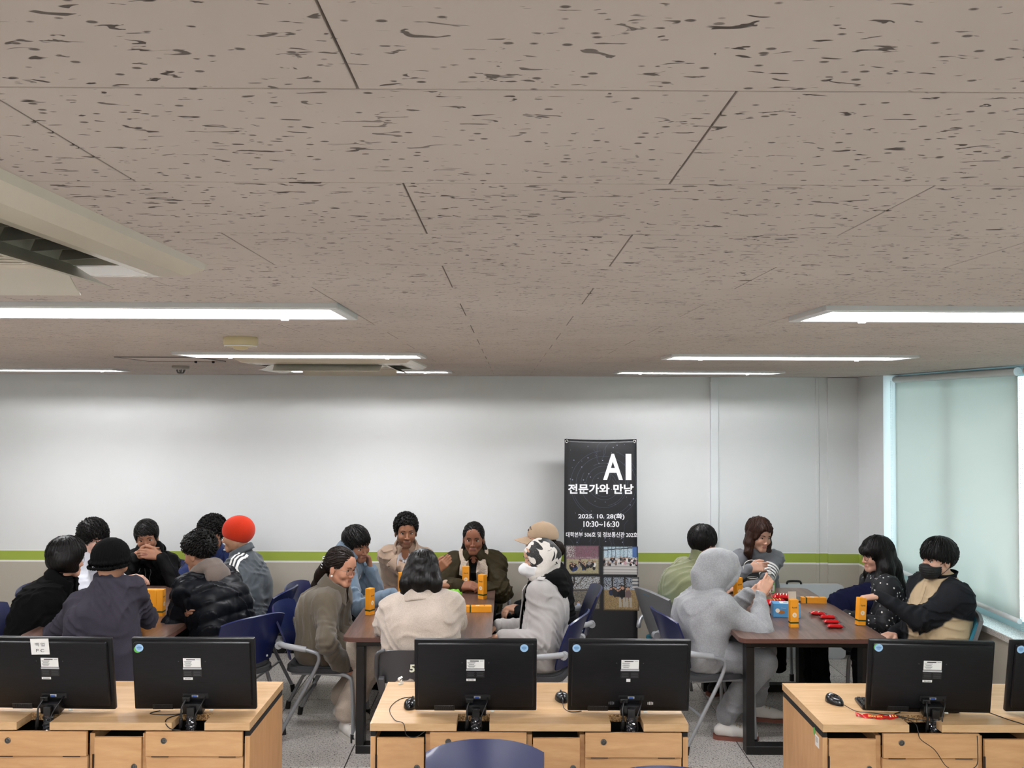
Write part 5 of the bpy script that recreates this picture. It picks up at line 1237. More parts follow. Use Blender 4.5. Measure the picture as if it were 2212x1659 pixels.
    def ribbon(s, name, m, axis, out, width, parent=None, F=None, lift=0.0015):
        """flat band laid on the garment: axis points, outward direction, width along the third axis"""
        F = F or s.topS; lift = lift + 0.004; ax = [V3(p) for p in axis]; b = MB(); rows = []
        for i, p in enumerate(ax):
            t = nrm(ax[min(i + 1, len(ax) - 1)] - ax[max(i - 1, 0)]); o_ = V3(out[i]) if np.ndim(out) == 2 else V3(out); o_ = nrm(o_ - t * (o_ @ t)); sd = np.cross(t, o_); row = []
            for k in (-0.5, 0.5):
                base = p + sd * k * width; tt = np.linspace(0.0, 0.14, 71); v = F.ev(base + tt[:, None] * o_); j = np.argmax(v > 0); row.append(Vector(base + o_ * (tt[j] + lift) - s.org))
            rows.append(row)
        for r0, r1 in zip(rows, rows[1:]): b.raw([r0[0], r0[1], r1[1], r1[0]], [(0, 1, 2, 3)])
        return b.build(name, m, parent or s.topo, True)
    def glasses(s, m, r=0.021, y=0.094, z=-0.004, wide=1.0, thick=0.0011, square=False):
        T = lambda a, b, c: Vector(s.L(a, b, c) - s.org); g = None
        for e in (-1, 1):
            if square: loop = [(e * 0.034 + a, c) for a, c in rrect(-0.024, -0.019, 0.024, 0.017, 0.008, 4)]
            else: loop = [(e * 0.034 + r * math.cos(a * math.pi / 12), r * math.sin(a * math.pi / 12)) for a in range(24)]
            o = MB().tube([T(a, y - 3.2 * abs(a) ** 2, z + c) for a, c in loop], thick, 6, closed=True).build('glasses_rim', m, g or s.root, True); g = g or o
            MB().raw([T(a, y - 3.2 * abs(a) ** 2, z + c) for a, c in loop], [tuple(range(len(loop)))]).build('lens', M_lens, g)
            MB().tube([T(e * 0.056, y - 0.010, z + 0.006), T(e * 0.074, y - 0.03, z + 0.008), T(e * 0.079, 0.0, z + 0.008), T(e * 0.078, -0.02, z - 0.005)], thick, 6).build('temple', m, g, True)
        MB().tube([T(-0.014, y, z + 0.003), T(0, y + 0.003, z + 0.007), T(0.014, y, z + 0.003)], thick, 6).build('bridge', m, g, True); return g
M_lens = bpy.data.materials.new('spectacle_lens'); M_lens.use_nodes = True
_n = NT(M_lens); _tr = _n.add('ShaderNodeBsdfTransparent'); _gl = _n.add('ShaderNodeBsdfGlossy'); _gl.inputs['Roughness'].default_value = 0.05
_mx = _n.add('ShaderNodeMixShader'); _mx.inputs[0].default_value = 0.08; _n.link(_tr.outputs[0], _mx.inputs[1]); _n.link(_gl.outputs[0], _mx.inputs[2]); _n.link(_mx.outputs[0], _n.n['Material Output'].inputs[0])
HAIR_BLACK = hair_mat('hair_black', '#0c0a09'); HAIR_DK = hair_mat('hair_darkbrown', '#1a110c'); HAIR_BR = hair_mat('hair_brown', '#2f1c15')
SHORT = dict(t=0.016, cut=[(-0.11, -0.065), (-0.05, -0.06), (-0.02, -0.02), (0.02, 0.0), (0.045, -0.005), (0.055, 0.04), (0.08, 0.062)], locks=420, len=0.055)
def S_(**k): d = dict(SHORT); d.update(k); return d
# ================================================================ the cast
trs_blk = cloth('trousers_black', '#121214'); trs_beige = cloth('trousers_beige', '#b3a698'); trs_grey = cloth('trousers_grey_marl', '#8e9094', 180, 0.2)
shoe_w = mat('shoe_white', '#d8d6d2', 0.55); shoe_k = mat('shoe_black', '#111112', 0.5); sole_w = mat('sole_white', '#c9c6c0', 0.6); sole_br = mat('sole_gum', '#7b4a3d', 0.6); lace_b = mat('lace_beige', '#b9a98c', 0.7)
def patch(p, m, pts, name='lapel', lift=0.003, thick=0.003, F=None, dirv=None, cuts=3):
    """piece of cloth lying on the chest: outline as (right, up) from the neck base, projected onto the garment"""
    F = F or p.topS; lift = lift + 0.010; dv = p.fc if dirv is None else dirv; b = bmesh.new(); vs = [b.verts.new((x, z, 0)) for x, z in pts]; b.faces.new(vs)
    bmesh.ops.triangulate(b, faces=b.faces[:])
    for _ in range(cuts): bmesh.ops.subdivide_edges(b, edges=b.edges[:], cuts=1, use_grid_fill=True)
    bmesh.ops.triangulate(b, faces=b.faces[:])
    P = np.array([p.N + p.rc * v.co.x + p.u * v.co.y - dv * 0.06 for v in b.verts]); tt = np.linspace(0, 0.30, 151)
    vals = F.ev((P[:, None, :] + tt[None, :, None] * dv).reshape(-1, 3)).reshape(len(P), -1); inside = vals < 0
    ex = inside[:, :-1] & ~inside[:, 1:]; j = np.where(ex.any(1), np.argmax(ex, 1), 50)
    ok = j < 118; j = np.where(ok, j, int(np.median(j[ok])) if ok.any() else 50)
    for v, q, k in zip(b.verts, P, j): v.co = Vector(q + dv * (tt[min(k + 1, 150)] + lift) - p.org)
    if thick:   # second layer and closed rim
        fs = b.faces[:]; old = b.verts[:]; low = {v: b.verts.new(v.co - Vector(dv) * thick) for v in old}; be = [e for e in b.edges if e.is_boundary]
        for f_ in fs: b.faces.new([low[v] for v in reversed(f_.verts)])
        for e_ in be: b.faces.new((e_.verts[0], e_.verts[1], low[e_.verts[1]], low[e_.verts[0]]))
    o = MB(); o.merge(b); return o.build(name, m, p.topo, True, angle=50)
def mirror(pts): return [(-x, z) for x, z in pts]
def lap(p, q, fx=0.30, sx=0.07, z=0.66): return p.P * V3(1, 1, 0) + p.f * fx + p.r * q * sx + V3(0, 0, z)
def hood_down(p, m, tube=0.045, r=0.085, name='hood', drop=0.0, amp=0.004):
    def b(F):
        c = p.N + p.u * (0.02 - drop)
        for k in range(9):
            a0 = R(75 + 23.4 * k); a1 = R(75 + 23.4 * (k + 1)); g = lambda a: c + p.fc * math.cos(a) * r + p.rc * math.sin(a) * r * 1.1 - p.u * (0.3 * r * math.cos(a)) ; w = lambda a: tube * (0.55 + 0.45 * max(0, -math.cos(a)))
            F.rc(g(a0), g(a1), w(a0), w(a1), 0.015)
        F.el(c - p.fc * (r + 0.03) - p.u * 0.05, (0.10, 0.045, 0.075), np.stack((p.rc, p.fc, p.u), 1), 0.03)
    return p.shape(name, m, b, 0.007, amp, 34, 9)
def beanie(p, m, z0=0.012, t=0.016, dz=0.0, rib=60, brim=0.0, tiltb=0.25, name='beanie', amp=0.0015):
    def b(F):
        c = p.L(0, -0.014, 0.034 + dz); F.el(c, (0.075 + t, 0.096 + t, 0.086 + t), p.R, 0.0)
        if brim:
            n = 22
            for k in range(n):
                a0, a1 = 2 * math.pi * k / n, 2 * math.pi * (k + 1) / n; g = lambda a: p.L(math.sin(a) * (0.075 + t - 0.002), -0.014 + math.cos(a) * (0.096 + t - 0.002), z0 + 0.022 + tiltb * math.cos(a) * 0.1); F.rc(g(a0), g(a1), brim, brim, 0.015); F.rc(g(a0) + p.hz * 0.03, g(a1) + p.hz * 0.03, brim, brim, 0.015)
        F.fn(lambda P: (z0 + tiltb * ((P - p.H) @ p.R)[..., 1]) - ((P - p.H) @ p.R)[..., 2], c, c, 0.006, 'int')
        if rib: F.fn(lambda P: amp * np.sin(rib * np.arctan2(((P - p.H) @ p.R)[..., 0], ((P - p.H) @ p.R)[..., 1] + 0.014)), c, c, 0, 'warp')
    return p.shape(name, m, b, 0.005)
def mask(p, m, name, boat=False):
    def b(F):
        head_prims(F, p.H, p.R, False)
        if boat: F.rc(p.L(0, 0.095, -0.015), p.L(0, 0.114, -0.055), 0.005, 0.005, 0.012); F.rc(p.L(0, 0.114, -0.055), p.L(0, 0.075, -0.112), 0.006, 0.006, 0.012); [F.rc(p.L(0, 0.109, -0.055), p.L(s_ * 0.05, 0.045, z_), 0.008, 0.010, 0.03) for s_ in (-1, 1) for z_ in (-0.03, -0.06, -0.085)]
        else: F.el(p.L(0, 0.075, -0.058), (0.060, 0.042, 0.052), p.R, 0.03)
        F.fn(lambda P: np.full(P.shape[:-1], -0.006), p.H, p.H, 0, 'warp')
        def reg(P):
            q = (P - p.H) @ p.R; top = -0.012 - 0.30 * np.abs(q[..., 0]); return np.maximum(np.maximum(q[..., 2] - top, -0.118 + 0.25 * np.abs(q[..., 0]) - q[..., 2]), 0.025 - q[..., 1])
        F.fn(reg, p.H, p.H, 0.003, 'int')
        if not boat: F.fn(lambda P: 0.0018 * np.sin(((P - p.H) @ p.R)[..., 2] * 420), p.H, p.H, 0, 'warp')
    o = p.shape(name, m, b, 0.0045)
    for e in (-1, 1):
        for z0, z1 in ((-0.025, 0.012), (-0.09, -0.04)):
            MB().tube([Vector(p.L(e * 0.060, 0.045, z0) - p.org), Vector(p.L(e * 0.074, 0.012, (z0 + z1) / 2) - p.org), Vector(p.L(e * 0.083, -0.018, z1) - p.org)], 0.0016, 5).build('ear_loop', m, o, True)
    return o
GRP = []
# ------------------------------------------------ 1 woman with black bob
def p1():
    p = Person('woman with a black bob and glasses in a black coat leaning over the table', at(66, 1400, 5.85)[:2], at(146, 1207, 5.85), 8, (48, -8, 4), '#cfa48b', bow=0.05, hb=0.006)
    p.arm(1, at(205, 1332, 5.78), d=(1, 0.1, 0)); p.arm(-1, at(225, 1318, 6.15), d=(1, -0.2, 0)); p.body(ears=False, fem=True)
    hair_build('hair', p.H, p.R, dict(t=0.030, dz=0.006, cut=[(-0.13, -0.105), (-0.02, -0.10), (0.03, -0.085), (0.055, -0.05), (0.07, 0.03), (0.1, 0.06)], face=((0, 0.11, -0.035), (0.055, 0.05, 0.085)), extra=[('rc', (0.05, -0.05, -0.02), (-0.05, -0.05, -0.02), 0.06, 0.06, 0.04), ('rc', (0.05, -0.01, -0.05), (0.045, 0.035, -0.06), 0.036, 0.026), ('rc', (-0.05, -0.01, -0.05), (-0.045, 0.035, -0.06), 0.036, 0.026)], locks=420, len=0.13, grav=0.35, wave=0.002), HAIR_BLACK, p.root, p.org, 1)
    m = cloth('coat_black', '#0d0d0e', 260, 0.3, 0.95, sheen=0.05); p.top(m, 'coat', 0.028, seed=2, sleeve=(0.066, 0.060, 0.05), hem=0.1, flare=0.02); p.collar(m, r=0.074, gap=0.5)
    p.glasses(mat('glasses_silver', '#9d978c', 0.3, 0.9)); p.trousers(trs_blk, shoes=(shoe_k, shoe_k))
# ------------------------------------------------ 2 person in white shirt
def p2():
    p = Person('person with wavy black hair in a white shirt, half hidden between two heads', at(140, 1400, 6.5)[:2], at(201, 1164, 6.5), 0, (-28, -10, 0), '#dcb09c', hb=0.005)
    p.arm(1, at(262, 1252, 6.35), d=(0.8, 0, 0.2)); p.arm(-1, at(272, 1256, 6.7), d=(0.8, 0, 0.2)); p.body()
    hair_build('hair', p.H, p.R, S_(t=0.024, dz=0.010, cut=[(-0.12, -0.08), (-0.05, -0.07), (0.0, -0.03), (0.04, -0.02), (0.06, 0.015), (0.1, 0.028)], locks=420, len=0.075, flow='fwd', curl=0.006, lift=0.06, wave=0.005), HAIR_BLACK, p.root, p.org, 2)
    m = cloth('shirt_bright_white', '#dde1ea', 300, 0.05); p.top(m, 'shirt', 0.012, seed=5); p.collar(m, gap=0.35); p.trousers(trs_blk)
    nv = cloth('sleeve_navy', '#22366f'); p.ribbon('sleeve_band', nv, [p.E[1] * (1 - k) + p.W[1] * k for k in (0.55, 0.7, 0.85)], -p.f * 0.2 + V3(0, -1, 0.6), 0.06)
# ------------------------------------------------ 3 man in black beanie, slate sweatshirt, back to camera
def p3():
    p = Person('man in a ribbed black beanie and slate grey sweatshirt, seen from behind', at(238, 1430, 5.02)[:2], at(241, 1213, 5.30), 84, (58, -10, -2), '#b3866c', hb=0.006, bow=0.05, sh=0.172)
    p.arm(-1, at(170, 1338, 5.62), pole=(-1, -0.3, -0.9)); p.arm(1, at(295, 1330, 5.62), pole=(1, -0.3, -0.9)); p.body(ears=True, eyes=False)
    hair_build('hair', p.H, p.R, dict(t=0.010, cut=[(-0.12, -0.085), (-0.03, -0.07), (0.0, 0.0), (0.03, 0.05), (0.1, 0.07)], locks=0, len=0.06, lockmin=-0.02, lift=0.1, grav=0.2), HAIR_BLACK, p.root, p.org, 3)
    beanie(p, cloth('beanie_black_knit', '#0c0c0d', 300, 0.3), -0.045, 0.018, 0.002, 46, 0.006, 0.22, amp=0.0022)
    m = cloth('sweatshirt_slate', '#46434f', 320, 0.16, sheen=0.3); p.top(m, 'sweatshirt', 0.02, seed=8, sleeve=(0.068, 0.064, 0.052), shl=0.008); p.collar(m, 'neck_rib', 0.062, ((0.012, -0.02), (0.006, 0.015), (0.004, 0.03)), 0.02, 0.0, up=0.01)
    p.trousers(trs_blk)
# ------------------------------------------------ 4 man in black jacket, hands clasped before his mouth
def p4():
    p = Person('man in a black zip jacket resting his chin behind clasped hands', (-2.84, 7.3), at(317, 1161, 7.02), 272, (286, -10, -5), '#a8795f', hb=0.004)
    h = at(322, 1190, 6.86); p.arm(1, at(293, 1200, 6.90), pole=(-0.5, 0.1, -1), d=(0.92, -0.2, 0.25), n=(0.1, 0.8, -0.3), curls=(0.35, 0.42, 0.5, 0.55), thumb=0.2); p.arm(-1, at(347, 1201, 6.88), pole=(0.5, 0.1, -1), d=(-0.92, -0.28, 0.18), n=(-0.1, 0.8, -0.3), curls=(0.4, 0.45, 0.5, 0.6), thumb=0.2)
    p.body(lips='#865046')
    hair_build('hair', p.H, p.R, S_(t=0.018, dz=0.008, cut=[(-0.12, -0.08), (-0.05, -0.07), (0.0, -0.045), (0.04, -0.025), (0.058, 0.04), (0.1, 0.05)], locks=420, len=0.085, flow='side', sd=-1.0, grav=0.2), HAIR_BLACK, p.root, p.org, 4)
    m = cloth('jacket_black_nylon', '#101012', 120, 0.3, 0.6); p.top(m, 'jacket', 0.024, seed=12, sleeve=(0.066, 0.060, 0.045), cuff=0.02); hood_down(p, m, 0.04, 0.078)
    z = [p.N - p.u * (0.05 + 0.03 * k) for k in range(10)]; p.ribbon('zipper', mat('zip_steel', '#8b8b8d', 0.4, 0.7), z, p.fc, 0.006)
    for e in (-1, 1): p.ribbon('drawcord', mat('cord_grey', '#77787a', 0.7), [p.N + p.rc * e * (0.035 + 0.008 * math.sin(k)) - p.u * (0.05 + 0.02 * k) for k in range(7)], p.fc, 0.004)
    p.trousers(trs_blk)
# ------------------------------------------------ 5 man in navy track top
def p5():
    p = Person('man with curly black hair in a navy track top, mostly hidden behind the puffer jacket', (-2.27, 7.3), at(456, 1153, 7.05), 262, (232, -8, 0), '#9a6e57', hb=0.0055)
    p.arm(1, at(392, 1262, 6.72), pole=(-0.8, 0, -0.8)); p.arm(-1, at(440, 1268, 6.7), pole=(0.8, 0, -0.8)); p.body(beard=('#20140f', 0.4))
    hair_build('hair', p.H, p.R, S_(t=0.016, dz=0.012, flow='x', curl=0.007, len=0.05, locks=420, lr=0.0062, tap=(0.8, 1, 1, 1, 0.95, 0.85, 0.5), groove=0.0, lift=0.14, grav=0.02, wave=0.005, wf=100, nofr=0.05), HAIR_BLACK, p.root, p.org, 5)
    m = cloth('tracktop_navy', '#1a2b5c', 260, 0.15, 0.7); p.top(m, 'track_top', 0.014, seed=3); p.collar(m, r=0.066, prof=((0.012, -0.02), (0.006, 0.02), (0.004, 0.045)), gap=0.35, tip=0)
    for e in (-1, 1):
        o = p.rc * e * 0.9 + p.u * 0.6
        for k in (-1, 0, 1): p.ribbon('stripe', M_paper, [(p.N - p.u * 0.02 + p.rc * e * 0.06) * (1 - t) + p.S[e] * t + p.fc * k * 0.022 for t in (0, 0.3, 0.6, 0.9)] + [p.S[e] * (1 - t) + p.E[e] * t + p.fc * k * 0.022 for t in (0.1, 0.3, 0.5, 0.7, 0.9)], o, 0.011)
    p.trousers(trs_blk)
# ------------------------------------------------ 6 man in black puffer
def p6():
    p = Person('man with curly undercut hair in a black puffer jacket with taupe hood', at(492, 1400, 5.80)[:2], at(430, 1196, 5.92), 150, (158, -10, 0), '#a3775e', hb=0.0045, bow=0.05)
    p.arm(-1, at(398, 1318, 6.02), pole=at(372, 1345, 5.62) - p.S[-1], d=(0.2, 0.8, 0.1), curl=0.5); p.arm(1, at(408, 1312, 5.80), pole=(-0.5, 0.6, -1), d=(0.15, -0.75, 0.0), n=(0.8, 0, 0.1), curl=0.5); p.body(eyes=True)
    hair_build('hair', p.H, p.R, S_(t=0.014, dz=0.016, cut=[(-0.12, -0.025), (-0.05, -0.01), (0.0, 0.015), (0.045, 0.03), (0.06, 0.05), (0.09, 0.066)], flow='fwd', curl=0.008, len=0.07, locks=420, lr=0.0062, tap=(0.8, 1, 1, 1, 0.95, 0.85, 0.5), groove=0.0, lift=0.20, grav=0.0, wave=0.006, wf=90), HAIR_BLACK, p.root, p.org, 6)
    hair_build('hair_sides', p.H, p.R, S_(t=0.004, cut=[(-0.12, -0.075), (-0.05, -0.065), (-0.02, -0.01), (0.045, -0.005), (0.055, 0.05), (0.08, 0.08)], locks=0, wave=0.0), hair_mat('hair_fade', '#2c211b', 0.7), p.root, p.org, 6)
    m = cloth('puffer_black', '#15181e', 90, 0.25, 0.42, 0.15, 0.0); p.top(m, 'puffer_jacket', 0.036, seed=6, sleeve=(0.078, 0.074, 0.055), quilt=(0.095, 0.014), shl=0.01, flare=0.01)
    hood_down(p, cloth('hood_taupe', '#6a5f58', 260, 0.12, sheen=0.3), 0.046, 0.088, amp=0.005); p.trousers(trs_blk)
# ------------------------------------------------ 7 man in orange beanie
def p7():
    p = Person('man in a bright orange-red beanie and grey track jacket with white sleeve stripes', at(545, 1400, 6.45)[:2], at(512, 1157, 6.45), 172, (182, -4, 0), '#b3886c', hb=0.0045, sh=0.16)
    p.arm(-1, at(470, 1320, 6.25), pole=(0.3, -0.5, -1)); p.arm(1, at(470, 1300, 6.6)); p.body(lips='#8d594d', ears=False)
    hair_build('hair', p.H, p.R, dict(t=0.005, cut=[(-0.12, -0.105), (-0.04, -0.10), (-0.025, -0.02), (0.0, 0.03), (0.1, 0.07)], locks=0, wave=0.0), HAIR_BLACK, p.root, p.org, 7)
    beanie(p, cloth('beanie_orange_knit', '#cf3517', 420, 0.12), -0.03, 0.020, 0.004, 0, 0.0, 0.38)
    m = cloth('trackjacket_grey', '#4a5157', 260, 0.12, 0.6, 0.2); p.top(m, 'track_jacket', 0.018, seed=9, sleeve=(0.064, 0.058, 0.046), flare=0.012); p.collar(m, r=0.066, prof=((0.012, -0.02), (0.008, 0.02), (0.01, 0.045), (0.02, 0.04), (0.034, 0.0)), gap=0.45, tip=0.03)
    for k in (-1, 0, 1): p.ribbon('stripe', M_paper, [(p.N - p.u * 0.02 - p.rc * 0.05) * (1 - t) + p.S[-1] * t + p.fc * (k * 0.021 - 0.045) for t in (0, 0.3, 0.6, 0.9)] + [p.S[-1] * (1 - t) + p.E[-1] * t + p.fc * (k * 0.021 - 0.04 + 0.02 * t) for t in (0.1, 0.25, 0.4, 0.55, 0.7)], [-p.rc * 0.4 + p.u] * 4 + [-p.rc + p.u * 0.2] * 5, 0.012, lift=0.010)
    p.trousers(trs_blk)
# ------------------------------------------------ 8 woman in taupe coat
def p8():
    P0 = at(692, 1400, 5.93)[:2]; a1 = V3(-1.02, 5.80, 0.085); a2 = V3(-1.10, 6.10, 0.085)
    p = Person('woman with a clipped ponytail, glasses and taupe coat leaning in from her blue chair', P0, at(737, 1226, 5.92), -4, (-26, -10, 3), '#bf8c72', bow=0.06, hb=0.004, legs={1: (V3(-0.86, 5.80, 0.50), a1, (0.6, -0.75, 0)), -1: (V3(-0.84, 6.05, 0.50), a2, (0.8, -0.3, 0))})
    p.arm(1, at(738, 1436, 5.74), pole=(0.1, -0.9, -0.5), d=(0.6, 0.3, -0.4), n=(0, 1, 0), curl=1.1); p.arm(-1, at(778, 1420, 5.98), pole=(-0.2, 0.6, -1)); p.body(lips='#93524b', brow='#241a17', wide=1.04, fem=True)
    hair_build('hair', p.H, p.R, dict(t=0.013, dz=0.006, dy=-0.008, cut=[(-0.12, -0.075), (-0.05, -0.06), (-0.02, -0.01), (0.02, 0.0), (0.045, 0.0), (0.058, 0.045), (0.09, 0.068)], locks=420, len=0.10, flow='back', grav=0.05, wave=0.002,
        extra=[('rc', (0, -0.10, 0.0), (0, -0.125, -0.05), 0.035, 0.04), ('w', [p.L(0, -0.115, -0.03), p.L(0.0, -0.15, -0.09), p.L(0.0, -0.17, -0.17), p.L(0.005, -0.20, -0.25)], [0.038, 0.036, 0.028, 0.006]), ('rc', (-0.045, 0.066, 0.055), (-0.072, 0.055, -0.03), 0.011, 0.005)]), HAIR_DK, p.root, p.org, 8)
    cl = MB()
    for e in (-1, 1):
        for k in range(4): cl.tube(spline([p.L(e * 0.012, -0.118, 0.045 - 0.02 * k) - p.org, p.L(e * 0.045, -0.128, 0.04 - 0.02 * k) - p.org, p.L(e * 0.06, -0.105, 0.035 - 0.02 * k) - p.org], 4), 0.0035, 6)
    o = cl.build('hair_clip', mat('clip_silver', '#c9cbcd', 0.2, 0.8), p.root, True); o['kind'] = 'stuff'
    m = cloth('coat_taupe', '#5d5548', 300, 0.13, 0.92, sheen=0.25); p.top(m, 'coat', 0.026, seed=14, sleeve=(0.072, 0.070, 0.062), hem=0.12, flare=0.012, shl=0.006); p.collar(m, r=0.068, gap=0.45, tip=0.05, prof=((0.012, -0.03), (0.006, 0.02), (0.006, 0.04), (0.02, 0.038), (0.042, 0.0), (0.055, -0.03)))
    p.glasses(mat('glasses_thin_gold', '#857665', 0.3, 0.9), square=True, y=0.098)
    for e in (1,): MB().merge(sph(p.L(e * 0.083, -0.004, -0.048) - p.org, 0.0085)).build('earring', mat('pearl', '#e6e2dc', 0.2), p.root, True)
    p.trousers(trs_beige, (0.092, 0.085, 0.085), shoes=(shoe_w, sole_w, lace_b))
def sph(c, r):
    b = bmesh.new(); bmesh.ops.create_uvsphere(b, u_segments=12, v_segments=8, radius=r); b.transform(Matrix.Translation(c)); return b
# ------------------------------------------------ 9 man in blue hoodie
def p9():
    p = Person('man in a dusty blue hoodie propping his cheek on his fist', at(712, 1400, 6.55)[:2], at(771, 1177, 6.52), -8, (-42, -14, -10), '#9c6f58', hb=0.0042, bow=0.05)
    p.arm(-1, at(801, 1232, 6.58), pole=(0.4, 0.3, -1.2), d=(-0.15, -0.1, 1.0), n=(-0.8, -0.3, 0.1), curls=(0.9, 1.0, 1.1, 1.1), thumb=0.3); p.arm(1, at(846, 1284, 6.22), pole=(0.1, -0.6, -1), d=(0.9, 0.3, 0)); p.body(lips='#7c483f')
    hair_build('hair', p.H, p.R, S_(t=0.020, dz=0.010, cut=[(-0.12, -0.07), (-0.05, -0.065), (-0.01, -0.03), (0.035, -0.02), (0.055, 0.03), (0.1, 0.038)], locks=420, len=0.07, flow='fwd', lift=0.05, grav=0.1), HAIR_BLACK, p.root, p.org, 9)
    m = cloth('hoodie_dusty_blue', '#6d8194', 300, 0.1, sheen=0.3); p.top(m, 'hoodie', 0.02, seed=16, sleeve=(0.062, 0.060, 0.044)); hood_down(p, m, 0.05, 0.09, drop=-0.055)
    p.ribbon('drawcord', M_paper, [p.N + p.rc * 0.03 - p.u * (0.05 + 0.02 * k) for k in range(8)], p.fc, 0.006); p.trousers(trs_blk)
# ------------------------------------------------ 10 man in beige coat
def p10():
    p = Person('young man with short curly hair in a beige coat and grey tie', (-0.83, 7.3), at(877, 1149, 7.02), 270, (282, -2, 0), '#9a6c52', hb=0.004)
    p.arm(1, at(940, 1234, 6.78), pole=(-0.6, 0.3, -1), d=(0.6, -0.2, 0.55), n=(0.2, 0.9, 0.2), curl=0.7); p.arm(-1, at(968, 1266, 6.72), pole=(0.5, 0.2, -1), d=(-0.5, -0.5, 0.1), curl=0.7)
    p.body(beard=('#20140f', 0.5), lips='#7d4c42', chin=1.04, wide=1.04)
    hair_build('hair', p.H, p.R, S_(t=0.014, dz=0.016, cut=[(-0.11, -0.05), (-0.05, -0.045), (-0.02, 0.0), (0.02, 0.01), (0.04, -0.015), (0.052, 0.045), (0.09, 0.072)], flow='x', curl=0.007, len=0.032, locks=420, lr=0.0062, tap=(0.8, 1, 1, 1, 0.95, 0.85, 0.5), groove=0.0, lift=0.12, grav=0.0, nofr=0.062, wave=0.005, wf=110), HAIR_BLACK, p.root, p.org, 10)
    m = cloth('coat_beige_wool', '#a8917e', 220, 0.13, sheen=0.25); p.top(m, 'coat', 0.017, seed=4, sleeve=(0.060, 0.056, 0.05), cuff=0.03, cut=[(p.N + p.fc * 0.085 + p.u * 0.0, (0.046, 0.055, 0.065), np.stack((p.rc, p.fc, p.u), 1))])
    patch(p, cloth('shirt_white', '#d9dbe2', 300, 0.05), [(-0.05, 0.01), (-0.046, -0.03), (0, -0.16), (0.046, -0.03), (0.05, 0.01), (0.02, -0.02), (0, -0.045), (-0.02, -0.02)], 'shirt', 0.002)
    patch(p, mat('tie_grey', '#6f6763', 0.5), [(-0.014, -0.045), (-0.010, -0.07), (-0.018, -0.15), (0.018, -0.15), (0.010, -0.07), (0.014, -0.045)], 'tie', 0.005)
    L_ = [(0.055, 0.01), (0.095, -0.01), (0.125, -0.045), (0.098, -0.062), (0.118, -0.085), (0.03, -0.17), (0.006, -0.17), (0.048, -0.06)]
    patch(p, m, L_, 'lapel', 0.007, 0.005); patch(p, m, mirror(L_), 'lapel', 0.007, 0.005)
    p.collar(m, r=0.072, gap=0.85, tip=0.0, prof=((0.010, -0.04), (0.006, 0.01), (0.006, 0.035), (0.02, 0.03), (0.036, -0.01)))
    w = p.W[1]; d = nrm(p.W[1] - p.E[1]); a = nrm(np.cross(d, V3(0, 0, 1))); b2 = np.cross(d, a)
    for k in range(2): MB().tube([Vector(w - d * (0.006 + 0.008 * k) + (a * math.cos(t * math.pi / 8) + b2 * math.sin(t * math.pi / 8)) * 0.031 - p.org) for t in range(16)], 0.003, 6, closed=True).build('bracelet', M_wplast, p.root, True)
    p.trousers(trs_blk)
# ------------------------------------------------ 11 woman in cream coat, back to camera
def p11():
    p = Person('woman with shoulder-length black hair in a cream wool coat, seen from behind', at(914, 1430, 5.05)[:2], at(913, 1237, 5.28), 88, (88, -22, 0), '#c99b82', hb=0.007, bow=0.05, sh=0.165)
    p.arm(-1, at(880, 1320, 5.68), pole=(-1, -0.5, -0.85)); p.arm(1, at(950, 1315, 5.68), pole=(1, -0.5, -0.85)); p.body(eyes=False, ears=False)
    hair_build('hair', p.H, p.R, dict(t=0.020, dz=0.004, cut=[(-0.13, -0.14), (0.0, -0.12), (0.05, -0.06), (0.075, 0.03), (0.1, 0.06)], face=((0, 0.11, -0.035), (0.06, 0.055, 0.09)), locks=420, len=0.20, grav=0.5, wave=0.003,
        extra=[('w', [p.L(0.06, -0.04, -0.01), p.L(0.075, -0.055, -0.07) + V3(0, -0.02, 0), p.L(0.09, -0.05, -0.06) + V3(0, -0.04, -0.115)], [0.05, 0.045, 0.018]), ('w', [p.L(-0.06, -0.04, -0.01), p.L(-0.075, -0.055, -0.07) + V3(0, -0.02, 0), p.L(-0.10, -0.05, -0.06) + V3(0, -0.04, -0.12)], [0.05, 0.045, 0.018]), ('w', [p.L(0, -0.06, 0), p.L(0, -0.10, -0.06) + V3(0, -0.02, -0.01), p.L(0, -0.09, -0.06) + V3(0, -0.03, -0.06)], [0.06, 0.05, 0.03]), ('rc', (-0.018, -0.118, 0.05), (0.018, -0.118, 0.05), 0.014, 0.014)]), HAIR_BLACK, p.root, p.org, 11)
    m = cloth('coat_cream_wool', '#b3a79b', 170, 0.16, 0.95, sheen=0.35); p.top(m, 'coat', 0.036, seed=21, sleeve=(0.084, 0.080, 0.062), shl=0.012, flare=0.006); p.collar(m, r=0.078, gap=0.5, prof=((0.012, -0.05), (0.006, 0.0), (0.01, 0.025), (0.03, 0.015), (0.05, -0.03), (0.062, -0.06)), tilt=0.2)
    p.ribbon('back_seam', mat('seam_beige', '#9d9388', 0.9), [p.N - p.u * (0.06 + 0.04 * k) for k in range(11)], -p.fc, 0.004); p.trousers(trs_beige)
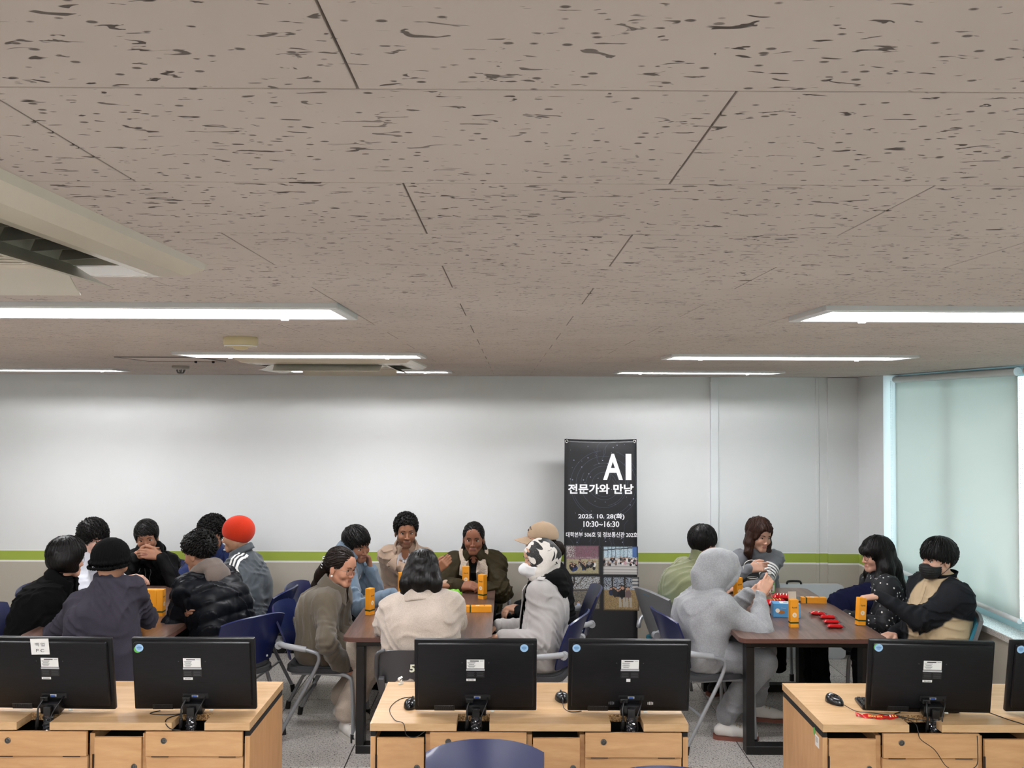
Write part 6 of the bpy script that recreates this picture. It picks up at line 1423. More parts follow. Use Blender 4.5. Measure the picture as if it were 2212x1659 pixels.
# ------------------------------------------------ 12 woman in olive puffer
def p12():
    p = Person('woman with tied-back black hair in an olive padded coat with fleece collar, hands clasped', (-0.262, 7.28), at(1023, 1164, 7.02), 270, (268, -3, 0), '#8a5b45', hb=0.004, sh=0.165)
    p.arm(1, at(996, 1266, 6.70), pole=(-1.0, 0.2, -0.7), d=(0.75, -0.55, 0.15), n=(0.3, 0.5, -0.7), curl=0.9, thumb=0.6); p.arm(-1, at(1026, 1269, 6.74), pole=(1.0, 0.2, -0.7), d=(-0.85, -0.4, 0.1), n=(-0.3, 0.5, -0.7), curl=0.8, thumb=0.6)
    p.body(lips='#7d4a45', wide=1.03, fem=True)
    hair_build('hair', p.H, p.R, dict(t=0.010, dz=0.006, cut=[(-0.12, -0.08), (-0.04, -0.07), (0.0, -0.03), (0.035, -0.02), (0.052, 0.03), (0.09, 0.056)], locks=420, len=0.09, flow='back', grav=0.1, wave=0.002, extra=[('rc', (0.0, -0.09, -0.02), (0.0, -0.10, -0.07), 0.04, 0.045), ('w', [p.L(-0.07, -0.04, -0.03), p.L(-0.085, -0.04, -0.09), p.L(-0.13, -0.04, -0.13)], [0.018, 0.013, 0.004]), ('w', [p.L(0.07, -0.04, -0.03), p.L(0.085, -0.04, -0.09), p.L(0.13, -0.04, -0.14)], [0.018, 0.013, 0.004])]), HAIR_BLACK, p.root, p.org, 12)
    m = cloth('puffer_olive', '#3f3621', 120, 0.14, 0.6, 0.2, 0.05); p.top(m, 'padded_coat', 0.040, seed=23, sleeve=(0.084, 0.080, 0.060), quilt=(0.11, 0.010), shl=0.012, cuff=0.03, cut=[(p.N + p.fc * 0.095 + p.u * 0.005, (0.05, 0.055, 0.06), np.stack((p.rc, p.fc, p.u), 1))])
    fl = mat('fleece_cream', '#d3c2b1', 0.95, bump=(130, 1.0, 0.01)); L_ = [(0.04, 0.02), (0.078, 0.025), (0.105, -0.005), (0.11, -0.055), (0.05, -0.11), (0.035, -0.05)]
    p.collar(fl, r=0.082, gap=0.8, tip=0.0, prof=((0.006, -0.04), (0.0, 0.01), (0.006, 0.035), (0.03, 0.03), (0.05, -0.01)), thick=0.012)
    patch(p, fl, L_, 'fleece_lapel', 0.010, 0.014); patch(p, fl, [(-0.04, 0.02), (-0.078, 0.025), (-0.11, -0.01), (-0.11, -0.06), (-0.055, -0.10), (-0.025, -0.15), (-0.02, -0.05)], 'fleece_lapel', 0.010, 0.014)
    patch(p, trs_blk, [(-0.025, 0.02), (0.03, 0.02), (0.02, -0.08), (0, -0.15), (-0.02, -0.08)], 'inner_top', 0.003); p.trousers(trs_blk)
# ------------------------------------------------ 13 person in tan cap
def p13():
    p = Person('woman in a tan baseball cap with dark hair in a bun behind the patterned headscarf', at(1210, 1400, 6.5)[:2], at(1168, 1168, 6.5), 180, (188, 0, 0), '#c79a80', hb=0.006)
    p.arm(-1, lap(p, -1)); p.arm(1, lap(p, 1)); p.body(); tan = cloth('cap_tan', '#b59d83', 300, 0.08)
    hair_build('hair', p.H, p.R, dict(t=0.006, cut=[(-0.13, -0.10), (-0.03, -0.09), (0.03, -0.07), (0.05, 0.02), (0.1, 0.06)], locks=200, len=0.10, flow='down', grav=0.2, extra=[('rc', (0, -0.125, -0.05), (0, -0.14, -0.07), 0.045, 0.042)]), HAIR_DK, p.root, p.org, 13)
    def b(F):
        F.el(p.L(0, -0.016, 0.04), (0.094, 0.114, 0.098), p.R, 0.0); F.fn(lambda P: 0.022 + 0.10 * ((P - p.H) @ p.R)[..., 1] - ((P - p.H) @ p.R)[..., 2], p.H, p.H, 0.006, 'int'); F.rc(p.L(-0.001, -0.016, 0.137), p.L(0.001, -0.016, 0.139), 0.006, 0.006, 0.002)
    cap = p.shape('cap', tan, b, 0.005)
    def vis(u, v):
        a = (u - 0.5) * 2.3; r = 0.094 + 0.085 * v * (1 - 0.25 * (2 * u - 1) ** 4); return Vector(p.L(math.sin(a) * (0.09 + 0.03 * v) * 0.92, -0.016 + 0.02 + math.cos(a) * r * 1.05, 0.034 - 0.022 * v - 0.035 * math.sin(a) ** 2) - p.org)
    MB().grid(vis, 18, 8, 0.004).build('visor', tan, cap, True, angle=50)
    lg = MB()
    def lp(a, z, rr=1.006): return Vector(p.L(math.sin(a) * 0.094 * rr * math.cos(math.asin(min(0.99, (z - 0.04) / 0.098))), -0.016 + math.cos(a) * 0.114 * rr * math.cos(math.asin(min(0.99, (z - 0.04) / 0.098))), z) - p.org)
    lg.tube([lp(0.45 - 0.9 * k / 8, 0.085 + 0.016 * math.sin(k / 8 * math.pi)) for k in range(9)], 0.0032, 5); lg.build('cap_embroidery', mat('thread_dark', '#3a3330', 0.8), cap); MB().tube([lp(0.16, 0.074), lp(0.0, 0.084), lp(-0.16, 0.072)], 0.0045, 5).build('cap_embroidery', MATS['thread_dark'], cap); MB().tube([lp(0.3, 0.063), lp(-0.3, 0.063)], 0.0016, 5).build('cap_embroidery', MATS['thread_dark'], cap)
    p.top(cloth('top_dark', '#1a1a1d'), 'jacket', 0.018, seed=2); p.trousers(trs_blk)
# ------------------------------------------------ 14 woman in headscarf, mask and pale trench coat
def p14():
    p = Person('woman in a black and white headscarf, white mask and pale trench coat', at(1172, 1400, 5.80)[:2], at(1164, 1207, 5.84), 170, (194, -6, 0), '#c3977c', hb=0.0045)
    p.arm(-1, at(1085, 1372, 5.62), pole=(0.6, -0.4, -1), d=(-0.9, 0.2, -0.3)); p.arm(1, at(1078, 1352, 5.98), pole=(0.5, 0.5, -1), d=(-0.9, 0, -0.3)); p.body(ears=False)
    def sc():
        m = bpy.data.materials.new('scarf_print'); m.use_nodes = True; nt = NT(m); v = nt.coords('Object'); n = nt.noise(v, 9, 2.5, 0.5, 1.0); n2 = nt.noise(v, 42, 2, 0.5, 2.0)
        a = nt.ramp(n, [(0.52, srgb('#ded9d2')), (0.53, srgb('#111214'))]); b = nt.ramp(n2, [(0.485, 0.0), (0.495, 1.0), (0.505, 1.0), (0.515, 0.0)]); mx = nt.add('ShaderNodeMix', data_type='RGBA'); nt.link(b, mx.inputs[0]); nt.link(a, mx.inputs[6]); mx.inputs[7].default_value = (*srgb('#9a958d'), 1)
        mm = nt.add('ShaderNodeMix', data_type='RGBA'); mm.inputs[0].default_value = 0.35; nt.link(a, mm.inputs[6]); nt.link(mx.outputs[2], mm.inputs[7]); nt.link(mm.outputs[2], nt.b.inputs['Base Color']); nt.b.inputs['Roughness'].default_value = 0.6; return m
    def b(F):
        F.el(p.L(0, -0.018, 0.028), (0.088, 0.112, 0.105), p.R, 0.0); F.rc(p.L(0, -0.01, -0.03), p.L(0, 0.0, -0.10), 0.085, 0.075, 0.04); F.rc(p.L(0, 0.0, -0.10), p.N, 0.075, 0.088, 0.04); F.rc(p.L(0, -0.12, 0.02), p.L(0, -0.10, -0.06), 0.03, 0.04, 0.04)
        F.el(p.L(0, 0.112, -0.02), (0.056, 0.062, 0.085), p.R, 0.012, 'sub'); n = 20
        pts = [p.L(0.056 * math.sin(2 * math.pi * k / n), 0.062 + 0.018 * math.cos(2 * math.pi * k / n), -0.02 + 0.085 * math.cos(2 * math.pi * k / n)) for k in range(n + 1)]; F.chain(pts, [0.008] * (n + 1), 0.012)
        F.fn(folds(0.004, 38, 4), p.H, p.H, 0, 'warp')
    p.shape('headscarf', sc(), b, 0.0055); mask(p, mat('mask_white', '#dfe1e3', 0.7), 'face_mask', True)
    m = cloth('trench_pale', '#adaaa8', 280, 0.06, 0.75); p.top(m, 'trench_coat', 0.024, seed=31, sleeve=(0.062, 0.058, 0.042), hem=0.15, flare=0.02)
    k = cloth('hoodie_black', '#0f0f11', 280, 0.3); hood_down(p, k, 0.052, 0.082, 'hood', 0.015, 0.005); patch(p, k, [(-0.085, 0.0), (-0.06, -0.1), (-0.05, -0.34), (0.05, -0.34), (0.06, -0.1), (0.085, 0.0)], 'hoodie_front', 0.010, 0.01)
    L_ = [(0.085, -0.02), (0.135, -0.06), (0.10, -0.16), (0.055, -0.30), (0.05, -0.2)]; patch(p, m, L_, 'lapel', 0.014, 0.005); patch(p, m, mirror(L_), 'lapel', 0.014, 0.005)
    p.ribbon('epaulette', m, [p.N * (1 - t) + p.S[-1] * t - p.u * 0.02 for t in (0.45, 0.7, 0.95)], p.u - p.rc * 0.4, 0.045, lift=0.006); p.ribbon('zipper', mat('zip_white', '#b9b09a', 0.6), [p.N + p.rc * -0.01 - p.u * (0.06 + 0.03 * j) for j in range(9)], p.fc, 0.006, lift=0.022)
    for e in (-1, 1): MB().tube(spline([Vector(p.N + p.fc * 0.13 + p.rc * e * 0.03 - p.u * (0.10 + 0.05 * j) + p.fc * 0.012 * math.sin(j * 2.1 + e) - p.org) for j in range(5)], 4), 0.0045, 6).build('drawcord', M_paper, p.root, True)
    p.trousers(trs_grey, shoes=(shoe_k, shoe_k))
# ------------------------------------------------ 15 man in green fleece
def p15():
    p = Person('man in a sage green high-neck fleece turned away in a grey padded chair', at(1465, 1400, 6.40)[:2], at(1519, 1175, 6.46), 22, (34, -8, 0), '#c08a72', hb=0.005, bow=0.06, sh=0.165)
    p.arm(1, at(1560, 1300, 6.35)); p.arm(-1, at(1580, 1285, 6.8)); p.body()
    hair_build('hair', p.H, p.R, S_(t=0.022, dz=0.008, cut=[(-0.12, -0.055), (-0.05, -0.045), (-0.015, 0.005), (0.03, -0.005), (0.055, 0.02), (0.1, 0.03)], locks=420, len=0.08, flow='down', grav=0.12), HAIR_BLACK, p.root, p.org, 15)
    m = cloth('fleece_sage', '#7d8160', 240, 0.12, sheen=0.4); p.top(m, 'fleece', 0.022, seed=33, sleeve=(0.068, 0.064, 0.05), flare=0.012); p.collar(m, r=0.068, gap=0.2, tip=0, prof=((0.02, -0.03), (0.012, 0.02), (0.016, 0.055), (0.012, 0.058), (0.004, 0.02)))
    p.ribbon('seam', mat('seam_green', '#6e7350', 0.9), [p.N - p.u * 0.17 + p.rc * (0.16 - 0.04 * k) - p.u * 0.012 * k for k in range(8)], -p.fc, 0.004); p.trousers(trs_blk, shoes=(shoe_k, sole_br))
# ------------------------------------------------ 16 person in grey hoodie, hood up
def p16():
    p = Person('person in a light grey hooded tracksuit with the hood up', at(1512, 1400, 5.80)[:2], at(1553, 1234, 5.84), 14, (18, -30, 0), '#c99b83', hb=0.0042, bow=0.055, sh=0.16, legs={1: (V3(1.60, 5.70, 0.50), V3(1.40, 5.77, 0.085), (0.95, -0.15, 0)), -1: (V3(1.66, 5.92, 0.52), V3(1.66, 6.02, 0.12), (0.9, -0.2, 0))})
    p.arm(1, at(1642, 1287, 5.76), pole=at(1606, 1352, 5.62) - p.S[1], d=(0.5, 0.2, 0.75), n=(0.2, 0.95, -0.1), curls=(0.5, 0.7, 0.8, 0.8), thumb=0.8); p.arm(-1, at(1617, 1282, 6.0), pole=(0.4, 0.5, -1), d=(0.95, -0.25, 0.15), n=(0.1, -0.8, 0.5), curl=0.6, thumb=0.6)
    p.body(ears=False)
    m = cloth('hoodie_grey_marl', '#96989b', 130, 0.22, 0.95, sheen=0.35)
    def ex(F, s):
        F.rc(s.L(0, -0.05, -0.06), s.N - s.u * 0.03, 0.095, 0.105, 0.04)
    p.top(m, 'hoodie', 0.026, seed=35, sleeve=(0.078, 0.080, 0.046), extra=ex, flare=0.016, shl=0.006)
    def b(F):
        F.el(p.L(0, -0.018, 0.028), (0.103, 0.128, 0.118), p.R, 0.0); F.rc(p.L(0, -0.015, -0.02), p.L(0, -0.03, -0.12), 0.105, 0.10, 0.05); F.rc(p.L(0, -0.13, 0.02), p.L(0, -0.12, -0.08), 0.04, 0.06, 0.05); F.rc(p.L(0, 0.05, 0.10), p.L(0, 0.07, 0.095), 0.05, 0.035, 0.05)
        F.el(p.L(0, 0.10, -0.02), (0.078, 0.125, 0.108), p.R, 0.012, 'sub'); F.el(p.L(0, 0.0, -0.0), (0.085, 0.105, 0.10), p.R, 0.01, 'sub'); n = 22
        pts = [p.L(0.085 * math.sin(2 * math.pi * k / n), 0.072 + 0.03 * math.cos(2 * math.pi * k / n), -0.02 + 0.112 * math.cos(2 * math.pi * k / n)) for k in range(n + 1)]; F.chain(pts, [0.0125] * (n + 1), 0.010); F.fn(folds(0.006, 26, 14), p.H, p.H, 0, 'warp')
    p.shape('hood', m, b, 0.0065); hair_build('hair', p.H, p.R, S_(t=0.008, locks=0, len=0.06, flow='fwd', cut=[(-0.11, -0.04), (0.0, 0.0), (0.05, 0.0), (0.07, 0.03), (0.1, 0.04)]), HAIR_BLACK, p.root, p.org, 16)
    p.trousers(trs_grey, (0.10, 0.095, 0.075), 0.009, shoes=(shoe_w, sole_br, lace_b))
# ------------------------------------------------ 17 woman in grey sweater
def p17():
    p = Person('woman with wavy brown hair in a grey sweater with white sleeve bands, raising one hand', (1.97, 7.24), at(1640, 1157, 7.02), 268, (292, -10, 4), '#c99c86', hb=0.004)
    p.arm(1, at(1617, 1228, 6.84), pole=(-1, 0.1, -0.8), d=(0.9, -0.2, 0.15), n=(0.1, 0.9, -0.3), curls=(0.55, 0.9, 1.0, 1.0), thumb=0.4); p.arm(-1, at(1608, 1272, 6.72), pole=(1, 0.3, -0.8), d=(-0.95, -0.2, 0), curl=0.4); p.body(lips='#a8554f', lid=0.5, ears=False, fem=True)
    hair_build('hair', p.H, p.R, dict(t=0.022, dz=0.010, cut=[(-0.13, -0.12), (-0.02, -0.11), (0.03, -0.06), (0.055, 0.0), (0.07, 0.045), (0.1, 0.066)], face=((0.006, 0.112, -0.03), (0.058, 0.062, 0.088)), locks=420, len=0.16, grav=0.4, curl=0.004, wave=0.004,
        extra=[('w', [p.L(s_ * 0.072, -0.01, 0.0), p.L(s_ * 0.084, 0.0, -0.06), p.L(s_ * 0.092, 0.018, -0.13), p.L(s_ * 0.075, 0.035, -0.185)], [0.036, 0.034, 0.030, 0.010]) for s_ in (-1, 1)] + [('w', [p.L(0, -0.07, 0.0), p.L(0, -0.085, -0.08), p.L(0, -0.08, -0.15)], [0.06, 0.055, 0.03]), ('rc', (0.03, 0.075, 0.075), (0.068, 0.055, -0.005), 0.018, 0.012)]), HAIR_BR, p.root, p.org, 17)
    m = cloth('sweater_grey', '#72757b', 300, 0.1, sheen=0.25); p.top(m, 'sweater', 0.012, seed=41, sleeve=(0.056, 0.054, 0.04)); p.collar(m, 'neck_rib', 0.062, ((0.012, -0.03), (0.004, 0.0), (0.002, 0.012)), 0.02, 0.0)
    ax = nrm(p.E[-1] - p.S[-1]); w0 = p.S[-1] + (p.E[-1] - p.S[-1]) * 0.42
    for k in range(4):
        c = w0 + ax * 0.028 * k; b = MB(); a = nrm(np.cross(ax, V3(0, 0, 1))); b2 = np.cross(ax, a); rows = []
        for j in range(25):
            o_ = a * math.cos(j * math.pi / 12) + b2 * math.sin(j * math.pi / 12); row = []
            for e in (-0.0085, 0.0085): tt = np.linspace(0, 0.12, 61); v = p.topS.ev(c + ax * e + tt[:, None] * o_); row.append(Vector(c + ax * e + o_ * (min(tt[np.argmax(v > 0)], 0.075) + 0.0055) - p.org))
            rows.append(row)
        for r0, r1 in zip(rows, rows[1:]): b.raw([r0[0], r0[1], r1[1], r1[0]], [(0, 1, 2, 3)])
        b.build('white_band', M_paper, p.topo, True)
    MB().tube(spline([Vector(p.W[1] + V3(-0.055, -0.05, 0.0) - p.org), Vector(p.W[1] + V3(-0.04, -0.06, 0.055) - p.org), Vector(p.W[1] + V3(0.01, -0.065, 0.075) - p.org), Vector(p.W[1] + V3(0.06, -0.06, 0.045) - p.org)], 6), 0.003, 6).build('white_cord', M_paper, p.root, True)
    p.trousers(trs_blk)
# ------------------------------------------------ 18 woman in polka dots
def dots():
    m = bpy.data.materials.new('polka_dots'); m.use_nodes = True; nt = NT(m); vo = nt.add('ShaderNodeTexVoronoi'); vo.inputs['Scale'].default_value = 31; vo.inputs['Randomness'].default_value = 0.55; nt.link(nt.coords('Object'), vo.inputs['Vector'])
    nt.link(nt.ramp(vo.outputs['Distance'], [(0.19, srgb('#d8d6d0')), (0.23, srgb('#0d0d14'))]), nt.b.inputs['Base Color']); nt.b.inputs['Roughness'].default_value = 0.75; return m
def p18():
    p = Person('woman with very long black hair, round glasses and a navy polka-dot blouse', at(1888, 1400, 6.40)[:2], at(1893, 1200, 6.42), 178, (184, -4, 0), '#cf9f8a', hb=0.0045)
    p.arm(-1, at(1830, 1330, 6.15), pole=(0.4, -0.6, -1), d=(-0.8, 0.3, -0.3)); p.arm(1, at(1815, 1310, 6.55)); p.body(ears=False, lips='#a3574f', fem=True)
    hair_build('hair', p.H, p.R, dict(t=0.026, dz=0.006, h=0.007, cut=[(-0.14, -0.14), (0.0, -0.13), (0.035, -0.10), (0.058, -0.02), (0.068, 0.012), (0.12, 0.014)], face=((0, 0.128, -0.06), (0.056, 0.07, 0.08)), locks=420, len=0.20, grav=0.6, wave=0.003,
        extra=[('w', [p.L(s_ * 0.06, -0.03, 0.0), p.L(s_ * 0.08, -0.03, -0.08), p.L(s_ * 0.10, -0.03, -0.18), p.L(s_ * 0.10, -0.05, -0.32), p.L(s_ * 0.08, -0.06, -0.42)], [0.05, 0.05, 0.045, 0.04, 0.012]) for s_ in (-1, 1)] + [('w', [p.L(0, -0.06, 0.0), p.L(0, -0.10, -0.10), p.L(0, -0.13, -0.25), p.L(0, -0.13, -0.42)], [0.075, 0.075, 0.07, 0.03]), ('w', [p.L(0.07, 0.0, -0.05), p.L(0.085, 0.03, -0.14), p.L(0.075, 0.07, -0.24)], [0.03, 0.03, 0.01]), ('w', [p.L(-0.07, 0.0, -0.05), p.L(-0.085, 0.03, -0.14), p.L(-0.075, 0.08, -0.26)], [0.03, 0.03, 0.01]), ('rc', (-0.03, 0.085, 0.045), (0.03, 0.085, 0.045), 0.022, 0.022), ('rc', (-0.032, 0.095, 0.03), (0.032, 0.095, 0.03), 0.012, 0.012)]), HAIR_BLACK, p.root, p.org, 18)
    p.top(dots(), 'blouse', 0.022, seed=43, sleeve=(0.064, 0.066, 0.045), flare=0.01); nv = cloth('coat_navy', '#15193a', 280, 0.15)
    p.shape('coat', nv, lambda F: (F.chain([p.P + V3(-0.02, -0.03, 0.22), p.P + V3(-0.20, -0.02, 0.14), p.P + V3(-0.33, 0.06, 0.0)], [0.12, 0.13, 0.07], 0.04)), 0.0085, 0.012, 50, 8)
    p.glasses(mat('glasses_black', '#1a1716', 0.3), 0.022, 0.096); p.trousers(trs_blk)
# ------------------------------------------------ 19 man in black mask and raglan jacket
def p19():
    p = Person('man in a black face mask and tan jacket with black sleeves holding a box', at(2008, 1400, 5.78)[:2], at(2026, 1209, 5.78), 192, (192, -4, 0), '#d3a68f', hb=0.0042, sh=0.175)
    p.arm(-1, at(1899, 1288, 5.76), pole=(0.5, -0.7, -0.9), d=(-0.95, 0.05, -0.12), n=(-0.35, 0.0, -0.95), curls=(0.9, 0.95, 1.0, 1.0), thumb=0.7); p.arm(1, p.P + p.f * 0.16 + p.r * 0.13 + V3(0, 0, 0.10), pole=-p.f + p.r * 0.5 - V3(0, 0, 0.5)); p.body()
    hair_build('hair', p.H, p.R, S_(t=0.026, dz=0.010, cut=[(-0.13, -0.08), (-0.06, -0.07), (-0.02, -0.005), (0.03, 0.0), (0.055, 0.015), (0.12, 0.025)], locks=420, len=0.085, flow='down', grav=0.12, lift=0.03, wave=0.003), HAIR_BLACK, p.root, p.org, 19)
    mask(p, mat('mask_black', '#0e0e10', 0.75), 'face_mask')
    def cols(V, s):
        tan, blk = V3(srgb('#c0ab8b')), V3(srgb('#14161b')); c = np.tile(tan, (len(V), 1)); x = (V - s.N) @ s.rc; z = (V - s.N) @ s.u; near = np.full(len(V), 9.0)
        for q in s.E:
            for a, b in ((s.S[q], s.E[q]), (s.E[q], s.W[q])): ab = b - a; t = np.clip(((V - a) @ ab) / (ab @ ab), 0, 1); near = np.minimum(near, np.linalg.norm(V - a - t[:, None] * ab, axis=1))
        tor = np.full(len(V), 9.0)
        for q in (-1, 1):
            a, b = s.P + s.r * q * 0.085, s.C + s.rc * q * 0.078; ab = b - a; t = np.clip(((V - a) @ ab) / (ab @ ab), 0, 1); tor = np.minimum(tor, np.linalg.norm(V - a - t[:, None] * ab, axis=1) - 0.126)
        sm = lambda d: np.clip(0.5 - d / 0.010, 0, 1); wt = np.maximum(sm(near - 0.068 - tor + 0.004), sm(-(np.abs(x) - 0.075 + 0.45 * np.minimum(z, 0.0))) * sm(-(z + 0.19))); return c * (1 - wt[:, None]) + blk * wt[:, None]
    p.top(vcol_mat('raglan_cotton', 0.85, 0.25, bump=(240, 0.3, 0.002)), 'raglan_jacket', 0.034, seed=45, sleeve=(0.070, 0.070, 0.044), h=0.0065, belly=0.02, cols=cols, shl=0.008, flare=0.01)
    p.collar(cloth('collar_black', '#1b1c20'), r=0.070, gap=0.35, tip=0.01, prof=((0.014, -0.03), (0.008, 0.02), (0.012, 0.045), (0.006, 0.046), (0.0, 0.02)))
    p.ribbon('zipper', mat('zip_tan', '#8f7f66', 0.6), [p.N - p.u * (0.05 + 0.03 * k) for k in range(12)], p.fc, 0.005); p.trousers(trs_blk)
for _f in (p1, p2, p3, p4, p5, p6, p7, p8, p9, p10, p11, p12, p13, p14, p15, p16, p17, p18, p19): _f()
# ------------------------------------------------ their chairs
def ch(px, Y, face, label, fwd=0.04, kind=put_blue):
    c = at(px, 1400, Y); a = R(face); return kind(c[0] + math.cos(a) * fwd, Y + math.sin(a) * fwd, face - 90, label)
ch(66, 5.85, 8, 'navy chair under the woman in the black coat'); ch(140, 6.5, 0, 'navy chair behind the person in the white shirt'); ch(222, 5.05, 58, 'navy chair under the man in the slate sweatshirt')
put_blue(-2.84, 7.26, 182, 'navy chair of the man with clasped hands by the wall'); put_blue(-2.27, 7.26, 172, 'navy chair of the man in the navy track top')
ch(500, 5.74, 140, 'navy chair with its back behind the black puffer jacket'); ch(548, 6.45, 172, 'navy chair behind the man in the orange beanie'); ch(690, 5.93, -2, 'navy chair under the woman in the taupe coat')
ch(708, 6.55, -8, 'navy chair of the man in the dusty blue hoodie'); put_blue(-0.83, 7.26, 180, 'navy chair of the man in the beige coat'); put_blue(-0.25, 7.24, 180, 'navy chair behind the woman in the olive coat')
ch(1212, 6.5, 180, 'navy chair of the woman in the tan cap'); ch(1172, 5.76, 162, 'navy chair under the woman in the pale trench coat'); ch(1508, 5.80, 12, 'navy chair under the person with the grey hood up')
put_blue(1.97, 7.22, 178, 'navy chair of the woman in the grey sweater'); ch(1890, 6.42, 178, 'navy chair of the woman in the polka-dot blouse')
ch(1465, 6.40, 22, 'grey padded chair with teal cushion under the man in sage green', kind=teal_chair); ch(2010, 5.78, 178, 'grey padded chair with teal cushion under the man in the black mask', kind=teal_chair)
folding_chair(-0.49, 5.11, 0, 'dark grey steel folding chair marked with a number, under the cream coat')
put_blue(-0.085, 3.205, 180, 'empty navy chair standing right before the desk with the looping mouse cable'); put_blue(0.555, 2.95, 180, 'empty navy chair beside the other empty chair, further from the desks')
# ================================================================ things on the meeting tables
M_or = mat('carton_orange', '#f0a024', 0.45, noise=(6, 0.03)); M_gr = mat('carton_dark_green', '#23401f', 0.45); M_pet = mat('petal_white', '#f1efe6', 0.5); M_yol = mat('flower_yellow', '#e9c93a', 0.5); M_cin = mat('carton_inside', '#d8d2c6', 0.7)
def tab(px, py):
    d = CAMR @ np.array([(px - 1106) / 1940, -(py - 829.5) / 1940, -1.0]); k = (TZ - CAM_H) / d[2]; return float(d[0] * k), float(d[1] * k), TZ
BXW, BXD, BXH = 0.052, 0.040, 0.172
def carton(loc, rz, label, lie=False, opened=False, tilt=0.0, back=False):
    t = empty('cream_carton', loc, R(rz), label, 'box', 'orange cream cartons')
    M0 = (Matrix.Translation((0, 0, BXD / 2)) @ Matrix.Rotation(R(90), 4, 'Y') @ Matrix.Rotation(R(-90), 4, 'Z') @ Matrix.Translation((0, 0, -BXH / 2))) if lie else Matrix.Rotation(R(tilt), 4, 'Y')
    def bx(name, c, s, m, p=t, bevel=0.0): b = MB().box(c, s, bevel=bevel); b.bm.transform(M0); return b.build(name, m, p)
    body = bx('body', (0, 0, BXH / 2), (BXW, BXD, BXH), M_or, bevel=0.0008)
    bx('band', (0, 0, 0.030), (BXW + 0.001, BXD + 0.001, 0.010), M_gr)
    sides = (-1, 1)
    for s in sides:
        Mf = M0 @ Matrix.Translation((0, s * (BXD / 2 + 0.0004), 0)) @ Matrix.Rotation(0 if s < 0 else math.pi, 4, 'Z')
        text('lettering', 'Kamill', 0.032, None, M_ink, body, Mf @ Matrix.Translation((0, 0, 0.125)) @ Matrix.Rotation(R(90), 4, 'X'), 0.02)
        b = MB()
        for k in range(11):
            a = k * 2 * math.pi / 11; b.raw([(0.013 * math.cos(a) * 0.25 + r_ * math.cos(a + w_), 0, 0.078 + 0.013 * math.sin(a) * 0.25 + r_ * math.sin(a + w_)) for r_, w_ in ((0.002, -0.6), (0.010, -0.28), (0.0125, 0), (0.010, 0.28), (0.002, 0.6))], [(0, 1, 2, 3, 4)], Mf)
        b.build('flower_print', M_pet, body)['kind'] = 'stuff'
        b = MB(); b.raw([(0.0042 * math.cos(k * math.pi / 5), -0.0005, 0.078 + 0.0042 * math.sin(k * math.pi / 5)) for k in range(10)], [tuple(range(10))], Mf); b.build('flower_centre', M_yol, body)
    if opened:
        b = MB(); b.raw([(-BXW / 2, BXD / 2, BXH), (BXW / 2, BXD / 2, BXH), (BXW / 2, BXD / 2 + 0.004, BXH + 0.045), (-BXW / 2, BXD / 2 + 0.004, BXH + 0.045)], [(0, 1, 2, 3)], M0); fs = b.bm.faces[:]; bmesh.ops.solidify(b.bm, geom=fs, thickness=0.0008); b.build('open_flap', M_cin, t)
    return t
# four in a row on the first table
for k in range(4): carton((-2.272 - (3 - k) * 0.0408, 5.93, TZ), 90, ['end carton of the orange row, nearest the man in the slate sweatshirt', 'second of the four orange cartons counted from the slate sweatshirt', 'third of the four orange cartons counted from the slate sweatshirt', 'end carton of the orange row, nearest the puffer jacket'][k])
carton(tab(799, 1327), 62, 'upright orange carton in front of the woman in the taupe coat')
carton(tab(1042, 1293), -38, 'upright orange carton beside the lying one, before the olive coat')
carton(tab(1006, 1273), 4, 'upright orange carton behind the clasped hands of the olive coat')
carton(tab(1034, 1321), 2, 'orange carton lying on the table with single cartons', lie=True)
carton(tab(868, 1288), 20, 'orange carton half hidden beside the cream coat woman\'s hair')
carton(tab(1714, 1354), 3, 'open upright orange carton with its flap raised beside the biscuit box', opened=True)
carton(tab(1757, 1302), -2, 'orange carton lying on the table with the red snacks', lie=True)
carton((*tab(1858, 1350)[:2], TZ + 0.002), 12, 'upright orange carton held at its top by the masked man', tilt=4, back=True)
carton(tab(1594, 1300), 25, 'orange carton partly behind the grey sleeve and paper cup')
# biscuit box
M_bbx = mat('biscuit_box_blue', '#5aa0d6', 0.4); M_bisc = mat('biscuit_brown', '#a8692f', 0.6); M_cream = mat('cream_white', '#efe9dc', 0.5)
t = empty('biscuit_box', tab(1697, 1331), R(-6), 'light blue biscuit box printed with biscuits', 'box')
bb = MB().box((0, 0, 0.045), (0.175, 0.085, 0.09), bevel=0.002).build('carton', M_bbx, t)
MB().box((0.02, 0, 0.0905), (0.12, 0.06, 0.0006)).build('print_panel', M_cream, bb); text('lettering', 'MILK', 0.07, 0.022, mat('print_blue_dark', '#2f5f96', 0.5), bb, Matrix.Translation((0.02, -0.002, 0.0912)), 0.02)
MB().lathe([(0.02, 0), (0.021, 0.001), (0.02, 0.0022)], 20, Matrix.Translation((-0.035, -0.0428, 0.035)) @ Matrix.Rotation(R(90), 4, 'X') @ Matrix.Scale(0.6, 4, (0, 1, 0))).build('biscuit_print', M_bisc, bb); MB().lathe([(0.014, 0), (0.014, 0.003)], 16, Matrix.Translation((-0.06, -0.0428, 0.045)) @ Matrix.Rotation(R(90), 4, 'X')).build('cream_print', M_cream, bb); MB().box((0.04, -0.0429, 0.03), (0.022, 0.001, 0.022)).build('print_panel', M_greyp, bb)
text('lettering', 'Cream', 0.03, 0.008, M_cream, bb, Matrix.Translation((-0.02, -0.0435, 0.062)) @ Matrix.Rotation(R(90), 4, 'X'))
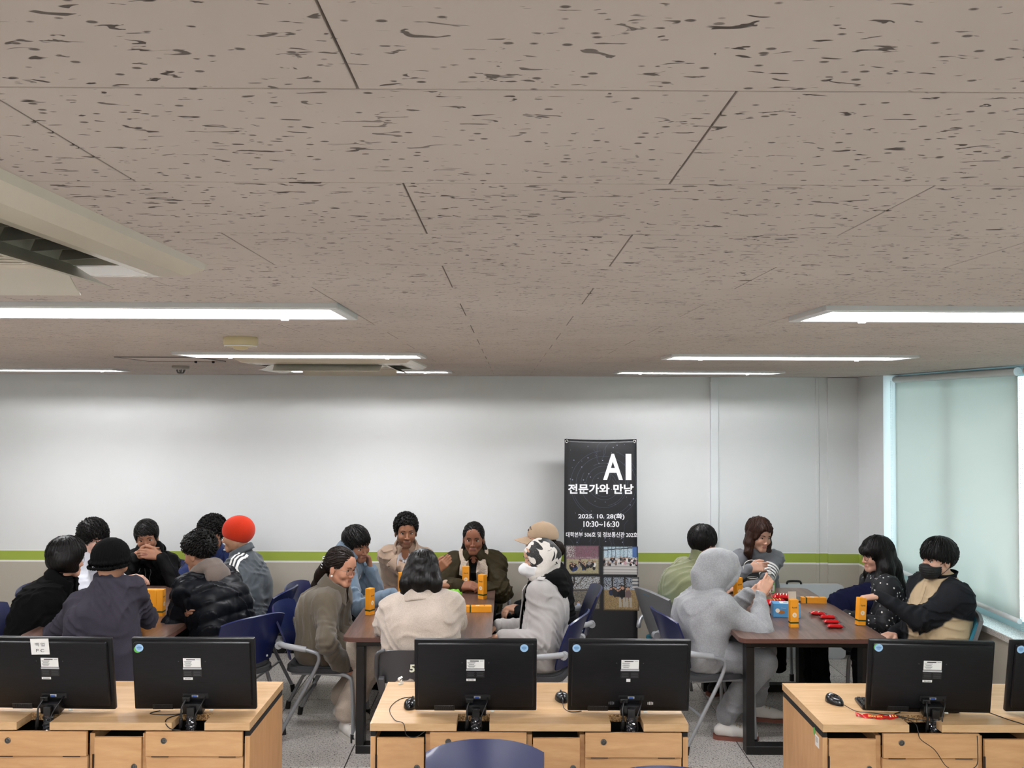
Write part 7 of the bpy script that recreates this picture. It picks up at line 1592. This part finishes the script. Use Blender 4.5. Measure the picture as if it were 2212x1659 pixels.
# snack packets
def packet(loc, rz, size, m, label, group, m2=None, tz=0.0, stripes=None):
    t = empty('snack_packet', loc, R(rz), label, 'snack', group); L_, W_, H_ = size; rr = random.Random(sum(map(ord, label)))
    ph = rr.random() * 6
    def f(u, v, sgn):
        x = (u - 0.5) * L_; e = min(1, min(u, 1 - u) / 0.14); e = e * e * (3 - 2 * e); y = (v - 0.5) * W_ * (0.86 + 0.14 * (1 - e)); s_ = math.sin(math.pi * v)
        return Vector((x, y, H_ / 2 + sgn * (H_ / 2 * e * s_ ** 0.6 + 0.0006) + 0.05 * H_ * math.sin(u * 19 + ph + v * 9) * e * s_))
    b = MB().grid(lambda u, v: f(u, v, 1), 22, 10); b.grid(lambda u, v: f(u, v, -1), 22, 10); bmesh.ops.remove_doubles(b.bm, verts=b.bm.verts[:], dist=0.0009)
    o = b.build('foil', m, t, True, angle=40)
    for e in (-1, 1): MB().box((e * (L_ / 2 + 0.004), 0, H_ / 2), (0.009, W_ * 0.96, 0.0014)).build('crimp', m2 or m, t)
    if stripes:
        for k in range(stripes[1]):
            u0 = 0.2 + 0.6 * k / stripes[1]; b = MB().grid(lambda u, v: f(u0 + 0.05 * u + 0.08 * v, 0.2 + 0.6 * v, 1) + Vector((0, 0, 0.0008)), 2, 8); b.build('print_stripe', stripes[0], t, True)
    t.rotation_euler.x = R(tz); return t
M_fr = mat('foil_red', '#c3161b', 0.2, 0.2); M_fd = mat('foil_dark', '#231012', 0.25, 0.3); M_fw = mat('foil_cream', '#d9cdbb', 0.3); M_fy = mat('foil_yellow', '#e0a63c', 0.3); M_fg = mat('foil_green', '#6fbf2a', 0.25)
for i, (px, py, Y, rz, lb) in enumerate(((1804, 1357, 0, -4, 'small red snack packet at the open end of the row'), (1796, 1347, 0, -8, 'small red snack packet second in the row of four'), (1788, 1337, 0, -6, 'small red snack packet third in the row of four'), (1767, 1329, 0, -24, 'small red and cream snack packet at the far end of the row'))):
    packet(tab(px, py), rz, (0.098, 0.05, 0.024), M_fr, lb, 'small red snack packets', M_fd, stripes=(M_fw, 2) if i == 3 else None)
packet(tab(1675, 1308), 14, (0.15, 0.10, 0.045), M_fr, 'larger red snack bag with yellow stripes behind the biscuit box', 'striped snack bags', None, 0, (M_fy, 4))
packet(tab(1690, 1296), -10, (0.14, 0.10, 0.045), M_fr, 'red snack bag with cream and yellow stripes behind the first', 'striped snack bags', None, 0, (M_fw, 4))
# drink tin, paper cup, soap bottle, phone
t = empty('drink_can', tab(1657, 1350), R(10), 'small black tin with white lettering beside the grey sleeve', 'can')
MB().box((0, 0, 0.0375), (0.042, 0.03, 0.075), bevel=0.004, seg=2).build('body', mat('can_black', '#0c0d0d', 0.3), t); text('lettering', 'ZERO', 0.055, 0.018, M_wplast, t, Matrix.Translation((0.006, -0.0156, 0.037)) @ Matrix.Rotation(R(90), 4, 'X') @ Matrix.Rotation(R(90), 4, 'Z'), 0.02); MB().box((-0.014, -0.0153, 0.037), (0.003, 0.0006, 0.06)).build('print_stripe', M_fg, t)
t = empty('paper_cup', tab(1625, 1273), 0, 'dark grey paper cup with white rim before the grey sweater', 'cup')
MB().lathe([(0.026, 0.0), (0.027, 0.001), (0.0395, 0.088), (0.038, 0.088), (0.026, 0.004)], 28).build('wall', mat('cup_grey', '#55514c', 0.6), t, True, angle=50); MB().tube([(0.0395 * math.cos(a * math.pi / 14), 0.0395 * math.sin(a * math.pi / 14), 0.089) for a in range(28)], 0.002, 6, closed=True).build('rim', M_wplast, t, True)
text('lettering', 'L.L', 0.014, 0.01, M_wplast, t, Matrix.Translation((0.005, -0.0345, 0.055)) @ Matrix.Rotation(R(82), 4, 'X'))
M_clr = bpy.data.materials.new('clear_bottle'); M_clr.use_nodes = True; _n = NT(M_clr); _n.b.inputs['Base Color'].default_value = (0.86, 0.93, 0.89, 1); _n.b.inputs['Roughness'].default_value = 0.08; _n.b.inputs['Transmission Weight'].default_value = 0.75; _n.b.inputs['IOR'].default_value = 1.3
t = empty('pump_bottle', tab(1663, 1283), R(15), 'clear pump bottle of hand gel with green label', 'bottle')
MB().lathe([(0.030, 0.0), (0.033, 0.004), (0.033, 0.10), (0.028, 0.125), (0.012, 0.14), (0.012, 0.148)], 24, Matrix.Scale(1.15, 4, (1, 0, 0))).build('body', M_clr, t, True, angle=40)
MB().lathe([(0.0345, 0.015), (0.0345, 0.085)], 24, Matrix.Scale(1.15, 4, (1, 0, 0)), caps=False).build('label', mat('gel_label', '#9fce8d', 0.4), t, True); MB().box((0, -0.036, 0.05), (0.03, 0.001, 0.04)).build('label_print', M_paper, t)
MB().lathe([(0.015, 0.148), (0.015, 0.163), (0.006, 0.166), (0.006, 0.185)], 16).build('collar', M_wplast, t, True, angle=40); MB().tube(spline([(0.006, 0, 0.188), (-0.02, 0, 0.19), (-0.045, 0, 0.184)], 4), [0.008] * 4 + [0.006] * 4 + [0.004], 8).build('pump_head', M_wplast, t, True)
t = empty('phone', tab(1637, 1345), R(12), 'dark phone lying beside the black tin', 'phone'); MB().box((0, 0, 0.005), (0.075, 0.15, 0.008), bevel=0.003).build('case', mat('phone_case', '#2a2320', 0.4), t); MB().box((0, 0, 0.0095), (0.069, 0.143, 0.0008)).build('screen', M_screen, t)
t = empty('phone', tab(1722, 1296), R(-14), 'dark phone lying behind the lying orange carton', 'phone'); MB().box((0, 0, 0.005), (0.075, 0.15, 0.008), bevel=0.003).build('case', mat('phone_case', '#2a2320', 0.4), t); MB().box((0, 0, 0.0095), (0.069, 0.143, 0.0008)).build('screen', M_screen, t)
# carton tray of green packets by the cream coat
q = tab(976, 1290); t = empty('snack_tray', q, R(4), 'open kraft tray holding green snack packets', 'tray'); M_kr = mat('kraft_card', '#b39372', 0.8)
MB().box((0, 0, 0.002), (0.15, 0.11, 0.003)).build('base', M_kr, t)
for s_ in (-1, 1): MB().box((s_ * 0.0745, 0, 0.015), (0.0015, 0.11, 0.023)).build('side', M_kr, t); MB().box((0, s_ * 0.0545, 0.015), (0.147, 0.0015, 0.023)).build('side', M_kr, t)
for k in range(3): packet((q[0], q[1] - 0.034 + 0.034 * k, TZ + 0.0038), 4, (0.125, 0.034, 0.045), M_fg, ['green snack packet lying in the kraft tray, on the near side', 'green snack packet in the middle of the kraft tray', 'green snack packet on the far side of the kraft tray'][k], 'green snack packets')
# leaflet in the hooded person's hands, red wrapper scrap on the first table
h = at(1660, 1268, 5.80); t = empty('folded_leaflet', (h[0], h[1], h[2] - 0.02), R(25), 'small folded printed leaflet held by the grey-hooded person', 'leaflet')
for s_ in (-1, 1): MB().box((s_ * 0.011, 0, 0.02), (0.022, 0.001, 0.07), rot=(R(-12), R(14), R(18 * s_))).build('page', M_paper, t)
MB().box((0.004, -0.006, 0.02), (0.012, 0.001, 0.045), rot=(R(-12), R(14), 0)).build('print_block', mat('leaflet_green', '#7fae79', 0.5), t)
t = empty('lip_balm', tab(323, 1330), R(40), 'small red item on the table before the orange row', 'small item'); MB().tube([(-0.02, 0, 0.009), (0.012, 0, 0.009)], 0.009, 12).build('tube', M_red, t, True, angle=40); MB().tube([(0.0122, 0, 0.009), (0.03, 0, 0.009)], 0.0085, 12).build('cap', M_wplast, t, True, angle=40)
